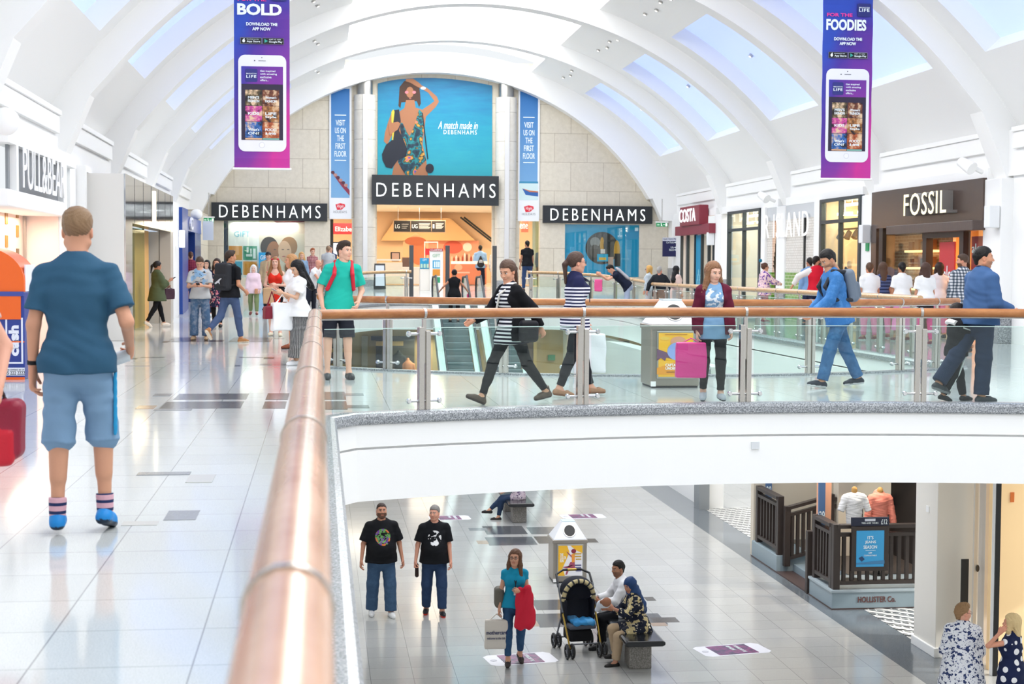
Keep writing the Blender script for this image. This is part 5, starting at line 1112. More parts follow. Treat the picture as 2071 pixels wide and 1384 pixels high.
MB().ell(FLW, *pf(FLW, 1207, 724), .16, .22, .3, .32).build('red_disc', mat('b8323c', .5), r); ptext('one', FLW, 1204, 737, 1214, 742, PW, r, n=.31, depth=.02); ptext('by', FLW, 1205, 748, 1213, 755, PW, r, n=.31, depth=.02); ptext('on', FLW, 1205, 759, 1216, 763, PW, r, n=.31, depth=.02)
r = lo(1221, 690, 1272, 765, '4a4947', 'dark_window', .1, label='dark lower shop window behind two white headed dummies', cat='shop window')
for x, c, lab in ((1231, 'c98a72', 'white headed dummy in a coral top, left one in the lower window'), (1253, '8d9484', 'white headed dummy in a grey top, right one in the lower window')):
    a = P(x, 716, Y=57.3); b_ = np.array(a); v = Vol(); v.ell(b_, (.075, .09, .12), col=hx('e8e2cf')[:3]); cc_ = hx(c)[:3]
    v.cone(b_+(0, 0, -.28), b_+(0, 0, -.1), .05, col=hx('e8e2cf')[:3]).cone(b_+(0, 0, -.9), b_+(0, 0, -.38), .14, .18, k=.05, sq=((0, 1, 0), 1.5), col=cc_)
    for s in (-1, 1): v.cone(b_+(s*.19, 0, -.36), b_+(s*.27, -.05, -.65), .055, .045, col=cc_).cone(b_+(s*.27, -.05, -.65), b_+(s*.2, -.15, -.9), .04, .03, col=hx('e8e2cf')[:3])
    for s in (-1, 1): v.cone(b_+(s*.09, 0, -.9), (a.x+s*.1, a.y, LOW+.1), .1, .05, col=hx('5a5a52')[:3])
    vs, fs, cc = v.poly(.025); rawmesh('mannequin', vs, fs, cc, m_vcol('dummy_cloth3', .6, 0), label=lab, cat='mannequin')
lo(1272, 700, 1288, 765, 'e2e4e2', 'wall_pilaster', .5, kind='structure'); lo(1288, 706, 1296, 765, '9a3a44', 'red_column', .3, label='dark red column beside the lower shop window', cat='column'); lo(1296, 706, 1312, 765, 'd8dcdc', 'wall_pilaster', .3, kind='structure')
for x, y in ((1, 50), (6, 54), (4, 57), (9, 56)): light('lower_fill', 'AREA', (x, min(y, 57), -1.2 if y > 52 else -1.1), (0, 0, 0), 45, (1, .88, .7), 1.5, 1.5)  # added area lights that lift the ambient level under the walkways
for y in (20, 26, 33): light('lower_fill', 'AREA', (11.5, y, -1.0), (0, 0, 0), 45, (1, .93, .82), 1, 2)  # more added fill, along the right side of the lower level
# ---- benches, bins, stickers
M_BCON = m_speck('bench_stone', ('5f5b56', '85817b', 'a39f98'), 60, .7); M_SEAT = mat('1c1e21', .18, key='seat')
def bench(cx, y0, y1, label):
    r = empty('bench', (cx, (y0+y1)/2, LOW), label, 'bench')
    hw = .25
    mb = MB(); pr = [(-hw, .4), (hw, .4), (hw+.04, .42), (hw+.04, .46), (hw, .48), (-hw, .48), (-hw-.04, .46), (-hw-.04, .42)]
    mb.add([(cx+a, y, LOW+b) for y in (y0, y1) for a, b in pr], [(i, (i+1) % 8, (i+1) % 8+8, i+8) for i in range(8)]+[tuple(range(7, -1, -1)), tuple(range(8, 16))]).build('seat_slab', M_SEAT, r, bevel=.012)
    for ya in (y0+.33, y1-.7): MB().box((cx-.16, ya, LOW), (cx+.16, ya+.38, LOW+.4)).build('pedestal', M_BCON, r, bevel=.015)
    return r
bench(4.56, 21.35, 24.3, 'black topped bench where the couple with the baby sits'); bench(4.46, 34.2, 36.8, 'far black topped bench with a person in jeans and sandals')
SSB = mat('9b948a', .35, .7, key='bin'); BINW = mat('eceef2', .35)
def litterbin(x, y, z, label, upper):
    r = empty('litter_bin', (x, y, z), label, 'litter bin'); w, h, d = (.31, .79, .31)
    MB().box((x-w, y-d, z+.02), (x+w, y+d, z+h)).build('body', SSB, r, bevel=.02); MB().box((x-w+.02, y-d+.02, z), (x+w-.02, y+d-.02, z+.04)).build('plinth', DARK, r)
    MB().box((x-w-.015, y-d-.015, z+h-.06), (x+w+.015, y+d+.015, z+h)).build('body_rim', SSB, r, bevel=.008)
    t = .3; k = .12
    MB().add([(x-w, y-d, z+h), (x+w, y-d, z+h), (x+w, y+d, z+h), (x-w, y+d, z+h), (x-k, y-k, z+h+t), (x+k, y-k, z+h+t), (x+k, y+k, z+h+t), (x-k, y+k, z+h+t)], [(3, 2, 1, 0), (4, 5, 6, 7), (0, 1, 5, 4), (1, 2, 6, 5), (2, 3, 7, 6), (3, 0, 4, 7)]).build('hood', BINW, r, bevel=.012)
    ff = Fr((x, y-(d+k)/2-.0, z+h+t/2), (1, 0, 0), (0, d-k, t)); MB().ell(ff, 0, -.0, .115, .125, .0, .012).build('opening_ring', STEEL, r, smooth=False); MB().ell(ff, 0, -.0, .1, .11, .01, .016).build('opening', BLACK, r)
    MB().box((x-k, y-k, z+h+t), (x+k, y+k, z+h+t+.015)).build('cap', mat('cfe3ea', .3), r, bevel=.005)
    f2 = Fr((x, y-d, z)); MB().fbox(f2, -w+.07, .12, w-.07, h-.08, 0, .02).build('poster_frame', STEEL, r, bevel=.005)
    MB().fbox(f2, -w, .02, -w+.06, .08, 0, .012).build('label_plate', WHITE, r)
    return r, f2, w, h
a = P(1153, 1180, z=LOW); r, f2, w, h = litterbin(a.x, a.y+.33, LOW, 'steel litter bin with a dancer poster on the lower floor', False)
b0, b1, c0, c1 = -w+.09, w-.09, .14, h-.1
MB().fbox(f2, b0, c0, b1, c1, .02, .026).build('poster', mat('f1eff2', .5), r); YL = mat('f2b92c', .5); PKN = mat('a85068', .5)
MB().poly(f2, [(b0, c0), (b0+.12, c0), (b0+.08, c0+.15), (b0+.14, c0+.28), (b0+.2, c1-.12), (b0+.16, c1), (b0, c1)], .026, .03).build('printed_yellow', YL, r); MB().poly(f2, [(b1, c1), (b1-.22, c1), (b1-.12, c1-.08), (b1, c1-.14)], .026, .03).build('printed_yellow', YL, r)
MB().ell(f2, .06, c1-.1, .045, .04, .03, .034).build('printed_hair', mat('8c2c40', .5), r); MB().poly(f2, [(.02, c1-.16), (.08, c1-.14), (.08, c1-.3), (.03, c1-.31)], .03, .034).build('printed_dress', mat('f09a3a', .5), r)
MB().poly(f2, [(-.0, c1-.3), (.08, c1-.29), (.08, c1-.36), (-.02, c1-.44), (-.06, c1-.53), (-.09, c1-.53), (-.05, c1-.4)], .03, .033).build('printed_leg', PKN, r); MB().poly(f2, [(.08, c1-.35), (.09, c1-.42), (-.08, c1-.38), (-.14, c1-.39), (-.08, c1-.41)], .03, .034).build('printed_leg', PKN, r); MB().poly(f2, [(.02, c1-.18), (-.07, c1-.1), (-.06, c1-.13), (.03, c1-.22)], .03, .034).build('printed_arm', PKN, r)
text('THE\nCOLOR\nRUN', f2, b0+.03, c1-.3, .11, .16, PW, r, n=.031, depth=.003, bold=.02, line=.8)
for k in range(6): MB().fbox(f2, b1-.16+.02*(k % 3), c1-.16-.05*k-(.06 if k > 2 else 0), b1-.02, c1-.15-.05*k-(.06 if k > 2 else 0)+.01, .03, .033).build('small_print', mat('c9a13a' if k < 3 else '4a4a80', .5), r)
a = P(1366, 785, z=0); r, f2, w, h = litterbin(a.x, a.y+.33, 0, 'steel litter bin with a yellow film poster on the footbridge', True)
MB().fbox(f2, -w+.09, .14, w-.09, h-.1, .02, .026).build('poster', YL, r); f2 = Fr(f2.o+Vector((0, 0, .03)), (1, 0, 0), (0, 0, .74)); f2.u = Vector((0, 0, .74)); c1 = h-.12
MB().poly(f2, [(-.24, .19), (.24, .19), (.24, .3), (.05, .42), (-.24, .3)], .026, .029).build('printed_ground', mat('e79a25', .5), r); MB().ell(f2, .02, .58, .13, .15, .026, .032).build('printed_blob', mat('8ea6dc', .5), r); MB().ell(f2, .03, .74, .1, .09, .026, .031).build('printed_blob', mat('d39a7a', .5), r); MB().ell(f2, -.14, .8, .06, .03, .026, .03).build('printed_cloud', mat('e8c04a', .5), r)
MB().poly(f2, [(-.24, .42), (-.24, .62), (-.12, .56), (-.05, .45), (-.12, .48), (-.14, .42), (-.19, .47)], .026, .03).build('printed_cape', mat('6a4a66', .5), r)
text('CAPTAIN\nUNDERPANTS', f2, -.13, .27, .26, .1, PW, r, n=.03, depth=.003, bold=.02, line=.8); MB().fbox(f2, -.12, .225, .14, .235, .03, .032).build('small_print', mat('6a3a14', .5), r); MB().fbox(f2, -.14, .86, .14, .87, .03, .032).build('small_print', mat('c88a20', .5), r)
def sticker(pts, label, flip=False):
    w = [P(x, y, z=LOW) for x, y in pts]; c = sum(w, Vector())/2
    e0 = (w[1]-w[0]).normalized(); L = (w[1]-w[0]).length; Wd = .62; fr = Fr(c+Vector((0, 0, .001)), e0, Vector((-e0.y, e0.x, 0)))
    r = empty('floor_sticker', tuple(c), label, 'floor sticker', 'phone shaped floor stickers'); hl, hw = L/2, Wd/2
    pts2 = [(-hl+.08, -hw), (hl-.08, -hw), (hl, -hw+.08), (hl, hw-.08), (hl-.08, hw), (-hl+.08, hw), (-hl, hw-.08), (-hl, -hw+.08)]
    MB().poly(fr, pts2, 0, .002).build('phone_outline', mat('e9e9ef', .35), r); m, n, l, b, v = base('sticker_print', .35)
    f = noise(n, l, v, 5, 3, .6); l.new(ramp_(n, l, f, [(.3, '1c1830'), (.45, '4a2a5c'), (.55, '8a3470'), (.7, '2a2244')]), b.inputs['Base Color'])
    MB().fbox(fr, -hl+.22, -hw+.05, hl-.22, hw-.05, .002, .0065).build('screen_print', m, r); MB().ell(fr, -hl+.1, 0, .05, .05, .002, .0065).build('round_button', mat('c8c8d0', .4), r)
    for i, t in enumerate(('DOWNLOAD THE', 'APP NOW')): text(t, Fr(fr(0, 0), -fr.u, fr.x), -.2, .1-.12*i, .4 if i == 0 else .26, .06, PW, r, n=.008, depth=.003, bold=.01)
sticker([(985, 1338), (1120, 1329)], 'phone shaped purple floor sticker under the woman with the red coat'); sticker([(1414, 1320), (1546, 1310)], 'phone shaped purple floor sticker right of the bench couple')
sticker([(1135, 1046), (1222, 1044)], 'phone shaped purple floor sticker just behind the lower litter bin'); sticker([(868, 1049), (950, 1047)], 'phone shaped purple floor sticker behind the man in the black helmet print tee')
# fascia socket plate
b = P(1532, 903, Y=16.45); MB().box((b.x-.045, 16.53, b.z-.04), (b.x+.045, 16.6, b.z+.04)).build('wall_socket', mat('d9dcde', .5), label='small white socket plate on the curved white footbridge edge', cat='socket')
# ---------------- hanging banners ----------------
def bprint():
    m, n, l, b, v = base('banner_gradient', .55)
    mp = n.new('ShaderNodeMapping'); mp.inputs['Scale'].default_value = (.7, 1, .33); l.new(v, mp.inputs[0]); sx = n.new('ShaderNodeSeparateXYZ'); l.new(v, sx.inputs[0])
    f = noise(n, l, mp.outputs[0], 1.3, 2, .4)
    g = math_(n, l, 'ADD', f, math_(n, l, 'MULTIPLY', sx.outputs['X'], .28)); g = math_(n, l, 'ADD', g, math_(n, l, 'MULTIPLY', math_(n, l, 'SUBTRACT', .8, sx.outputs['Z']), .16))
    l.new(ramp_(n, l, g, [(.22, '2a4bb4'), (.45, '4a2f9a'), (.62, '86309c'), (.78, 'd02c96'), (.95, 'c8309a')]), b.inputs['Base Color']); return m
BP = bprint()
def hang(x0, x1, ybot, word, label, vo, vk, topz=7.9):
    Yb = 30.6; f = Fr((0, Yb-.35, 0)); a = pf(f, x0, ybot); b = pf(f, x1, ybot); w = b[0]-a[0]; r = empty('hanging_banner', tuple(f(a[0], a[1])), label, 'banner', 'hanging app banners')
    M = lambda u, v: (a[0]+u*w, a[1]+(v*vk+vo)*w)     # u 0..1 across, v in widths from the bottom
    f0, f1 = M(0, 0), M(1, 0)
    mb = MB(); n = 24; vs = []
    H = topz-a[1]
    for i in range(n+1):
        for s in (0, 1): vs.append(f(a[0]+s*w, a[1]+H*i/n, .012*math.sin(i*1.3)))
    for i in range(n+1):
        for s in (0, 1): vs.append(f(a[0]+s*w, a[1]+H*i/n, .012*math.sin(i*1.3)-.012))
    k = 2*(n+1); fs = []
    for i in range(n): fs += [(2*i, 2*i+1, 2*i+3, 2*i+2), (k+2*i+1, k+2*i, k+2*i+2, k+2*i+3), (2*i+1, k+2*i+1, k+2*i+3, 2*i+3), (k+2*i, 2*i, 2*i+2, k+2*i+2)]
    mb.add(vs, fs+[(1, 0, k, k+1), (2*n, 2*n+1, k+2*n+1, k+2*n)]).build('sheet', BP, r)
    def bx(u0, v0, u1, v1, n0, n1, name, m, **kw): p, q_ = M(u0, v0), M(u1, v1); return MB().fbox(f, p[0], p[1], q_[0], q_[1], n0, n1).build(name, m, r, **kw)
    def tx_(s, u0, v0, u1, v1, m=PW, **kw): p, q_ = M(u0, v0), M(u1, v1); return text(s, f, p[0], p[1], q_[0]-p[0], q_[1]-p[1], m, r, n=kw.pop('n', .03), depth=.004, **kw)
    MB().cyl(f(a[0]-.03, a[1]-.01), f(b[0]+.03, a[1]-.01), .022).build('bottom_rod', WHITE, r, smooth=True)
    MB().cyl(f(a[0]-.03, topz), f(b[0]+.03, topz), .03).build('top_rod', STEEL, r, smooth=True)
    for s in (.1, .9): p = f(a[0]+s*w, a[1]); MB().cyl((p.x, p.y, topz), (p.x, p.y, 9.0 if p.x > 9 or p.x < 0 else 9.2), .008, k=6).build('cable', STEEL, r)
    # phone
    def rr(u0, v0, u1, v1, rad, n0, n1, name, m):
        p, q_ = M(u0, v0), M(u1, v1); pts = []
        for cx, cy, s in ((q_[0]-rad, q_[1]-rad, 0), (p[0]+rad, q_[1]-rad, 90), (p[0]+rad, p[1]+rad, 180), (q_[0]-rad, p[1]+rad, 270)):
            pts += [(cx+rad*math.cos(R(s+15*k)), cy+rad*math.sin(R(s+15*k))) for k in range(7)]
        return MB().poly(f, pts, n0, n1).build(name, m, r)
    e = .018
    rr(.075, .345, .94, 2.2, .13, .0, e, 'phone_shape', mat('f0f0f2', .4)); bx(.13, .565, .88, 1.98, e, e+.003, 'phone_screen', mat('2a1f3a', .5))
    bx(.13, 1.64, .88, 1.98, e+.003, e+.005, 'screen_header', BP); rr(.2, 1.68, .42, 1.93, .03, e+.006, e+.008, 'app_icon', mat('2c2f7c', .4))
    for i, t in enumerate(('Get inspired', 'with amazing', 'exclusive', 'offers...')): tx_(t, .47, 1.87-.057*i, .47+(.27, .3, .2, .15)[i], 1.91-.057*i, n=e+.006, bold=.01)
    tx_('LIFE', .22, 1.76, .4, 1.81, n=e+.009, bold=.02, spacing=1.2); tx_('BRIGHTON', .22, 1.83, .4, 1.85, n=e+.009)
    cols = [('5a4a2a', '7a3f24'), ('d04a9a', 'b0733a'), ('2a6ab4', 'b85a2c')]; wd = [("MEN'S", 'FASHION', "Women's", 'FASHION'), ('KIDS', '', 'LIFE', 'Style'), ("What's", 'ON?', 'FOOD', '& drink')]
    for i in range(3):
        for j in range(2):
            u0 = .2+.31*j; v1 = 1.53-.31*i
            m, n_, l, b_, v = base('tile_print', .5); ff = noise(n_, l, v, 7, 3, .6); l.new(ramp_(n_, l, ff, [(.35, '1a1418'), (.5, cols[i][j]), (.65, 'e8c8a0')]), b_.inputs['Base Color'])
            bx(u0, v1-.3, u0+.3, v1, e+.004, e+.006, 'screen_tile', m)
            for k in range(2):
                s_ = wd[i][2*j+k]
                if s_: tx_(s_, u0+.05, v1-.17-.07*k, u0+.25, v1-.12-.07*k, n=e+.008, bold=.02)
    bx(.2, .575, .5, .6, e+.004, e+.006, 'screen_tile', mat('e8b890', .5)); bx(.51, .575, .81, .6, e+.004, e+.006, 'screen_tile', mat('8ac0b0', .5))
    MB().ell(f, *M(.5, .47), .052*w, .052*w, e, e+.003).build('home_button_ring', mat('cfcfd4', .4), r); MB().ell(f, *M(.5, .47), .045*w, .045*w, e, e+.0045).build('home_button', mat('f4f4f6', .4), r)
    bx(.44, 2.085, .57, 2.093, e, e+.004, 'speaker_slot', DARK); MB().ell(f, *M(.37, 2.09), .01*w, .01*w, e, e+.004).build('camera_dot', DARK, r); MB().ell(f, *M(.5, 2.15), .007*w, .007*w, e, e+.004).build('camera_dot', DARK, r)
    # store badges and headline
    for j, (t1, t2) in enumerate((('Download on the', 'App Store'), ('GET IT ON', 'Google Play'))):
        u0 = .12+.4*j; bx(u0-.006, 2.41, u0+.376, 2.53, .014, .018, 'badge_border', mat('8a8a90', .5)); bx(u0, 2.416, u0+.37, 2.524, .016, .02, 'badge', BLACK)
        tx_(t1, u0+.11, 2.492, u0+.32, 2.51, n=.021); tx_(t2, u0+.11, 2.43, u0+.35, 2.475, n=.021, bold=.015)
        if j: MB().poly(f, [M(u0+.03, 2.435), M(u0+.09, 2.47), M(u0+.03, 2.508)], .02, .024).build('triangle_symbol', mat('38b0a0', .5), r)
        else: MB().ell(f, *M(u0+.055, 2.465), .024*w, .027*w, .02, .024).build('fruit_symbol', PW, r); MB().ell(f, *M(u0+.062, 2.502), .008*w, .012*w, .02, .024, a=-.5).build('fruit_symbol', PW, r)
    tx_('DOWNLOAD THE', .22, 2.76, .78, 2.82, n=.02, bold=.03); tx_('APP NOW', .33, 2.67, .66, 2.73, n=.02, bold=.03)
    hh = .22; tx_(word, .06, 2.96, .06+.8, 2.96+hh, n=.02, bold=.04); PINK = mat('f0409c', .5); tx_('FOR THE', .07, 3.23, .58, 3.3, PINK, n=.02, bold=.03)
    rr(.68, 3.24, .95, 3.5, .03, .016, .02, 'app_icon', mat('262a72', .4)); tx_('LIFE', .71, 3.34, .92, 3.4, n=.022, bold=.02, spacing=1.2); tx_('BRIGHTON', .71, 3.41, .92, 3.43, n=.022)
hang(474, 586, 340, 'BOLD', 'purple hanging banner FOR THE BOLD with a phone picture, on the left', -.02, .943)
hang(1660, 1760, 361, 'FOODIES', 'purple hanging banner FOR THE FOODIES with a phone picture, on the right', -.015, .975)
# ---------------- cash machine at the left edge ----------------
c = P(50, 768, z=0); yk = c.y; r = empty('cash_machine', (c.x-.5, yk+.4, 0), 'blue and orange arched cash machine at the left edge', 'cash machine'); fk = Fr((c.x, yk, 0))
NAVY = mat('24398c', .35); ORG = mat('ee6412', .35); xk = c.x
z1 = pf(fk, 40, 590)[1]; zt_ = pf(fk, 10, 500)[1]
MB().box((xk-1.1, yk, 0.0), (xk, yk+.9, z1)).build('body', NAVY, r, bevel=.02)
k = 18; cx = xk-.55; h = zt_-z1
mb = MB(); pts = [(cx-.55, z1)]+[(cx+.55*math.cos(math.pi*(1-i/k)), z1+h*.25+h*.75*math.sin(math.pi*i/k)) for i in range(k+1)]+[(cx+.55, z1)]
mb.poly(Fr((0, yk+.9, 0)), pts, 0, .9).build('arched_hood', ORG, r, smooth=True)
MB().fbox(fk, -.0-1.1, z1-.36, -.04, z1-.04, .0, .012).build('orange_band', ORG, r); MB().fbox(fk, -1.1, z1-.06, 0, z1, .0, .02).build('blue_trim', mat('3a4a9a', .3), r)
MB().box((xk-.01, yk+.1, z1), (xk+.004, yk+.8, z1+.35)).build('white_notice', mat('e9eaf4', .5), r)
MB().fbox(fk, -1.1, z1-.66, 0, z1-.645, .0, .006).build('orange_line', ORG, r); MB().fbox(fk, -1.1, .0, 0, .03, .0, .006).build('orange_line', ORG, r)
W0 = mat('e8ebf6', .4)
u0, v0 = pf(fk, 12, 736); u1, v1 = pf(fk, 46, 643)
for a_, b_, c_, d_ in ((u0, v0, u0+.02, v1), (u1-.02, v0, u1, v1), (u0, v0, u1, v0+.02), (u0, v1-.02, u1, v1)): MB().fbox(fk, a_, b_, c_, d_, 0, .006).build('white_outline', W0, r)
text('cash', Fr((xk, yk, 0), (0, 0, 1), (-1, 0, 0)), v0+.1, -(u1-.05), .4, .13, W0, r, n=0, depth=.006, bold=.05)
rcb(fk, 0-60, 744, 50, 760, 0, .004, 'white_strip', W0, r); ptext('Please contact us on', fk, 7, 745.5, 49, 749.5, mat('2a2a30', .5), r, n=.004, depth=.002); ptext('0845 222 2222', fk, 3, 751, 50.5, 758, mat('2a2a30', .5), r, n=.004, depth=.002, bold=.01)
# ---------------- people ----------------
def C3(h): return np.array(hx(h)[:3])
def rotx(a): c, s = math.cos(a), math.sin(a); return np.array([[1, 0, 0], [0, c, -s], [0, s, c]])
def rotz(a): c, s = math.cos(a), math.sin(a); return np.array([[c, -s, 0], [s, c, 0], [0, 0, 1]])
SKINM = m_vcol('skin', .55, .06, 200, spec=.35)
HAIRM = m_vcol('hair', .5, .5, 160, spec=.3)
SHOEM = m_vcol('shoe', .5, .15, 120)
_hc = {}
def head_mesh(h, fem, beard, fat):
    k = (round(h, 4), fem, round(fat, 2))
    if k not in _hc:
        v = Vol(); j = .92 if fem else 1.0; w = j*fat
        v.ell((0, -.014, .034), (.075, .094, .084)).ell((0, .018, -.03), (.058*w, .07, .084), k=.04)
        v.ell((0, .05, -.092), (.026*w, .024, .022), k=.03).cone((-.028, .073, .026), (.028, .073, .026), .013, k=.025)
        v.ell((-.036*w, .055, -.028), (.024, .026, .024), k=.03).ell((.036*w, .055, -.028), (.024, .026, .024), k=.03)
        for s in (-1, 1): v.cone((s*.052*w, -.005, -.06), (s*.02, .045, -.096), .022, .018, k=.03)
        for s in (-1, 1): v.ell((s*.031, .097, .008), (.016, .017, .011), k=.012, sub=True)
        for s in (-1, 1): v.ell((s*.03, .0715, .007), (.0135, .0135, .0125), k=.003)
        v.cone((0, .085, .014), (0, .106, -.022), .0075, .0115, k=.012).ell((-.011, .095, -.027), (.008, .009, .007), k=.006).ell((.011, .095, -.027), (.008, .009, .007), k=.006)
        v.cone((-.02, .082, -.055), (.02, .082, -.055), .0065, k=.006, sq=((0, 0, 1), 1.3)).cone((-.016, .082, -.064), (.016, .082, -.064), .0075, k=.005, sq=((0, 0, 1), 1.2))
        for s in (-1, 1): v.ell((s*.077, -.008, -.006), (.009, .02, .03), k=.008).ell((s*.086, -.002, -.004), (.007, .011, .017), k=.004, sub=True)
        v.cone((0, -.02, -.06), (0, -.035, -.17), .05*(.9 if fem else 1.04), .052*(.88 if fem else 1.08), k=.03)
        _hc[k] = v.poly(h)[:2]
    return _hc[k]
def head_cols(vs, skin, hairc, beard, lips, brows=True):
    x, y, z = vs.T; c = np.tile(skin, (len(vs), 1)); ax = np.abs(x)
    def mixm(m, col, t): c[m] = c[m]*(1-t)+np.array(col)*t
    if beard:
        d = beard[1]; m = (y > -.012) & (z < -.03-.4*np.maximum(0, .03-y)) & (z > -.15) & ((ax > .03) | (z < -.045)) & (y > .0-.0) ; m &= ~((ax < .02) & (z > -.07) & (z < -.05)); mixm(m & (y > .0), beard[0], d)
    mixm((ax < .03) & (z < -.03) & (z > -.052) & (y > .07) & bool(beard), beard[0] if beard else skin, .8*(beard[1] if beard else 0))
    mixm((ax < .024) & (z < -.05) & (z > -.071) & (y > .078), lips, .75)
    mixm((ax > .074), skin*np.array([1.08, .85, .8]), .5)
    if brows: mixm((ax > .012) & (ax < .048) & (z > .026) & (z < .036) & (y > .055), hairc*.8, .8)
    for s in (-1, 1):
        d = np.sqrt((x-s*.03)**2+(y-.0715)**2+(z-.007)**2)
        m = (d < .0148) & (y > .075) & (np.abs(z-.007) < .0085); mixm(m, (.75, .73, .7), .9)
        mixm(m & (np.abs(x-s*.03) < .0062), (.05, .035, .03), .95)
        mixm((np.abs(x-s*.03) < .018) & (z > .0145) & (z < .0195) & (y > .072), (.06, .04, .035), .6)
    return c
_dc = {}
def hand_mesh(h, curl):
    k = (round(h, 4), curl)
    if k not in _dc:
        v = Vol(); v.cone((-.02, 0, 0), (.03, 0, 0), .027, .03, sq=((0, 0, 1), 1.3)).cone((.03, .004, 0), (.078, 0, 0), .034, .04, k=.02, sq=((0, 0, 1), 2.1))
        for i, L in enumerate((.074, .082, .076, .06)):
            p = np.array([(.084, .09, .086, .077)[i], .031-.0205*i, 0.]); a = 0.
            sp = math.radians(4-3*i)
            for j, f in enumerate((.45, .32, .23)):
                a += math.radians((18+6*i*.5)*curl*(1.0, 1.3, .9)[j]); d = np.array([math.cos(a)*math.cos(sp), math.cos(a)*math.sin(sp), math.sin(a)])
                q_ = p+d*L*f; v.cone(p, q_, .0088-.0009*j, .0083-.0009*j, k=.003 if j else .01); p = q_
        v.cone((.018, .026, .004), (.048, .05, .014), .0145, .012, k=.014).cone((.048, .05, .014), (.078, .056, .02+.01*curl), .0105, .0085, k=.004)
        _dc[k] = v.poly(h)[:2]
    return _dc[k]
class Man: pass
def person(pos, deg, H, label, fem=False, fat=1.0, skin='d9a88a', hair=('short', '3a2a20'), beard=None, lean=0, hp=0, hy=0, tw=0, aL=(4, 8, 12, 0), aR=(4, 8, 12, 0), lL=(4, 3, 4), lR=(-3, 3, 3), fpL=0, fpR=0, sl=0,
           wear=(), shoes=None, curlL=1.2, curlR=1.2, glasses=None, lips=None, sink=0, group=None, nL=None, nR=None, bust=1, belly=0, handL=True, handR=True, seat=None):
    M = Man(); pos = Vector(pos); s_ = F_/max(1, (pos-CAM).dot(_fw)); k = H/1.75; M.k = k
    h = min(.022, max(.008, 1.5/s_)); hh = min(.011, max(.0042, 1.0/s_)); root = empty('person', tuple(pos), label, 'person', group, R(deg)); M.root = root
    skc = C3(skin); lips = C3(lips) if lips else skc*np.array([.85, .55, .55]); V3 = lambda *a: np.array(a, float)*k
    La = math.radians(lean); u = nv([math.tan(math.radians(sl)), math.sin(La), math.cos(La)]); f = np.array([0, math.cos(La), -math.sin(La)]); X = np.array([1., 0, 0])
    T = math.radians(tw); sx = X*math.cos(T)+f*math.sin(T)
    pel = np.zeros(3); wa = pel+u*.16*k; ch = pel+u*.34*k; nb = pel+u*.53*k; sw = (.15 if fem else .176)*k*(1+.3*(fat-1))
    J = {'pel': pel, 'waist': wa, 'chest': ch, 'neck': nb}
    for s, n in ((-1, 'L'), (1, 'R')):
        J['sh'+n] = nb-u*.075*k+sx*s*sw; a, b, e, t = (aL if s < 0 else aR); a, b, e, t = map(math.radians, (a, b, e, t))
        ua = np.array([s*math.sin(b), math.sin(a)*math.cos(b), -math.cos(a)*math.cos(b)]); J['el'+n] = J['sh'+n]+ua*.285*k
        fa = np.array([s*math.sin(b*.5)-s*math.sin(t), math.sin(a+e)*math.cos(t), -math.cos(a+e)*math.cos(t)]); fa /= np.linalg.norm(fa)
        J['wr'+n] = J['el'+n]+fa*.25*k; J['fd'+n] = fa; J['hand'+n] = J['wr'+n]+fa*.08*k
        a, b, e = map(math.radians, (lL if s < 0 else lR)); hw = (.095 if fem else .09)*k*(1+.4*(fat-1)); J['hip'+n] = pel+X*s*hw-np.array([0, 0, .03*k])
        td = np.array([s*math.sin(b), math.sin(a)*math.cos(b), -math.cos(a)*math.cos(b)]); J['kn'+n] = J['hip'+n]+td*.42*k
        sd = np.array([s*math.sin(b)*.3, math.sin(a-e), -math.cos(a-e)]); sd /= np.linalg.norm(sd); J['an'+n] = J['kn'+n]+sd*.41*k
        fp = math.radians(fpL if s < 0 else fpR); J['ft'+n] = np.array([s*.12, math.cos(fp), math.sin(fp)]); J['ft'+n] /= np.linalg.norm(J['ft'+n])
        tt = J['ft'+n]; J['fu'+n] = nv(np.array([0, 0, 1])-tt*tt[2])
    lows = []
    for n in 'LR':
        a = J['an'+n]; t, w = J['ft'+n], J['fu'+n]; lows += [(a-w*.083*k-t*.05*k)[2], (a-w*.083*k+t*.17*k)[2]]
    dz = -min(lows) if seat is None else seat-pel[2]
    for n in list(J):
        if n[:2] not in ('fd', 'ft', 'fu'): J[n] = J[n]+np.array([0, 0, dz-sink])
    pel, wa, ch, nb = J['pel'], J['waist'], J['chest'], J['neck']; M.J = J; M.u, M.f, M.X = u, f, sx
    SQ = (f, 1.42 if fat < 1.15 else 1.25)
    def torso(v, off, cols, top=1.0, col=None, low=0.0):
        g = fat; b0 = (.155 if fem else .15)*k*g; b1 = (.112 if fem else .138)*k*(g+belly*.4); b2 = (.135 if fem else .16)*k*(g*.5+.5)
        kk = .05
        v.cone(pel-u*low*k, wa, b0+off, b1+off, k=kk, sq=SQ, col=cols).cone(wa, ch, b1+off, b2+off, k=kk, sq=SQ, col=cols).cone(ch, nb-u*.1*k, b2+off, (.11 if fem else .135)*k+off, k=kk, sq=SQ, col=cols)
        v.cone(nb-u*.045*k, J['shL'], .05*k+off*.7, .043*k+off*.7, k=.05, col=cols).cone(nb-u*.045*k, J['shR'], .05*k+off*.7, .043*k+off*.7, k=.05, col=cols).cone(nb-u*.06*k, nb+u*.0, .085*k+off*.6, .058*k+off*.5, k=.05, col=cols)
        if fem and bust:
            for s in (-1, 1): v.ell(ch+u*.02*k+f*.075*k+sx*s*.07*k, (.062*k+off, .06*k+off, .062*k+off), k=.05, col=cols)
        if belly: v.ell(pel+u*.12*k+f*.07*k*(1+belly), (.13*k*g+off, .1*k*(1+belly)+off, .14*k+off), k=.08, col=cols)
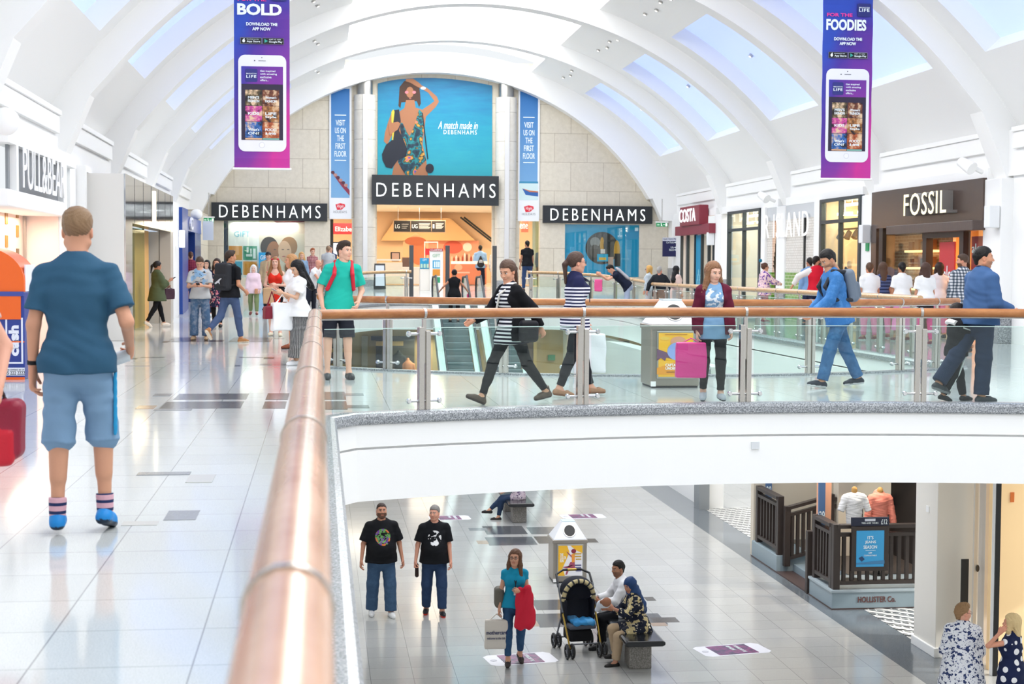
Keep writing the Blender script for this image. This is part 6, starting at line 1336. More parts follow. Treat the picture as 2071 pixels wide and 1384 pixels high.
    def legs(v, off, cols, to, flare=0, cut=True):
        for s, n in ((-1, 'L'), (1, 'R')):
            hp_, kn, an = J['hip'+n], J['kn'+n], J['an'+n]; g = .5+.5*fat
            if to <= 1:
                e = hp_+(kn-hp_)*to; r1 = (.088-(.088-.056)*to)*k*g+off+flare; v.cone(hp_, e, .083*k*g+off*.6, r1, k=.03, col=cols, cutb=cut)
            else:
                v.cone(hp_, kn, .083*k*g+off*.6, .056*k*g+off, k=.03, col=cols); e = kn+(an-kn)*(to-1); v.cone(kn, e, .056*k*g+off, (.054-(.054-.037)*(to-1))*k*g+off+flare, k=.03, col=cols, cutb=cut)
                if to > 1.4 and off < .02: v.cone(kn+(an-kn)*.12-J['ft'+n]*.012*k, kn+(an-kn)*.5-J['ft'+n]*.014*k, .05*k*g+off*.6, .043*k*g+off*.6, k=.03, col=cols)
            v.ell(J['hip'+n]+np.array([-s*.012, -.04*k, -.0]), (.075*k*g+off*.7, .085*k*g+off*.7, .1*k*g+off*.6), k=.05, col=cols)
    # body
    v = Vol(); torso(v, -.004, skc); legs(v, -.004, skc, 2.0, cut=False)
    for n in 'LR':
        v.cone(J['sh'+n], J['el'+n], .047*k*(.5+.5*fat)*(.85 if fem else 1), .037*k*(.9 if fem else 1), k=.03, col=skc).cone(J['el'+n], J['wr'+n], .038*k*(.85 if fem else 1), .0245*k, k=.02, col=skc)
        v.cone(J['an'+n], J['an'+n]-J['fu'+n]*.04*k+J['ft'+n]*.07*k, .035*k, .025*k, k=.03, col=skc).cone(J['an'+n]-J['fu'+n]*.055*k, J['an'+n]-J['fu'+n]*.06*k+J['ft'+n]*.14*k, .026*k, .022*k, k=.03, col=skc)
    v.cone(nb-u*.05*k, nb+u*.07*k+f*.02*k, .056*k*(.86 if fem else 1.05), .05*k*(.86 if fem else 1.05), k=.03, col=skc)
    vs, fs, cs = v.poly(h)
    # head
    ang = La*.45-math.radians(hp); Rh = rotz(math.radians(hy))@rotx(-ang); hk = (.55+.45*k); hc = nb+(u*.75+np.array([0, .12, .25]))*.155*k; J['head'] = hc; M.Rh = Rh; M.hk = hk
    hv, hf = head_mesh(hh, fem, beard, fat if fat > 1.1 else 1.0); hairc = C3(hair[1])
    bc = None if not beard else (C3(beard[0]), beard[1]); hcs = head_cols(hv, skc, hairc, bc, lips)
    allv, allf, allc = [vs, hv@(Rh.T)*hk+hc], [fs, hf+len(vs)], [cs, hcs]; off = len(vs)+len(hv)
    for n, s, cu, nn, on in (('L', -1, curlL, nL, handL), ('R', 1, curlR, nR, handR)):
        if not on: continue
        d = J['fd'+n]; nn = np.array(nn, float) if nn is not None else np.array([-s, 0, 0.]); nn = nv(nn-d*(nn@d)); l = np.cross(nn, d)*s*-1.0
        if n == 'L': l = -np.cross(nn, d)*-1.0
        # thumb points forward when the arm hangs down
        if (l@np.array([0, 1, .9])) < 0: l = -l
        B = np.stack([d, l, nn], 1); mv, mf = hand_mesh(min(hh, .0055) if s_ > 55 else hh, cu); w = mv*k*(.9 if fem else 1.0)@B.T+J['wr'+n]
        if np.linalg.det(B) < 0: mf = mf[:, ::-1]
        allv.append(w); allf.append(mf+off); allc.append(np.tile(skc*np.array([1.0, .95, .94]), (len(w), 1))); off += len(w); J['grip'+n] = J['wr'+n]+d*.085*k+nn*.03*k
    rawmesh('body', np.concatenate(allv), np.concatenate(allf), np.concatenate(allc), SKINM, root)
    boff = max([.016]+[w[2].get('off', .016) for w in wear if len(w) > 2 and w[0] in ('trousers', 'shorts', 'jeans', 'skirt', 'leggings')])*.75+.012
    M.h = h; rng = random.Random(label); ph = rng.uniform(0, 6)
    fold = lambda A: (lambda x, y, z: A*(np.sin(17*x+8*np.sin(9*z+ph)+ph)*np.sin(23*z+6*y+3*np.sin(11*x))*.7+.5*np.sin(41*z+19*x+ph)*np.sin(13*y+7*z)))
    for w in wear:
        kind, colr, o = w[0], C3(w[1]), (w[2] if len(w) > 2 else {}); v = Vol(); off_ = o.get('off', .016); mt = m_vcol('cloth_'+kind, o.get('rough', .8), .1, 45, o.get('pat'), .2)
        if kind in ('tee', 'shirt', 'jacket', 'cardigan', 'top', 'coat', 'dress', 'vest', 'blouse'):
            torso(v, off_, colr, low=o.get('low', .06)); hem = o.get('hem', .07)
            if o.get('skirt'):
                L, r1 = o['skirt']; v.cone(pel-u*.02*k, pel-np.array([0, 0, L*k])+np.array([0, .02, 0]), .15*k*fat+off_, r1*k, k=.05, sq=((0, 1, 0), 1.15), col=colr); v.plane(pel-np.array([0, 0, L*k]), (0, 0, -1))
            else:
                v.cone(pel+u*.03*k, pel-u*(hem+.03)*k, .158*k*fat+off_*1.2, (.172 if not belly else .178)*k*fat+off_*1.4+o.get('flare', 0), k=.05, sq=(f, 1.18), col=colr)
                if o.get('crop') is None:
                    for n in 'LR': v.cone(J['hip'+n], J['hip'+n]+(J['kn'+n]-J['hip'+n])*.3, .083*k*(.5+.5*fat)+max(off_, boff), k=.06, col=colr).ell(J['hip'+n]+np.array([0, -.04*k, 0]), .08*k+max(off_, boff)*.8, k=.05, col=colr)
                v.plane(pel-u*hem*k, -u)
            if o.get('crop') is not None: v.plane(pel+u*o['crop']*k, -u)
            slv = o.get('sleeve', .5); scol = C3(o['scol']) if 'scol' in o else colr
            for n in 'LR':
                sh, el, wr = J['sh'+n], J['el'+n], J['wr'+n]; sw_ = o.get('sw', 0)
                if slv <= 0: continue
                r0 = .046*k*(.5+.5*fat)*(.9 if fem else 1)+off_*.9
                if slv <= 1: v.cone(sh, sh+(el-sh)*slv, r0, r0-.004+sw_, k=.03, col=scol, cutb=True)
                else: v.cone(sh, el, r0, .04*k+off_+sw_*.5, k=.03, col=scol).cone(el, el+(wr-el)*(slv-1), .04*k+off_+sw_*.5, (.038-.01*(slv-1))*k+off_*.8+sw_, k=.02, col=scol, cutb=True)
            if o.get('straps'):      # low neckline
                v.ell(nb+f*.1*k-u*.02*k, (.1*k, .12*k, .1*k), k=.01, sub=True); v.ell(nb-f*.08*k, (.09*k, .08*k, .09*k), k=.01, sub=True)
            v.cone(nb+u*.05*k+f*.03*k, nb+u*.2*k+f*.03*k, .066*k*(.88 if fem else 1)+o.get('neckr', 0), .09*k, k=.01, sub=True)
            if o.get('open'):
                ow = o['open']; v.cone(nb+f*.16*k+u*.08*k, pel+f*.2*k-u*.3*k, ow*.8, ow*1.2, k=.015, sub=True, sq=(f, .45))
            if o.get('collar'): v.cone(nb+u*.01*k, nb+u*.035*k+f*.01*k, .075*k, .068*k, k=.01, col=C3(o['collar']), cutb=True)
            if o.get('hood'): v.cone(nb-f*.08*k-u*.03*k-X*.07*k, nb-f*.08*k-u*.03*k+X*.07*k, .05*k, k=.03, col=colr)
            disp = fold(o.get('fold', .0045))
        elif kind in ('trousers', 'shorts', 'leggings', 'jeans'):
            v.cone(pel-u*.03*k, pel+u*o.get('waist', .08)*k, .148*k*fat+off_, .138*k*(fat+belly*.3)+off_*.6, k=.04, sq=SQ, col=colr, cutb=True); legs(v, off_, colr, o.get('len', 1.93), o.get('flare', 0))
            disp = fold(o.get('fold', .004))
        elif kind == 'skirt':
            L, r1 = o['skirt']; v.cone(pel+u*.08*k, pel-np.array([0, 0, .05*k]), .13*k, .155*k+off_, k=.04, sq=(f, 1.3), col=colr).cone(pel-np.array([0, 0, .05*k]), pel-np.array([0, 0, L*k]), .155*k+off_, r1*k, k=.05, sq=((0, 1, 0), 1.2), col=colr, cutb=True); disp = fold(.004)
        v2, f2_, c2 = v.poly(h, disp); ob = rawmesh(kind if kind != 'top' else 'top', v2, f2_, c2, mt, root)
        if o.get('lab'): ob['label'] = o['lab']
    # shoes
    if shoes:
        colr, sole = C3(shoes[0]), C3(shoes[1]); high = shoes[2] if len(shoes) > 2 else 0
        for n in 'LR':
            a, t, w = J['an'+n], J['ft'+n], J['fu'+n]; v = Vol(); sd = np.cross(t, w)
            base_ = a-w*.083*k
            v.cone(base_+w*.035*k-t*.035*k, base_+w*.034*k+t*.1*k, .038*k, .041*k, k=.02, col=colr).cone(base_+w*.034*k+t*.1*k, base_+w*.026*k+t*.165*k, .042*k, .033*k, k=.02, col=colr)
            v.cone(base_+w*.04*k-t*.02*k, base_+w*(.07+high)*k-t*.0*k, .036*k, .04*k, k=.03, col=colr, cutb=True).cone(base_+w*.06*k, base_+w*.045*k+t*.08*k, .03*k, k=.03, col=colr)
            if high < 0: v.cone(base_+w*.075*k+t*.02*k, base_+w*.075*k+t*.07*k, .028*k, k=.01, sub=True)
            v.plane(base_, -w); hs = min(h, .012); v2, f2_, c2 = v.poly(hs)
            if len(v2) == 0: continue
            c2[((v2-base_)@w) < .022*k] = sole; rawmesh('shoe', v2, f2_, c2, SHOEM, root)
    # hair and headgear, in head space
    st = hair[0]; v = Vol(); hcl = hairc; L = hair[2] if len(hair) > 2 else .3; amp, fr_ = .0025, 1.
    if st not in ('bald', 'hijab'):
        up = .004 if st == 'buzz' else .012; v.ell((0, -.014, .038+up*.6), (.079+up*.3, .098+up*.3, .084+up), k=.01, col=hcl)
        if st in ('short', 'fade', 'buzz', 'curly', 'quiff'):
            if st != 'fade': v.cone((0, -.08, .02), (0, -.07, -.05), .05, .035, k=.02, col=hcl)
            else: v.ell((0, .0, .085), (.074, .085, .05), k=.02, col=hcl)
            if st == 'curly': v.ell((0, .035, .105), (.06, .05, .035), k=.02, col=hcl); amp = .007; fr_ = 1.8
            if st == 'quiff': v.ell((0, .045, .11), (.055, .045, .03), k=.02, col=hcl)
        if st in ('long', 'wavy', 'straight', 'bob', 'pony', 'bun'):
            v.ell((0, -.03, .03), (.088, .1, .09), k=.02, col=hcl)
        if st in ('long', 'wavy', 'straight', 'bob'):
            wv = .03 if st == 'wavy' else 0
            for s in (-1, 1):
                v.cone((s*.07, -.005, .03), (s*.083, .005, -.1), .03, .034, k=.03, col=hcl)
                if st != 'bob': v.cone((s*.083, .005, -.1), (s*(.1+wv), .02 if st != 'straight' else -.02, -L*.85), .036, .03+wv*.5, k=.03, col=hcl)
            v.cone((0, -.06, .03), (0, -.085, -L if st != 'bob' else -.12), .085, .075 if st != 'bob' else .06, k=.04, col=hcl, sq=((0, 1, 0), 1.5)); amp = .004
        if st == 'pony': v.cone((0, -.105, .05), (0, -.15, -.02), .022, .03, k=.01, col=hcl).cone((0, -.15, -.02), (0, -.14, -L), .032, .014, k=.02, col=hcl)
        if st == 'bun': v.ell((0, -.1, .085), (.038, .038, .036), k=.01, col=hcl)
        v.box((0, .1, -.055), (.07 if st in ('long', 'wavy', 'straight', 'bob') else .1, .062, .12), k=.02, sub=True, rd=.03)
        if st in ('short', 'fade', 'buzz', 'curly', 'quiff', 'bun', 'pony'):
            for s in (-1, 1): v.box((s*.09, .015, -.07), (.035, .05, .075), k=.012, sub=True, rd=.02)
            if st not in ('pony', 'bun'): v.box((0, -.1, -.16), (.2, .2, .08), k=.01, sub=True)
        ds = lambda x, y, z: amp*np.sin(150*fr_*x+9*np.sin(24*z)+2)*np.cos(110*fr_*y+7*np.sin(31*z*fr_+3*x))
    elif st == 'hijab':
        v.ell((0, -.012, .035), (.088, .106, .1), k=.01, col=hcl).cone((0, -.02, 0), (0, -.03, -.16), .085, .1, k=.04, col=hcl).cone((0, -.02, -.16), (0, -.05, -.2-L*.3), .12, .15, k=.05, col=hcl, sq=((0, 1, 0), 1.3)).cone((.02, -.1, -.1), (.04, -.15, -L), .07, .08, k=.04, col=hcl, sq=((0, 1, 0), 1.4))
        v.ell((0, .1, -.02), (.055, .06, .078), k=.015, sub=True); ds = lambda x, y, z: .003*np.sin(60*z+30*x+20*y)
    if st != 'bald':
        v2, f2_, c2 = v.poly(max(hh, .0045), ds)
        if st == 'fade': t_ = np.clip((.06-v2[:, 2])/.07, 0, 1)[:, None]*.6; c2 = c2*(1-t_)+(hcl*.55+skc*.2)*t_
        rawmesh('headscarf' if st == 'hijab' else 'hair', v2@Rh.T*hk+hc, f2_, c2, HAIRM, root)
    if glasses:
        mb = MB(); W = lambda p: tuple((np.array(p)@Rh.T)*hk+hc)
        for s in (-1, 1):
            mb.tube([W((s*.031+.02*math.cos(t), .098, .004+.016*math.sin(t))) for t in [2*math.pi*i/14 for i in range(14)]], .0018*(2 if s_ < 90 else 1.2), 6, closed=True, up=(0, 1, .01)); mb.tube([W((s*.05, .096, .008)), W((s*.078, .02, .012)), W((s*.078, -.02, .004))], .002*(1.6 if s_ < 90 else 1), 6)
        mb.tube([W((-.011, .1, .008)), W((.011, .1, .008))], .002, 6)
        me = [(p[0], p[1], p[2]) for p in mb.v]; wv_ = np.array(me); R0 = ORI[root.name]; mb.v = [tuple(np.array(R0)+q_) for q_ in wv_]; mb.build('glasses', mat(glasses, .3), root, smooth=True)
    M.pos = pos; M.deg = deg; return M
def Wd(M, p): return M.pos+Matrix.Rotation(R(M.deg), 3, 'Z')@Vector([float(a) for a in p])
def item(M, name, v, label, cat, m=None, h=None, disp=None, group=None, parts=()):
    """something worn or held: its own thing, in the frame of the person that carries it"""
    v2, f2_, c2 = v.poly(h or max(.008, M.h*.8), disp)
    c = v2.mean(0); o = rawmesh(name, v2-c, f2_, c2, m or m_vcol('item_cloth', .6, .2), None, loc=tuple(Wd(M, c)), rz=R(M.deg), label=label, cat=cat, group=group); M.c = c
    return o
def phone(M, n, label, col='17181b', at=None):
    p = at if at is not None else M.J['grip'+n]; v = Vol(); v.box(p+np.array([0, .03, .012]), (.036, .07, .006), col=C3(col), rot=rotx(.5), rd=.005); return item(M, 'mobile_phone', v, label, 'phone', h=.005 if M.h < .02 else .008)
def backpack(M, label, col, straps='17181b', sz=1.0, accent=None, front=True):
    J, k = M.J, M.k; u, f, X = M.u, M.f, np.array([1., 0, 0]); v = Vol(); c = M.J['chest']-f*.2*k-u*.02*k; cc = C3(col)
    rot = np.stack([X, f, u], 1).T; rot = np.stack([X, f, u]); 
    Mx = np.array([X, f, u]).T
    v.box(c, (.15*sz, .075*sz, .23*sz), col=cc, rot=Mx, rd=.06).box(c-f*.07*sz-u*.07*sz, (.12*sz, .045*sz, .11*sz), k=.015, col=C3(accent) if accent else cc*.9, rot=Mx, rd=.03).cone(c+u*.22*sz-X*.03, c+u*.25*sz+X*.0, .014, k=.01, col=C3(straps)).cone(c+u*.22*sz+X*.03, c+u*.25*sz+X*.0, .014, k=.01, col=C3(straps))
    sc = C3(straps)
    for s in (-1, 1):
        s0 = c+u*.17*k+X*s*.07*k; s1 = J['neck']+u*.018*k+X*s*.1*k+f*.01*k; s2 = J['chest']+f*.15*k+u*.04*k+X*s*.115*k; s3 = J['waist']+f*.06*k+X*s*.165*k+u*.04*k; s4 = c-u*.17*k+X*s*.11*k+f*.05
        w = .026*k
        for a, b in ((s0, s1), (s1, s2), (s2, s3), (s3, s4)): v.cone(a, b, w, k=.008, col=sc)
    return item(M, 'backpack', v, label, 'backpack', h=max(.009, M.h))
def bag(M, n, label, col, w=.17, hgt=.36, d=.05, drop=.1, name='carrier_bag', cat='bag', handle=None, pat=None, front=False, dx=(0, 0, 0)):
    g = M.J['grip'+n]+np.array(dx, float); v = Vol(); cc = C3(col); hc = C3(handle) if handle else cc; z1 = g[2]-drop; z0 = z1-hgt
    v.box((g[0], g[1], (z0+z1)/2), (w, d, hgt/2) if front else (d, w, hgt/2), col=cc, rd=min(.02, d*.8)); q1, q2 = (w*.6, 0) if front else (0, w*.6)
    for s in (-1, 1): v.cone((g[0]-q1, g[1]-q2+s*.01, z1-.01), (g[0], g[1], g[2]), .007, k=.004, col=hc).cone((g[0]+q1, g[1]+q2+s*.01, z1-.01), (g[0], g[1], g[2]), .007, k=.004, col=hc)
    return item(M, name, v, label, cat, m=m_vcol('bag_'+str(col), .5, .15, 40, pat), h=max(.008, M.h*.7), disp=lambda x, y, z: .008*np.sin(14*z+9*y)*np.sin(11*y+5*z)*(z < z1))
STRAP = '1a1a1c'
WALK = dict(lL=(24, 2, 4), lR=(-16, 2, 16), fpR=-28)
# 1 man in the blue tee, nearest, seen from behind
p1 = person(foot(160, 1078), 0, 1.775, 'man in blue tee and pale blue knee shorts walking away, nearest on the left walkway', fat=.94, skin='d39a7c', hair=('fade', '8a6d4f'), lean=1, aL=(-4, 12, 8, 4), aR=(-14, 20, 70, 12), lL=(-1, 2, 5), lR=(10, 5, 14), fpR=-14, curlR=2.6,
  wear=[('tee', '335a75', dict(off=.016, sleeve=.72, hem=.09, sw=.016, fold=.006)), ('shorts', '7d9cba', dict(off=.03, len=1.05, flare=.012, fold=.007))], shoes=('1f86d0', '1b2a3c', .01))
J = p1.J; v = Vol(); v.cone(J['wrL']+(J['elL']-J['wrL'])*.12, J['wrL']+(J['elL']-J['wrL'])*.22, .032, k=0, col=C3('15161a'), cuta=True, cutb=True); item(p1, 'wrist_watch', v, 'black band watch on the left wrist of the man in the blue tee', 'watch', h=.006)
for n in 'LR':
    v = Vol(); a, b = J['an'+n], J['kn'+n]; v.cone(a, a+(b-a)*.22, .046, .05, k=0, col=C3('22305a'), cutb=True); ob = rawmesh('sock', *v.poly(.009)[:2], np.tile(C3('22305a'), (1, 1)).repeat(len(v.poly(.009)[0]), 0), m_vcol('sock_stripe', .8, .2, 60, ('stripe', 'd8a8b4', 22, .62)), p1.root)
v = Vol(); g = J['gripR']; v.cone(g+np.array([.02, -.02, -.01])*1, g+np.array([-.17, -.1, -.07]), .036, .04, k=0, col=C3('d9dde0'), cuta=True, cutb=True); item(p1, 'paper_tube', v, 'pale rolled tube held in the right hand of the man in the blue tee', 'tube', h=.007)
v = Vol(); 
for i in range(7): v.cone(J['hipR']+np.array([.115, 0, -.06-.05*i]), J['hipR']+np.array([.112+.0, .0, -.1-.05*i]), .011, k=.01, col=C3('2a9bd0'))
rawmesh('side_zip', *(lambda t: (t[0], t[1], t[2]))(v.poly(.009)), m_vcol('zip', .6, .1), p1.root, label='bright blue side zip')
# 2 passer-by cut by the left edge
b = P(-92, 1150, z=0)
p2 = person((b.x, b.y, 0), 160, 1.68, 'passer-by at the left edge, only a bare elbow in view', fem=True, skin='e0a58c', hair=('long', '4a3326', .25), aL=(-14, 24, 52, 0), aR=(0, 8, 20, 0), wear=[('tee', 'caa9a0', {}), ('trousers', '22242a', dict(off=.02))], shoes=('222222', '444444'), sink=0)
q_ = P(-2, 868, Y=b.y-.05); v = Vol(); v.box((0, 0, 0), (.12, .1, .15), col=C3('8c1f36'), rd=.05).cone((-.06, 0, .1), (-.1, 0, .42), .014, k=.01, col=C3('2a1418')).cone((.05, .0, .1), (-.08, 0, .42), .014, k=.01, col=C3('2a1418')).box((0, -.09, -.08), (.09, .03, .09), k=.02, col=C3('c01f30'), rd=.03)
vs, fs, cs = v.poly(.009, lambda x, y, z: .005*np.sin(20*x+9*z)); rawmesh('shoulder_bag', vs, fs, cs, m_vcol('maroon_bag', .5, .2), None, loc=(q_.x, q_.y, q_.z), label='maroon and red bag at the left edge of the picture', cat='bag')
# 3 woman in the olive parka
p3 = person(foot(318, 662), -62, 1.58, 'woman in an olive parka looking at her phone beside the steel shopfront', fem=True, skin='b98468', hair=('pony', '1d1715', .2), hp=-12, aR=(20, 4, 100, 10), aL=(14, 6, 70, 5), lL=(18, 2, 3), lR=(-16, 2, 16), fpR=-30,
  wear=[('top', '17181d', dict(sleeve=0, hem=.1, off=.01)), ('jacket', '525d43', dict(off=.05, sleeve=1.6, hem=.24, open=.07, sw=.02, flare=.05)), ('leggings', '15161b', dict(off=.006, len=1.95))], shoes=('e9ddcf', 'f2efe8')); phone(p3, 'R', 'phone held by the woman in the olive parka'); bag(p3, 'L', 'dark purple handbag on the arm of the woman in the olive parka', '4a2f3c', .13, .26, .06, .05, name='handbag', handle='33202a')
# 4 paint-splashed jeans
p4 = person(foot(405, 688), 176, 1.66, 'man in grey print tee and paint splashed jeans reading his phone', skin='d8a488', hair=('short', '4d3a2c'), hp=-32, aL=(18, 10, 78, 38), aR=(18, 10, 78, 38), lL=(2, 4, 2), lR=(2, 4, 2), fat=1.03,
  wear=[('tee', 'bfc1c0', dict(off=.022, sleeve=.75, sw=.01, pat=('print', [('8fb4d4', 7, .46), ('3a4048', 16, .6)], (0, 1.25, .17, .2)))), ('jeans', '4f6c8c', dict(off=.03, len=1.98, flare=.02, pat=('denim', 'c9ccd0', .55)))], shoes=('b79a78', '8a6c4e')); phone(p4, 'L', 'dark phone held by the man in paint splashed jeans')
# 5 black tee and big backpack
p5 = person(foot(466, 694), -38, 1.8, 'tall man in black tee with a black backpack striding past the man reading his phone', skin='c98e6c', hair=('quiff', '3d2f26'), hy=-28, aL=(10, 6, 20, 6), aR=(-6, 10, 66, 10), lL=(-22, 2, 30), lR=(14, 2, 4), fpL=-45,
  wear=[('tee', '15161a', dict(off=.018, sleeve=.7)), ('jeans', '47587a', dict(off=.014, len=1.9))], shoes=('a5703f', 'e2d6c2', .03)); bp = backpack(p5, 'black backpack with a pale leaping cat mark worn by the man in the black tee', '25262b', '1b1c20', 1.15)
fr = Fr(ORI[bp.name]+Vector([float(t) for t in p5.J['chest']-p5.f*.345-p5.u*.1-p5.c]), (1, 0, 0), (0, 0, 1)); MB().poly(fr, [(-.09, -.04), (-.02, .0), (.05, .05), (.09, .05), (.03, -.0), (.04, -.06), (-.0, -.03), (-.06, -.06)], .0, .004).build('printed_mark', mat('c9ccd2', .5), bp)
# 6-8 behind
p6 = person(foot(439, 662), 170, 1.66, 'young woman in a navy floral dress behind the man with the black backpack', fem=True, skin='dba68c', hair=('long', '35241c', .32), lL=(8, 2, 4), lR=(-8, 2, 8), wear=[('dress', '1f2340', dict(sleeve=.2, skirt=(.42, .2), off=.014, straps=True, pat=('floral', 'c46a7c', 'e8dcd0', 14))), ('leggings', '1a1618', dict(off=.004, len=1.95))], shoes=('15120f', '15120f'))
p7 = person(foot(419, 640), 170, 1.62, 'woman with black fringe in a pale grey tee farther down the left walkway', fem=True, skin='dfae94', hair=('long', '17130f', .24), aL=(18, 8, 86, 30), aR=(18, 8, 86, 30), wear=[('tee', 'b9bcc0', dict(off=.02)), ('jeans', '2b3550', {})], shoes=('ddd', 'ddd') if False else ('d8d8d8', 'eeeeee'))
p8 = person(foot(386, 622), 10, 1.72, 'man in a maroon plaid shirt facing the blue shop', skin='cf9a7c', hair=('short', '5a3826'), wear=[('shirt', '6a2136', dict(sleeve=.9, hem=.14, pat=('plaid', '54182a', '7d2a40', '8f3a4e'))), ('shorts', '3a4660', dict(len=.95))], shoes=('dcdcdc', 'eeeeee'))
p9 = person(foot(513, 638), 178, 1.46, 'elderly woman with white hair in pink blouse and green trousers', fem=True, fat=1.1, skin='e4b9a4', hair=('bob', 'e9e6e2'), lL=(12, 2, 4), lR=(-10, 2, 12), fpR=-15, wear=[('blouse', 'eed3de', dict(off=.03, sleeve=1.85, hem=.18, sw=.012)), ('trousers', '7b8a5f', dict(off=.02, len=1.9))], shoes=('7a3a34', '5a2a24')); bag(p9, 'L', 'tan shoulder bag of the elderly woman in pink', 'c08a68', .12, .15, .05, -.12, name='handbag', dx=(.06, .12, 0))
p10 = person(foot(543, 628), 165, 1.78, 'man in a beige jacket and black cap behind the woman in red', skin='cf9f86', hair=('short', '1c1a1a'), wear=[('jacket', 'c0a884', dict(off=.035, sleeve=1.9, open=.04, hem=.16)), ('trousers', '23262e', {})], shoes=('222222', '333333'))
v = Vol(); Rh, hk, hc = p10.Rh, p10.hk, p10.J['head']; v.ell(hc+np.array([0, -.01, .05]), (.09, .105, .085), col=C3('17181c')).ell(hc+np.array([0, .11, .05]), (.07, .07, .012), k=.01, col=C3('17181c')); v.plane(hc+np.array([0, 0, .035]), (0, 0, -1)); item(p10, 'cap', v, 'black peaked cap of the man in the beige jacket', 'cap')
# 11 woman in red
p11 = person(foot(557, 680), 176, 1.68, 'woman with long hair in a bright red skirt and crop top', fem=True, fat=1.1, skin='e8b8a2', hair=('wavy', '9c6b42', .3), aL=(10, 12, 84, 48), aR=(10, 14, 70, 40), lL=(5, 1, 4), lR=(-5, 1, 6),
  wear=[('top', 'e23424', dict(sleeve=0, off=.008, crop=.22, straps=True)), ('skirt', 'e23424', dict(skirt=(.46, .17), off=.012))], shoes=('e8e0c8', 'd8d0b8', -.02))
bag(p11, 'R', 'tan slouchy shopping bag held by the woman in red', 'd2ac84', .16, .34, .1, .0, dx=(.1, .06, 0), name='shopping_bag'); v = Vol(); J = p11.J; v.cone(J['waist']+np.array([-.14, .06, .0]), J['pel']+np.array([-.18, .05, -.35]), .06, .09, k=.03, col=C3('17161a'), sq=((0, 1, 0), 1.5)); item(p11, 'folded_jacket', v, 'black jacket hanging over the arm of the woman in red', 'jacket', disp=lambda x, y, z: .01*np.sin(30*x+12*z))
hb = Vol(); hb.cone(p11.J['head']+np.array([-.07, .05, .075]), p11.J['head']+np.array([.07, .05, .075]), .018, k=.01, col=C3('d8384a')); item(p11, 'hair_band', hb, 'red flowered hair band of the woman in red', 'hair band')
# 12 woman in striped trousers
p12 = person(foot(603, 738), 118, 1.57, 'woman with long black hair in white top and striped wide trousers using her phone', fem=True, skin='d9ab8c', hair=('straight', '121012', .36), hp=-28, aL=(26, 6, 84, 22), aR=(26, 6, 84, 22), lL=(8, 2, 3), lR=(-4, 2, 4),
  wear=[('tee', 'f1f1ef', dict(off=.028, sleeve=.7, sw=.02, hem=.12, flare=.03)), ('trousers', '1b1b1e', dict(off=.05, len=1.9, flare=.05, fold=.01, pat=('vstripe', 'd5d5d2', 16, .25)))], shoes=('f0f0ee', 'ffffff')); phone(p12, 'L', 'phone in a glittery case held by the woman in striped trousers', 'b9a7a0')
bag(p12, 'L', 'large white paper carrier bag on the arm of the woman in striped trousers', 'f2f3f2', .17, .42, .06, .12, dx=(.03, -.1, -.05)); bag(p12, 'R', 'dark red handbag of the woman in striped trousers', '7d2030', .13, .2, .06, .22, name='handbag', dx=(0, .05, 0))
p13 = person(foot(590, 705), 100, 1.7, 'person in a white top and denim shorts behind the woman in striped trousers', fem=True, skin='cf9474', hair=('bob', 'b98a5a'), wear=[('tee', 'eeeeee', {}), ('shorts', '5f86b8', dict(len=.8))], shoes=('8a4a2c', '5a3020'))
p14 = person(foot(629, 640), -120, 1.7, 'bald man in a white tee leaning on the far left rail', skin='d79a80', hair=('bald', 'aaaaaa'), lean=22, aL=(40, 6, 40, 5), aR=(40, 6, 40, 5), wear=[('tee', 'eeeeee', {}), ('trousers', '2a2d38', {})], shoes=('222222', '333333'))
p15 = person(foot(632, 600), 200, 1.66, 'woman with ginger curls in a checked top near the left store window', fem=True, skin='dfae94', hair=('curly', 'a35a34'), wear=[('shirt', '8e5a5c', dict(sleeve=1, pat=('plaid', '7a3d44', 'a2686c', 'c29a98'))), ('trousers', '2c2f3a', {})], shoes=('222222', '333333'))
p16 = person(foot(610, 612), 190, 1.64, 'fair haired woman half hidden behind the woman in striped trousers', fem=True, skin='dfae94', hair=('long', 'c99a5c', .25), wear=[('jacket', '7d97b4', dict(off=.03, sleeve=1.9)), ('jeans', '3a4a6a', {})], shoes=('222222', '333333'))
p17b = person(foot(664, 598), 5, 1.74, 'man in a grey tee seen from behind near the left gap', skin='cf9a80', hair=('buzz', '8a7058'), wear=[('tee', 'b5b9bc', {}), ('jeans', '34466a', {})], shoes=('222222', '333333'))
p18b = person(foot(668, 594), 170, 1.7, 'man in navy with a cap beyond the man in the grey tee', skin='cf9a80', hair=('short', '2a2a34'), wear=[('tee', '26375c', {}), ('trousers', '26375c', {})], shoes=('222222', '333333'))
# 17 boy in turquoise
p17 = person(foot(683, 766), -172, 1.84, 'young man in a turquoise tee leaning back on the footbridge rail', skin='e2b096', hair=('curly', '3b2c24'), hy=38, hp=-2, lean=-4, sl=-8, aR=(0, 22, 30, 14), aL=(-8, 16, 58, 26), lL=(8, 4, 2), lR=(6, 6, 0), fat=.96,
  wear=[('tee', '23b09c', dict(off=.024, sleeve=.75, sw=.014, hem=.12)), ('shorts', '20222b', dict(off=.032, len=.92, flare=.01))], shoes=('2f3234', '2a2c2e')); backpack(p17, 'red strapped backpack worn by the young man in turquoise', '1b1d22', 'cf2438', .9)
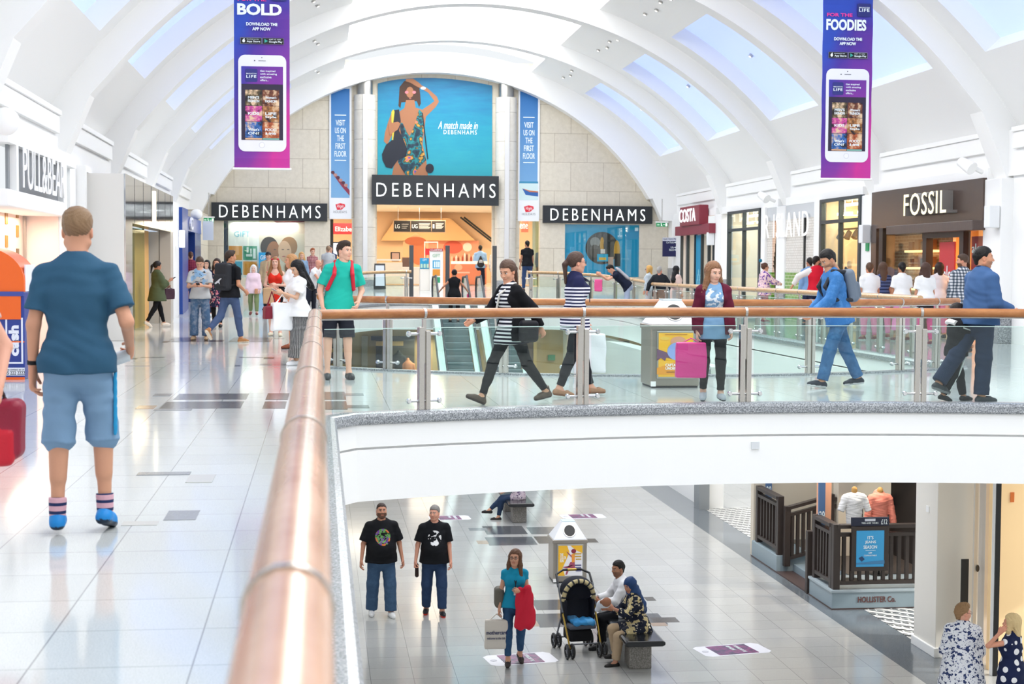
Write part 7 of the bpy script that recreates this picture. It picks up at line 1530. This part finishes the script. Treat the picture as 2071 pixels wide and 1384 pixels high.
# 18 on the escalator
e = P(890, 658, Y=49.3); p18 = person((4.22, 49.15, ramp(51.3)-.567), 0, 1.68, 'woman in a black sleeveless top riding up the left escalator', fem=True, skin='c98e70', hair=('bun', '141214'), aL=(10, 44, 34, -10), aR=(12, 42, 34, -10), wear=[('vest', '15161a', dict(sleeve=0, off=.03, hem=.2)), ('leggings', '17181c', dict(off=.006))], shoes=('1c1c1e', 'dddddd')); bag(p18, 'R', 'pink bag held by the woman on the escalator', 'e0357c', .08, .26, .03, .03)
# 19-23 near the entrance
p19 = person(foot(971, 587), 0, 1.8, 'man in a pale blue shirt with a drawstring bag entering the store', skin='a97858', hair=('short', '17140f'), lL=(8, 2, 2), lR=(-8, 2, 8), wear=[('shirt', '93b8e0', dict(sleeve=1.9, off=.03)), ('trousers', '1e2436', dict(off=.02))], shoes=('5a4630', '3a2c1e')); v = Vol(); c = p19.J['chest']-np.array([0, .17, .1]); v.cone(c-np.array([0, 0, .16]), c+np.array([0, 0, .14]), .15, .03, col=C3('22242c'), sq=((0, 1, 0), 2)).box(c-np.array([0, .07, .06]), (.07, .02, .05), k=.01, col=C3('b9bfc8'), rd=.01); item(p19, 'drawstring_bag', v, 'black drawstring bag on the back of the man entering the store', 'bag')
p20 = person(foot(1001, 588), -8, 1.72, 'woman with long black hair in white shorts and jacket entering the store', fem=True, skin='d9a88c', hair=('straight', '121012', .42), aL=(6, 10, 30, 0), wear=[('shirt', 'ecebe8', dict(sleeve=1.9, off=.03)), ('shorts', 'ecebe8', dict(len=.4, off=.03))], shoes=('cfa58c', 'b98a70'))
p21 = person(foot(1066, 590), 15, 1.74, 'man in a black tee walking right of the store entrance', skin='b98468', hair=('short', '15120f'), beard=('15120f', .6), wear=[('tee', '17181c', {}), ('jeans', '31456a', {})], shoes=('222222', 'cccccc'))
p22 = person(foot(1094, 587), -22, 1.82, 'man in navy shirt and dark red shorts bending towards the pushchair', skin='cf9a7c', hair=('short', '2a201a'), lean=10, hy=-30, aR=(20, 6, 20, 0), wear=[('shirt', '26406a', dict(sleeve=1.6, off=.022)), ('shorts', '8c2438', dict(len=.95))], shoes=('b9c4d0', 'e0e0e0'))
p23 = person(foot(1122, 588), -30, 1.72, 'woman in a khaki top with a long ponytail pushing a dark pushchair', fem=True, skin='dba68c', hair=('pony', '6a4630', .4), aR=(30, 8, 30, 0), lL=(10, 2, 2), lR=(-10, 2, 10), wear=[('tee', '8c8a76', dict(off=.03, hem=.14)), ('leggings', '1e2230', dict(off=.006))], shoes=('b5562c', '8a3c1c'))
# 24 woman in stripes and black cardigan
p24 = person(foot(1034, 818), 116, 1.62, 'woman in black cardigan and striped top striding left across the footbridge', fem=True, skin='dca384', hair=('pony', '5b4436', .22), hy=24, hp=-18, lean=4, aL=(-42, 10, 16, 0), aR=(30, 10, 34, -4), lR=(28, 2, 8), lL=(-22, 2, 18), fpL=-8, fpR=22, curlL=1.6,
  wear=[('top', 'efefee', dict(off=.014, sleeve=.3, hem=.16, pat=('stripe', '1a1b2a', 24, .52))), ('cardigan', '121216', dict(off=.03, sleeve=1.9, hem=.12, open=.14)), ('leggings', '191a1d', dict(off=.006, len=1.9))], shoes=('5a4a40', '3a2c24', .07))
J = p24.J; v = Vol(); v.box(J['hipL']+np.array([-.17, -.05, .02]), (.05, .12, .12), col=C3('14141a'), rd=.05); item(p24, 'handbag', v, 'soft black handbag at the hip of the woman in the black cardigan', 'bag'); v = Vol(); a = [J['shL']+np.array([.05, -.02, .09]), J['chest']+np.array([-.02, .15, .08]), J['waist']+np.array([.1, .14, 0]), J['hipR']+np.array([.08, .09, .0])]
for i in range(3): v.cone(a[i], a[i+1], .012, k=.005, col=C3('e8e4dc'))
item(p24, 'bag_strap', v, 'cream bag strap across the chest of the woman in the black cardigan', 'strap', h=.007)
# 25 woman in navy and white cardigan
p25 = person(foot(1162, 802), -84, 1.68, 'woman with glasses in a navy and white striped cardigan walking right', fem=True, fat=1.04, skin='dfa58a', hair=('pony', '4f3a30', .24), glasses='4a2a2e', hy=2, aR=(-6, 6, 14, 2), aL=(10, 8, 20, 0), lR=(-10, 2, 12), lL=(18, 2, 3), fpR=-8,
  wear=[('top', 'f1eff1', dict(off=.012, sleeve=.2, hem=.1)), ('cardigan', 'eceaf0', dict(off=.028, sleeve=1.35, hem=.12, open=.07, pat=('stripe', '23264a', 26, .5, 1.28))), ('leggings', '1a1c22', dict(off=.008, len=1.9))], shoes=('a67a5c', '8a5c40', -.02))
bag(p25, 'L', 'large white carrier bags held by the woman in the striped cardigan', 'f0f2f6', .2, .46, .08, .06); v = Vol(); J = p25.J
for i in range(10): 
    t0, t1 = 2*math.pi*i/10, 2*math.pi*(i+1)/10; g = lambda t: J['neck']+np.array([.085*math.cos(t), .05+.1*math.sin(t), -.01-.05*max(0, math.sin(t))]); v.cone(g(t0), g(t1), .011, k=.004, col=C3('2a2c40'))
v.cone(J['neck']+np.array([.05, .15, -.06]), J['neck']+np.array([.05, .16, -.3]), .006, k=.004, col=C3('2a2c40')); item(p25, 'headphones', v, 'navy headphones hung round the neck of the woman in the striped cardigan', 'headphones', h=.006)
# 26-29 at the far right rail
p26 = person(foot(1268, 642), 86, 1.78, 'young man in navy leaning on the far rail with a grey jumper on his back', skin='dba488', hair=('curly', '15120f'), lean=48, hp=-20, aL=(62, 6, 60, 10), aR=(62, 6, 60, 10), wear=[('tee', '1a2034', {}), ('jeans', 'a7b4cc', dict(off=.02))], shoes=('cccccc', 'eeeeee')); v = Vol(); c = p26.J['chest']-p26.f*.16; v.cone(c-p26.u*.18, c+p26.u*.16, .13, .12, sq=(p26.f, 2.2), col=C3('b4b2b8')); item(p26, 'knotted_jumper', v, 'grey jumper over the back of the young man leaning on the rail', 'jumper'); bag(p26, 'L', 'pink and white bag hanging by the young man leaning on the rail', 'e65a96', .12, .36, .03, .18)
p27 = person(foot(1312, 640), 60, 1.52, 'fair haired woman in pale grey beside the man in the dark suit', fem=True, skin='dba488', hair=('bob', 'd3a45c'), glasses='22242a', wear=[('jacket', 'c3cdd4', dict(off=.03, sleeve=1.9)), ('trousers', 'c9ccd0', {})], shoes=('8a8a8a', '666666'))
p28 = person(foot(1333, 644), 168, 1.52, 'grey haired man in a black suit with his back to the far rail', fat=1.12, skin='cf8f78', hair=('short', 'a3a09c'), hy=160, aL=(-10, 34, 20, 0), aR=(-10, 34, 20, 0), wear=[('jacket', '22262c', dict(off=.035, sleeve=1.95, hem=.2)), ('trousers', '2a2d33', {})], shoes=('222222', '222222'))
p29 = person(foot(1366, 650), -70, 1.55, 'woman in a black headscarf and pale pink coat near the coffee shop', fem=True, skin='cf9a80', hair=('hijab', '101014', .3), wear=[('coat', 'd9c0b8', dict(off=.04, sleeve=1.95, skirt=(.5, .2)))], shoes=('333333', '333333'))
# 30 girl in burgundy
p30 = person(foot(1440, 812), 172, 1.53, 'girl with long wavy hair in a burgundy hoodie carrying a pink bag', fem=True, skin='e3b49c', hair=('wavy', '8d6546', .3), hp=-10, hy=22, lean=2, aL=(2, 9, 20, 0), aR=(0, 10, 12, 4), lL=(5, 1, 4), lR=(-2, 1, 12), fpR=-15, fpL=-4,
  wear=[('tee', '7fa6c9', dict(off=.014, sleeve=.4, hem=.16, pat=('print', [('e6eef6', 22, .52)], (0, 1.13, .13, .15)))), ('jacket', '5e1a30', dict(off=.034, sleeve=1.9, hem=.1, open=.115, hood=True, sw=.008)), ('trousers', '222426', dict(off=.008, len=1.9))], shoes=('b9bcc4', '2a2a30'))
bag(p30, 'R', 'shiny pink carrier bag held by the girl in burgundy', 'ea3f94', .17, .4, .06, .04, dx=(.1, .04, 0), front=True)
# 31-34 holding hands
p31 = person(foot(1545, 652), -78, 1.64, 'woman with a bun in a pale pink flowered jacket holding hands', fem=True, skin='dba488', hair=('bun', '5a3a2c'), glasses='5a5a5a', aR=(46, 8, 30, 20), aL=(-4, 8, 10, 0), wear=[('jacket', 'f0d3d3', dict(off=.045, sleeve=1.95, hem=.14, pat=('floral', '5a3f9c', 'e08ab0', 17))), ('leggings', 'b0707e', dict(off=.008))], shoes=('8c3a4c', 'cccccc'))
v = Vol(); v.ell(p31.J['head']+np.array([-.02, -.14, .19]), (.05, .05, .05), col=C3('1b6f8c')); item(p31, 'balloon', v, 'small teal ball above the hair bun of the woman in the flowered jacket', 'ball')
p32 = person(foot(1650, 668), -8, 1.8, 'bearded man in red waistcoat and white sleeves reaching out his left hand', skin='c98e70', hair=('short', '241c18'), beard=('241c18', .85), hy=-60, aL=(14, 62, 6, 0), aR=(6, 12, 20, 0), wear=[('jacket', 'd41f34', dict(off=.035, sleeve=1.9, scol='ece8e4', hem=.1)), ('trousers', '1e2640', {})], shoes=('dddddd', 'eeeeee'))
p33 = person(foot(1636, 660), 10, 1.78, 'man in a pale blue denim jacket behind the man in the red waistcoat', skin='c08468', hair=('short', '1f1a18'), wear=[('jacket', '7fa3cf', dict(off=.03, sleeve=1.9)), ('trousers', '2a3550', {})], shoes=('333333', '333333'))
p34 = person(foot(1683, 662), 0, 1.62, 'woman in a black and white striped top partly hidden by the man in denim', fem=True, skin='dba488', hair=('long', '3a2a22', .34), wear=[('tee', 'ecebea', dict(sleeve=1.2, pat=('stripe', '1a1a20', 20, .5))), ('trousers', '2a2d34', {})], shoes=('333333', '333333'))
# 35 man in denim
p35 = person(foot(1694, 784), 92, 1.78, 'man in a blue denim shirt and jeans walking left with a grey backpack', skin='c59272', hair=('short', '14110f'), beard=('2a201a', .35), hy=14, hp=-24, lean=12, aL=(22, 8, 30, 8), aR=(10, 10, 40, 20), lR=(-18, 2, 8), lL=(20, 2, 6), fpR=-6, fpL=8,
  wear=[('shirt', '3a72ad', dict(off=.03, sleeve=1.9, hem=.12, collar='3a72ad', pat=('denim', '6ba2dc', .6))), ('jeans', '2d5c88', dict(off=.022, len=1.97, flare=.012, pat=('denim', '5f8fbe', .5)))], shoes=('1c2330', 'd8d8d8')); backpack(p35, 'grey backpack worn by the man in the denim shirt', '6e7a88', '2a2d33', .92)
# 36-41 group with their backs turned
G = 'group standing with their backs turned beside the brown shop'
p36 = person(foot(1757, 688), 6, 1.62, 'boy with short hair in a white tee, leftmost of the group with their backs turned', skin='c98e70', hair=('short', '5a3f2c'), hy=-20, wear=[('tee', 'f0f0f0', dict(off=.026, sleeve=.7)), ('trousers', 'd8789c', dict(off=.02))], shoes=('6a1f2c', 'eeeeee')); 
p37 = person(foot(1783, 684), 0, 1.64, 'girl with long brown hair in a navy striped top, back turned', fem=True, skin='c98e70', hair=('straight', '5a4234', .26), wear=[('tee', '27304e', dict(sleeve=.7, pat=('stripe', '53608a', 14, .6))), ('trousers', 'e86aa6', {})], shoes=('8a2030', 'eeeeee'))
p38 = person(foot(1822, 690), 0, 1.63, 'woman with cropped black hair in a white tee and pink skirt, back turned', fem=True, fat=1.1, skin='b9805f', hair=('short', '120e0c'), wear=[('tee', 'f0f0f0', dict(off=.03, sleeve=.7, sw=.012)), ('skirt', 'e27ab0', dict(skirt=(.7, .22)))], shoes=('6a2a3c', 'cccccc'))
p39 = person(foot(1869, 698), 4, 1.62, 'woman with very long brown hair in white tee and black skirt', fem=True, fat=1.08, skin='c98e70', hair=('wavy', '4c342a', .46), wear=[('tee', 'f0f0f0', dict(off=.03, sleeve=.7, sw=.012)), ('skirt', '24262c', dict(skirt=(.3, .2), off=.02)), ('leggings', 'cf4f84', dict(off=.01))], shoes=('6a2a3c', 'cccccc'))
p40 = person(foot(1897, 684), 0, 1.64, 'woman with bobbed brown hair in a white top with a black shoulder bag', fem=True, skin='c98e70', hair=('bob', '3a2820'), wear=[('tee', 'f3e9ea', dict(off=.028, sleeve=1.5)), ('trousers', 'd88aa8', {})], shoes=('333333', '333333')); J = p40.J; v = Vol(); c = J['hipR']+np.array([.13, -.02, .12]); v.box(c, (.06, .12, .13), col=C3('141418'), rd=.05).cone(c+np.array([0, -.06, .1]), J['shR']+np.array([0, -.02, .07]), .012, k=.01, col=C3('141418')).cone(c+np.array([0, .06, .1]), J['shR']+np.array([0, .03, .07]), .012, k=.01, col=C3('141418')); item(p40, 'shoulder_bag', v, 'black shoulder bag of the woman with bobbed hair', 'bag')
p41 = person(foot(1944, 712), 14, 1.77, 'bearded man in a grey plaid shirt, rightmost of the turned group', fat=1.08, skin='cf9478', hair=('fade', '4a382c'), beard=('3c2a20', .85), hy=48, wear=[('shirt', 'a0a4aa', dict(off=.03, sleeve=1.7, hem=.12, pat=('plaid', 'd9d9dc', '7a828c', '3f4854'))), ('trousers', '20222a', {})], shoes=('333333', '555555'))
# 42 man in blue jacket, 43 child
p42 = person(foot(1978, 814), -78, 1.75, 'man with a moustache in a blue zip jacket striding right, looking back', fat=1.14, belly=.25, skin='cf9574', hair=('short', '17130f'), beard=('4a3428', .25), hy=-28, lean=2, aL=(8, 12, 30, 4), aR=(4, 10, 66, 6), lR=(-2, 2, 2), lL=(-30, 2, 6), fpL=-18,
  wear=[('jacket', '41608c', dict(off=.035, sleeve=1.85, hem=.06, collar='1c2848', sw=.012)), ('jeans', '22304a', dict(off=.03, len=1.96, flare=.015))], shoes=('3a3c42', '8a8a8c'))
v = Vol(); hc = p42.J['head']; fwd = p42.Rh@np.array([0, 1, 0]); side = p42.Rh@np.array([1., 0, 0]); v.cone(hc+fwd*.088-side*.022+np.array([0, 0, -.046]), hc+fwd*.088+side*.022+np.array([0, 0, -.046]), .006, k=.002, col=C3('17130f')); rawmesh('moustache', *v.poly(.003), HAIRM, p42.root)
p43 = person(foot(1932, 812), -88, 1.1, 'small child in a black skeleton costume beside the man in the blue jacket', skin='b9805f', hair=('short', '1d1613'), aR=(60, 6, 70, 10), aL=(10, 8, 60, 0), lL=(16, 2, 4), lR=(-14, 2, 14), fpR=-14,
  wear=[('tee', '17181c', dict(off=.03, sleeve=1.8, hem=.1)), ('trousers', '17181c', dict(off=.02))], shoes=('17181c', '2a2a2a')); J = p43.J; BONE = mat('e9e9e6', .6); n_ = 0
def bone(pts, r, nm='printed_rib'):
    mb = MB(); mb.tube([tuple(Vector(ORI[p43.root.name])+Vector([float(c) for c in p_])) for p_ in pts], r, 8); mb.build(nm, BONE, p43.root, smooth=True)
for i in range(7):
    zc = J['waist']+(J['neck']-J['waist'])*(.05+.11*i); w = .085+.004*i
    bone([zc+np.array([w*math.sin(t), .105*math.cos(t)*.95+.01, 0]) for t in [R(-60+20*j) for j in range(7)]], .006)
bone([J['waist']+np.array([0, .115, -.03]), J['neck']+np.array([0, .1, -.06])], .008, 'printed_spine')
for n, s in (('L', -1), ('R', 1)):
    o_ = np.array([s*.03, .055, 0]); bone([J['hip'+n]+o_*1.2+np.array([0, .01, -.03]), J['kn'+n]+o_], .009, 'printed_leg_bone'); bone([J['kn'+n]+o_*.95, J['an'+n]+o_*.8], .008, 'printed_leg_bone'); bone([J['shL' if s < 0 else 'shR']+np.array([s*.055, .0, -.02]), J['el'+n]+np.array([s*.045, 0, .02])], .009, 'printed_arm_bone')
bone([J['shL']+np.array([-.0, -.06, .03]), J['neck']+np.array([0, -.09, .0]), J['shR']+np.array([0, -.06, .03])], .03, 'white_hood')
# ---- lower floor people
LW = lambda x, y: foot(x, y, True)
p44 = person(LW(771, 1246), 186, 1.88, 'bearded man in a black tee with a rainbow print walking on the lower floor', fat=1.22, belly=.5, skin='c88f74', hair=('buzz', '3a2a22'), beard=('3a2a22', .8), aL=(0, 18, 14, 0), aR=(2, 18, 12, 0), lL=(7, 4, 3), lR=(-3, 4, 8), hp=4,
  wear=[('tee', '15161a', dict(off=.024, sleeve=.85, sw=.02, hem=.1, pat=('print', [('d9783c', 0, .8), ('6aa05a', 15, .5), ('7a4a9c', 21, .55), ('15161a', 30, .6)], (0, 1.34, .125, .13)))), ('jeans', '3d5674', dict(off=.034, len=1.98, flare=.02, pat=('denim', '54708e', .5)))], shoes=('e4e4e4', 'f4f4f4'))
p45 = person(LW(878, 1243), 178, 1.82, 'grey haired man in a black tee with a white helmet print on the lower floor', fat=1.14, belly=.3, skin='dc9f86', hair=('short', '8a8682'), hy=-24, aL=(4, 10, 12, 0), aR=(2, 16, 8, 0), lL=(8, 3, 3), lR=(-3, 3, 8), curlR=2.6,
  wear=[('tee', '15161a', dict(off=.024, sleeve=.8, sw=.016, hem=.1, pat=('print', [('e6e6e6', 13, .5)], (0, 1.3, .11, .12)))), ('jeans', '2c3f5e', dict(off=.026, len=1.93, flare=.006, pat=('denim', '3d5474', .4)))], shoes=('1a1a1e', 'e8402c'))
v = Vol(); g = p45.J['gripR']; v.cone(g+np.array([0, 0, .02]), g+np.array([0, 0, -.15]), .028, .033, col=C3('2a1814')).cone(g+np.array([0, 0, .02]), g+np.array([0, 0, .06]), .02, .014, col=C3('a8a8a8')); item(p45, 'drink_bottle', v, 'cola bottle held by the man with the helmet print', 'bottle', h=.006)
p46 = person(LW(1040, 1346), 178, 1.66, 'woman in a turquoise blue tee carrying a red coat and a carrier bag', fem=True, skin='d8a084', hair=('long', '6d4c38', .34), glasses='2a2224', hy=-18, hp=4, aR=(2, 12, 8, 0), aL=(8, 8, 96, 40), lL=(-6, 1, 16), lR=(7, 1, 2), fpL=-20, curlL=2,
  wear=[('tee', '1d93b8', dict(off=.014, sleeve=.35, hem=.06)), ('jeans', '2f4f74', dict(off=.01, len=1.85, pat=('denim', '47698e', .4)))], shoes=('3a322e', '2a2420', -.01))
J = p46.J; v = Vol(); a = (J['wrL']+J['elL'])/2; v.cone(a+np.array([-.05, .06, .04]), a+np.array([-.06, .05, -.42]), .07, .12, k=.04, col=C3('d8203c'), sq=((0, 1, 0), 1.3)).cone(a+np.array([.06, .06, .03]), a+np.array([.05, .05, -.48]), .05, .08, k=.04, col=C3('d8203c'), sq=((0, 1, 0), 1.2)); item(p46, 'red_coat', v, 'bright red coat over the arm of the woman in the turquoise blue tee', 'coat', disp=lambda x, y, z: .013*np.sin(34*x+10*z)*np.sin(9*z+20*x))
bg = bag(p46, 'R', 'cream carrier bag with blue lettering held by the woman with the red coat', 'ded6cc', .17, .42, .04, .08, dx=(.06, .0, 0), front=True)
fr = Fr(ORI[bg.name]+Vector((0, .052, 0)), (-1, 0, 0), (0, 0, 1)); NB = mat('2b3566', .5); text('mothercare', fr, -.15, .0, .3, .055, NB, bg, depth=.004, bold=.01); text('welcome to the club', fr, -.14, -.07, .26, .03, NB, bg, depth=.004)
v = Vol(); c = J['hipR']+np.array([.13, -.06, .1]); v.box(c, (.07, .12, .15), col=C3('6a655c'), rd=.06).cone(c+np.array([-.02, 0, .12]), J['shR']+np.array([-.04, .02, .05]), .02, k=.02, col=C3('22252c')); item(p46, 'shoulder_bag', v, 'grey shoulder bag of the woman with the red coat', 'bag')
v = Vol(); v.cone(J['neck']+np.array([-.06, .03, .0]), J['chest']+np.array([0, .15, -.02]), .008, k=.004, col=C3('1b1c22')).cone(J['neck']+np.array([.06, .03, 0]), J['chest']+np.array([0, .15, -.02]), .008, k=.004, col=C3('1b1c22')).box(J['chest']+np.array([0, .165, -.14]), (.03, .004, .045), k=.003, col=C3('e4e8ee'), rd=.003).cone(J['chest']+np.array([0, .15, -.02]), J['chest']+np.array([0, .16, -.1]), .007, k=.004, col=C3('1b1c22')); item(p46, 'lanyard', v, 'black lanyard with a pass round the neck of the woman with the red coat', 'lanyard', h=.006)
# seated couple with the baby
bz = .45
p47 = person((4.62, 23.0, LOW), 92, 1.68, 'dark haired man in a white shirt seated on the bench beside his wife', skin='a9785c', hair=('short', '14110f'), beard=('2a1f19', .4), hy=22, lean=12, seat=bz+.1, lL=(82, 6, 76), lR=(76, 6, 84), aL=(30, 6, 60, 12), aR=(34, 6, 50, 20), wear=[('shirt', 'eeeef0', dict(off=.026, sleeve=1.8, hem=.04, collar='f4f4f4')), ('trousers', '15161c', dict(off=.02, len=1.95))], shoes=('15151a', '22242a'))
p48 = person((4.62, 22.05, LOW), 98, 1.56, 'seated woman in a navy headscarf and floral tunic feeding a baby', fem=True, skin='c08a70', hair=('hijab', '1f3f70', .5), hy=24, hp=-14, lean=14, seat=bz+.1, lL=(74, 4, 66), lR=(84, 4, 92), aL=(40, 8, 76, 24), aR=(36, 6, 66, 10), wear=[('dress', '1d2233', dict(off=.03, sleeve=1.6, hem=.12, low=.1, pat=('floral', 'cbb98a', 'e8dcc0', 9))), ('trousers', 'b9a184', dict(off=.028, len=1.9))], shoes=('22201f', '1a1818', -.02))
J = p48.J; v = Vol(); 
for n in 'LR': v.cone(J['hip'+n], J['hip'+n]+(J['kn'+n]-J['hip'+n])*.8, .13, .1, k=.05, col=C3('1d2233'), cutb=True)
rawmesh('tunic_lap', *v.poly(.012, lambda x, y, z: .004*np.sin(30*x+20*y)), m_vcol('lap', .7, .2, 60, ('floral', 'cbb98a', 'e8dcc0', 9)), p48.root)
c = (J['handL']+J['handR'])/2+np.array([0, .02, .06]); v = Vol(); v.ell(c+np.array([-.2, .03, .06]), (.062, .07, .065), col=C3('9c6a50')).cone(c+np.array([-.13, .02, .03]), c+np.array([.14, .0, -.05]), .075, .06, k=.03, col=C3('dfe4ea')).cone(c+np.array([.14, 0, -.05]), c+np.array([.2, .04, -.14]), .05, .035, k=.03, col=C3('dfe4ea')).cone(c+np.array([-.1, .07, .04]), c+np.array([-.17, .1, .06]), .025, .02, k=.02, col=C3('9c6a50'))
vs, fs, cs = v.poly(.007); r = rawmesh('person', vs-vs.mean(0), fs, cs, m_vcol('baby', .7, .1, 50, None), None, loc=tuple(Wd(p48, vs.mean(0))), rz=R(98), label='baby in a white and blue suit held in the arms of the seated woman', cat='person')
# far bench: person in jeans with crossed legs
p49 = person((4.5, 34.95, LOW), 80, 1.68, 'person in dark jeans and sandals seated on the far bench', fem=True, skin='cf9a7c', hair=('long', '3a2a22', .3), seat=bz+.1, lL=(80, -4, 70), lR=(86, -16, 40), lean=4, aL=(20, 6, 50, 20), aR=(20, 6, 50, 20), wear=[('tee', 'b7a7b0', dict(hem=.08, pat=('floral', '5a4a6a', 'eeeeee', 16))), ('jeans', '26364f', dict(off=.012, len=1.9))], shoes=('2a2422', '1a1614', -.03))
# two women at the lower right
a = P(1948, 1240, Y=18.3); p50 = person((a.x, 18.3, LOW), -22, 1.6, 'woman with glasses in a blue and white patterned tunic at the lower right', fem=True, fat=1.3, skin='dfa58c', hair=('curly', '9c7a56'), glasses='6a2a34', hy=-56, aR=(14, 8, 30, 0), wear=[('blouse', 'e8e9ee', dict(off=.04, sleeve=1.2, sw=.03, hem=.34, flare=.05, pat=('floral', '2f3c66', '46558a', 22))), ('trousers', '3a4256', dict(off=.03))], shoes=('444444', '333333'))
a = P(2048, 1262, Y=17.9); p51 = person((a.x, 17.9, LOW), 46, 1.55, 'fair haired woman in a navy top with white spots, hand behind her head', fem=True, fat=1.12, skin='dd9c80', hair=('bob', 'e0c490'), aL=(78, 40, 140, 20), aR=(10, 8, 20, 0), curlL=.5, wear=[('blouse', '1c2548', dict(off=.03, sleeve=.25, hem=.3, pat=('spot', 'f0f0f2', 9, .36, .25))), ('trousers', 'e8e8e8', {})], shoes=('ddccaa', 'ccbbaa'))
# ---------------- pushchair ----------------
c = LW(1178, 1330); r = empty('pushchair', (c.x, c.y+.3, LOW), 'dark pushchair with yellow striped rim and a blue blanket on the lower floor', 'pushchair', None, R(8)); O = Vector((c.x, c.y+.3, LOW)); GOLD = mat('b99a4c', .3, .8, key='gold'); GREYM = mat('70737a', .4, .5, key='pg2'); FAB = mat('1b1d26', .8)
A = lambda x, y, z: O+Vector((x, y, z))
for s in (-1, 1):
    fw_ = MB().tube([A(s*.24, -.32, .14), A(s*.25, -.12, .42), A(s*.26, .1, .72)], .014, 10).build('front_tube', GOLD, r, smooth=True); MB().tube([A(s*.25, .38, .13), A(s*.26, .1, .5), A(s*.27, -.02, .62), A(s*.27, .22, 1.0)], .014, 10).build('rear_tube', GREYM, r, smooth=True)
    for (y, nm) in ((-.34, 'front'), (.38, 'rear')):
        for d in (-.04, .04) if y < 0 else (-.03, .05):
            w = MB(); x = s*.25+d; w.tube([A(x, y+.095*math.cos(t), .11+.095*math.sin(t)) for t in [2*math.pi*i/20 for i in range(20)]], .018, 10, closed=True, up=(1, 0, .01)); wh = w.build('wheel', BLACK, r, smooth=True)
            h_ = MB().cyl(A(x-.012, y, .11), A(x+.012, y, .11), .03, k=14)
            for i in range(5): t = 2*math.pi*i/5; h_.cyl(A(x, y, .11), A(x, y+.08*math.cos(t), .11+.08*math.sin(t)), .009, k=6)
            h_.build('wheel_spokes', GREYM, wh)
MB().tube([A(-.27, .2, .96), A(-.26, .34, 1.12), A(-.14, .4, 1.17), A(.14, .4, 1.17), A(.26, .34, 1.12), A(.27, .2, .96)], .018, 10).build('handle', DARK, r, smooth=True); MB().tube([A(-.07, .4, 1.172), A(.07, .4, 1.172)], .021, 10).build('handle_grip', GOLD, r, smooth=True)
def softpart(name, v, m, h=.012, disp=None):
    vs, fs, cs = v.poly(h, disp); return rawmesh(name, vs, fs, cs, m, r)
FM_ = m_vcol('pram_cloth', .8, .2)
v = Vol(); v.cone((-.19, .16, .44), (.19, .16, .44), .05, k=.02, col=C3('1c1e28')).box((0, .2, .72), (.2, .03, .28), k=.03, col=C3('1c1e28'), rot=rotx(-.25), rd=.03).box((0, .0, .42), (.21, .2, .035), k=.03, col=C3('565b66'), rd=.03)
for s in (-1, 1): v.box((s*.215, .1, .62), (.02, .13, .18), k=.02, col=C3('1c1e28'), rd=.02)
softpart('seat', v, FM_); v = Vol(); v.ell((0, .16, .92), (.25, .22, .2), col=C3('20222c')).ell((0, .0, .84), (.2, .2, .2), sub=True, k=.01); v.plane((0, .0, .82), (0, -.3, -1)); softpart('hood', v, m_vcol('hood_cloth', .8, .2))
MB().tube([A(.235*math.sin(t), .04-.02*math.cos(t), .8+.27*math.cos(t)) for t in [R(-95+10*i) for i in range(20)]], .034, 12, up=(0, 1, 0)).build('hood_rim', m_vcol('x', .7) if False else (lambda: (lambda m: m)(mat('c9b98a', .7)))(), r, smooth=True)
for i in range(9):
    t = R(-84+20*i); MB().tube([A(.235*math.sin(t+q*.05), .04-.02*math.cos(t), .8+.27*math.cos(t+q*.05)) for q in (-1, 0, 1)], .0355, 12, up=(0, 1, 0)).build('rim_stripe', mat('26262c', .7), r, smooth=True)
v = Vol(); v.box((.02, -.06, .48), (.17, .15, .035), col=C3('3f93d0'), rd=.03).ell((.1, -.14, .49), (.08, .08, .04), k=.03, col=C3('5aa8e0')).ell((-.1, .05, .5), (.09, .08, .05), k=.03, col=C3('3a6a90')); softpart('blanket', v, FM_, .01, lambda x, y, z: .012*np.sin(38*x+22*y)*np.sin(30*y-12*x)); v = Vol(); v.box((0, .08, .27), (.18, .18, .09), col=C3('15161b'), rd=.04); softpart('basket', v, FM_)
MB().tube([A(-.24, -.3, .2), A(.24, -.3, .2)], .01, 8).build('foot_bar', GREYM, r); MB().tube([A(-.25, .36, .16), A(.25, .36, .16)], .01, 8).build('axle', GREYM, r)
# dark pushchair near the store
c = foot(1131, 586); O = Vector(c); r = empty('pushchair', tuple(c), 'small dark pushchair pushed by the woman in the khaki top', 'pushchair'); v = Vol(); v.ell((0, 0, .62), (.2, .26, .26), col=C3('1b1d22')).box((0, 0, .4), (.16, .3, .1), k=.05, col=C3('1b1d22'), rd=.05); softpart('seat', v, FM_, .025)
for x in (-.2, .2):
    for y in (-.3, .3): MB().cyl(A(x-.02, y, .1), A(x+.02, y, .1), .1, k=16).build('wheel', BLACK, r); MB().tube([A(x, y, .1), A(x*.8, 0, .5)], .012, 8).build('frame_tube', GREYM, r)
MB().tube([A(-.18, -.1, .6), A(-.2, -.35, .98), A(.2, -.35, .98), A(.18, -.1, .6)], .014, 8).build('handle', DARK, r)
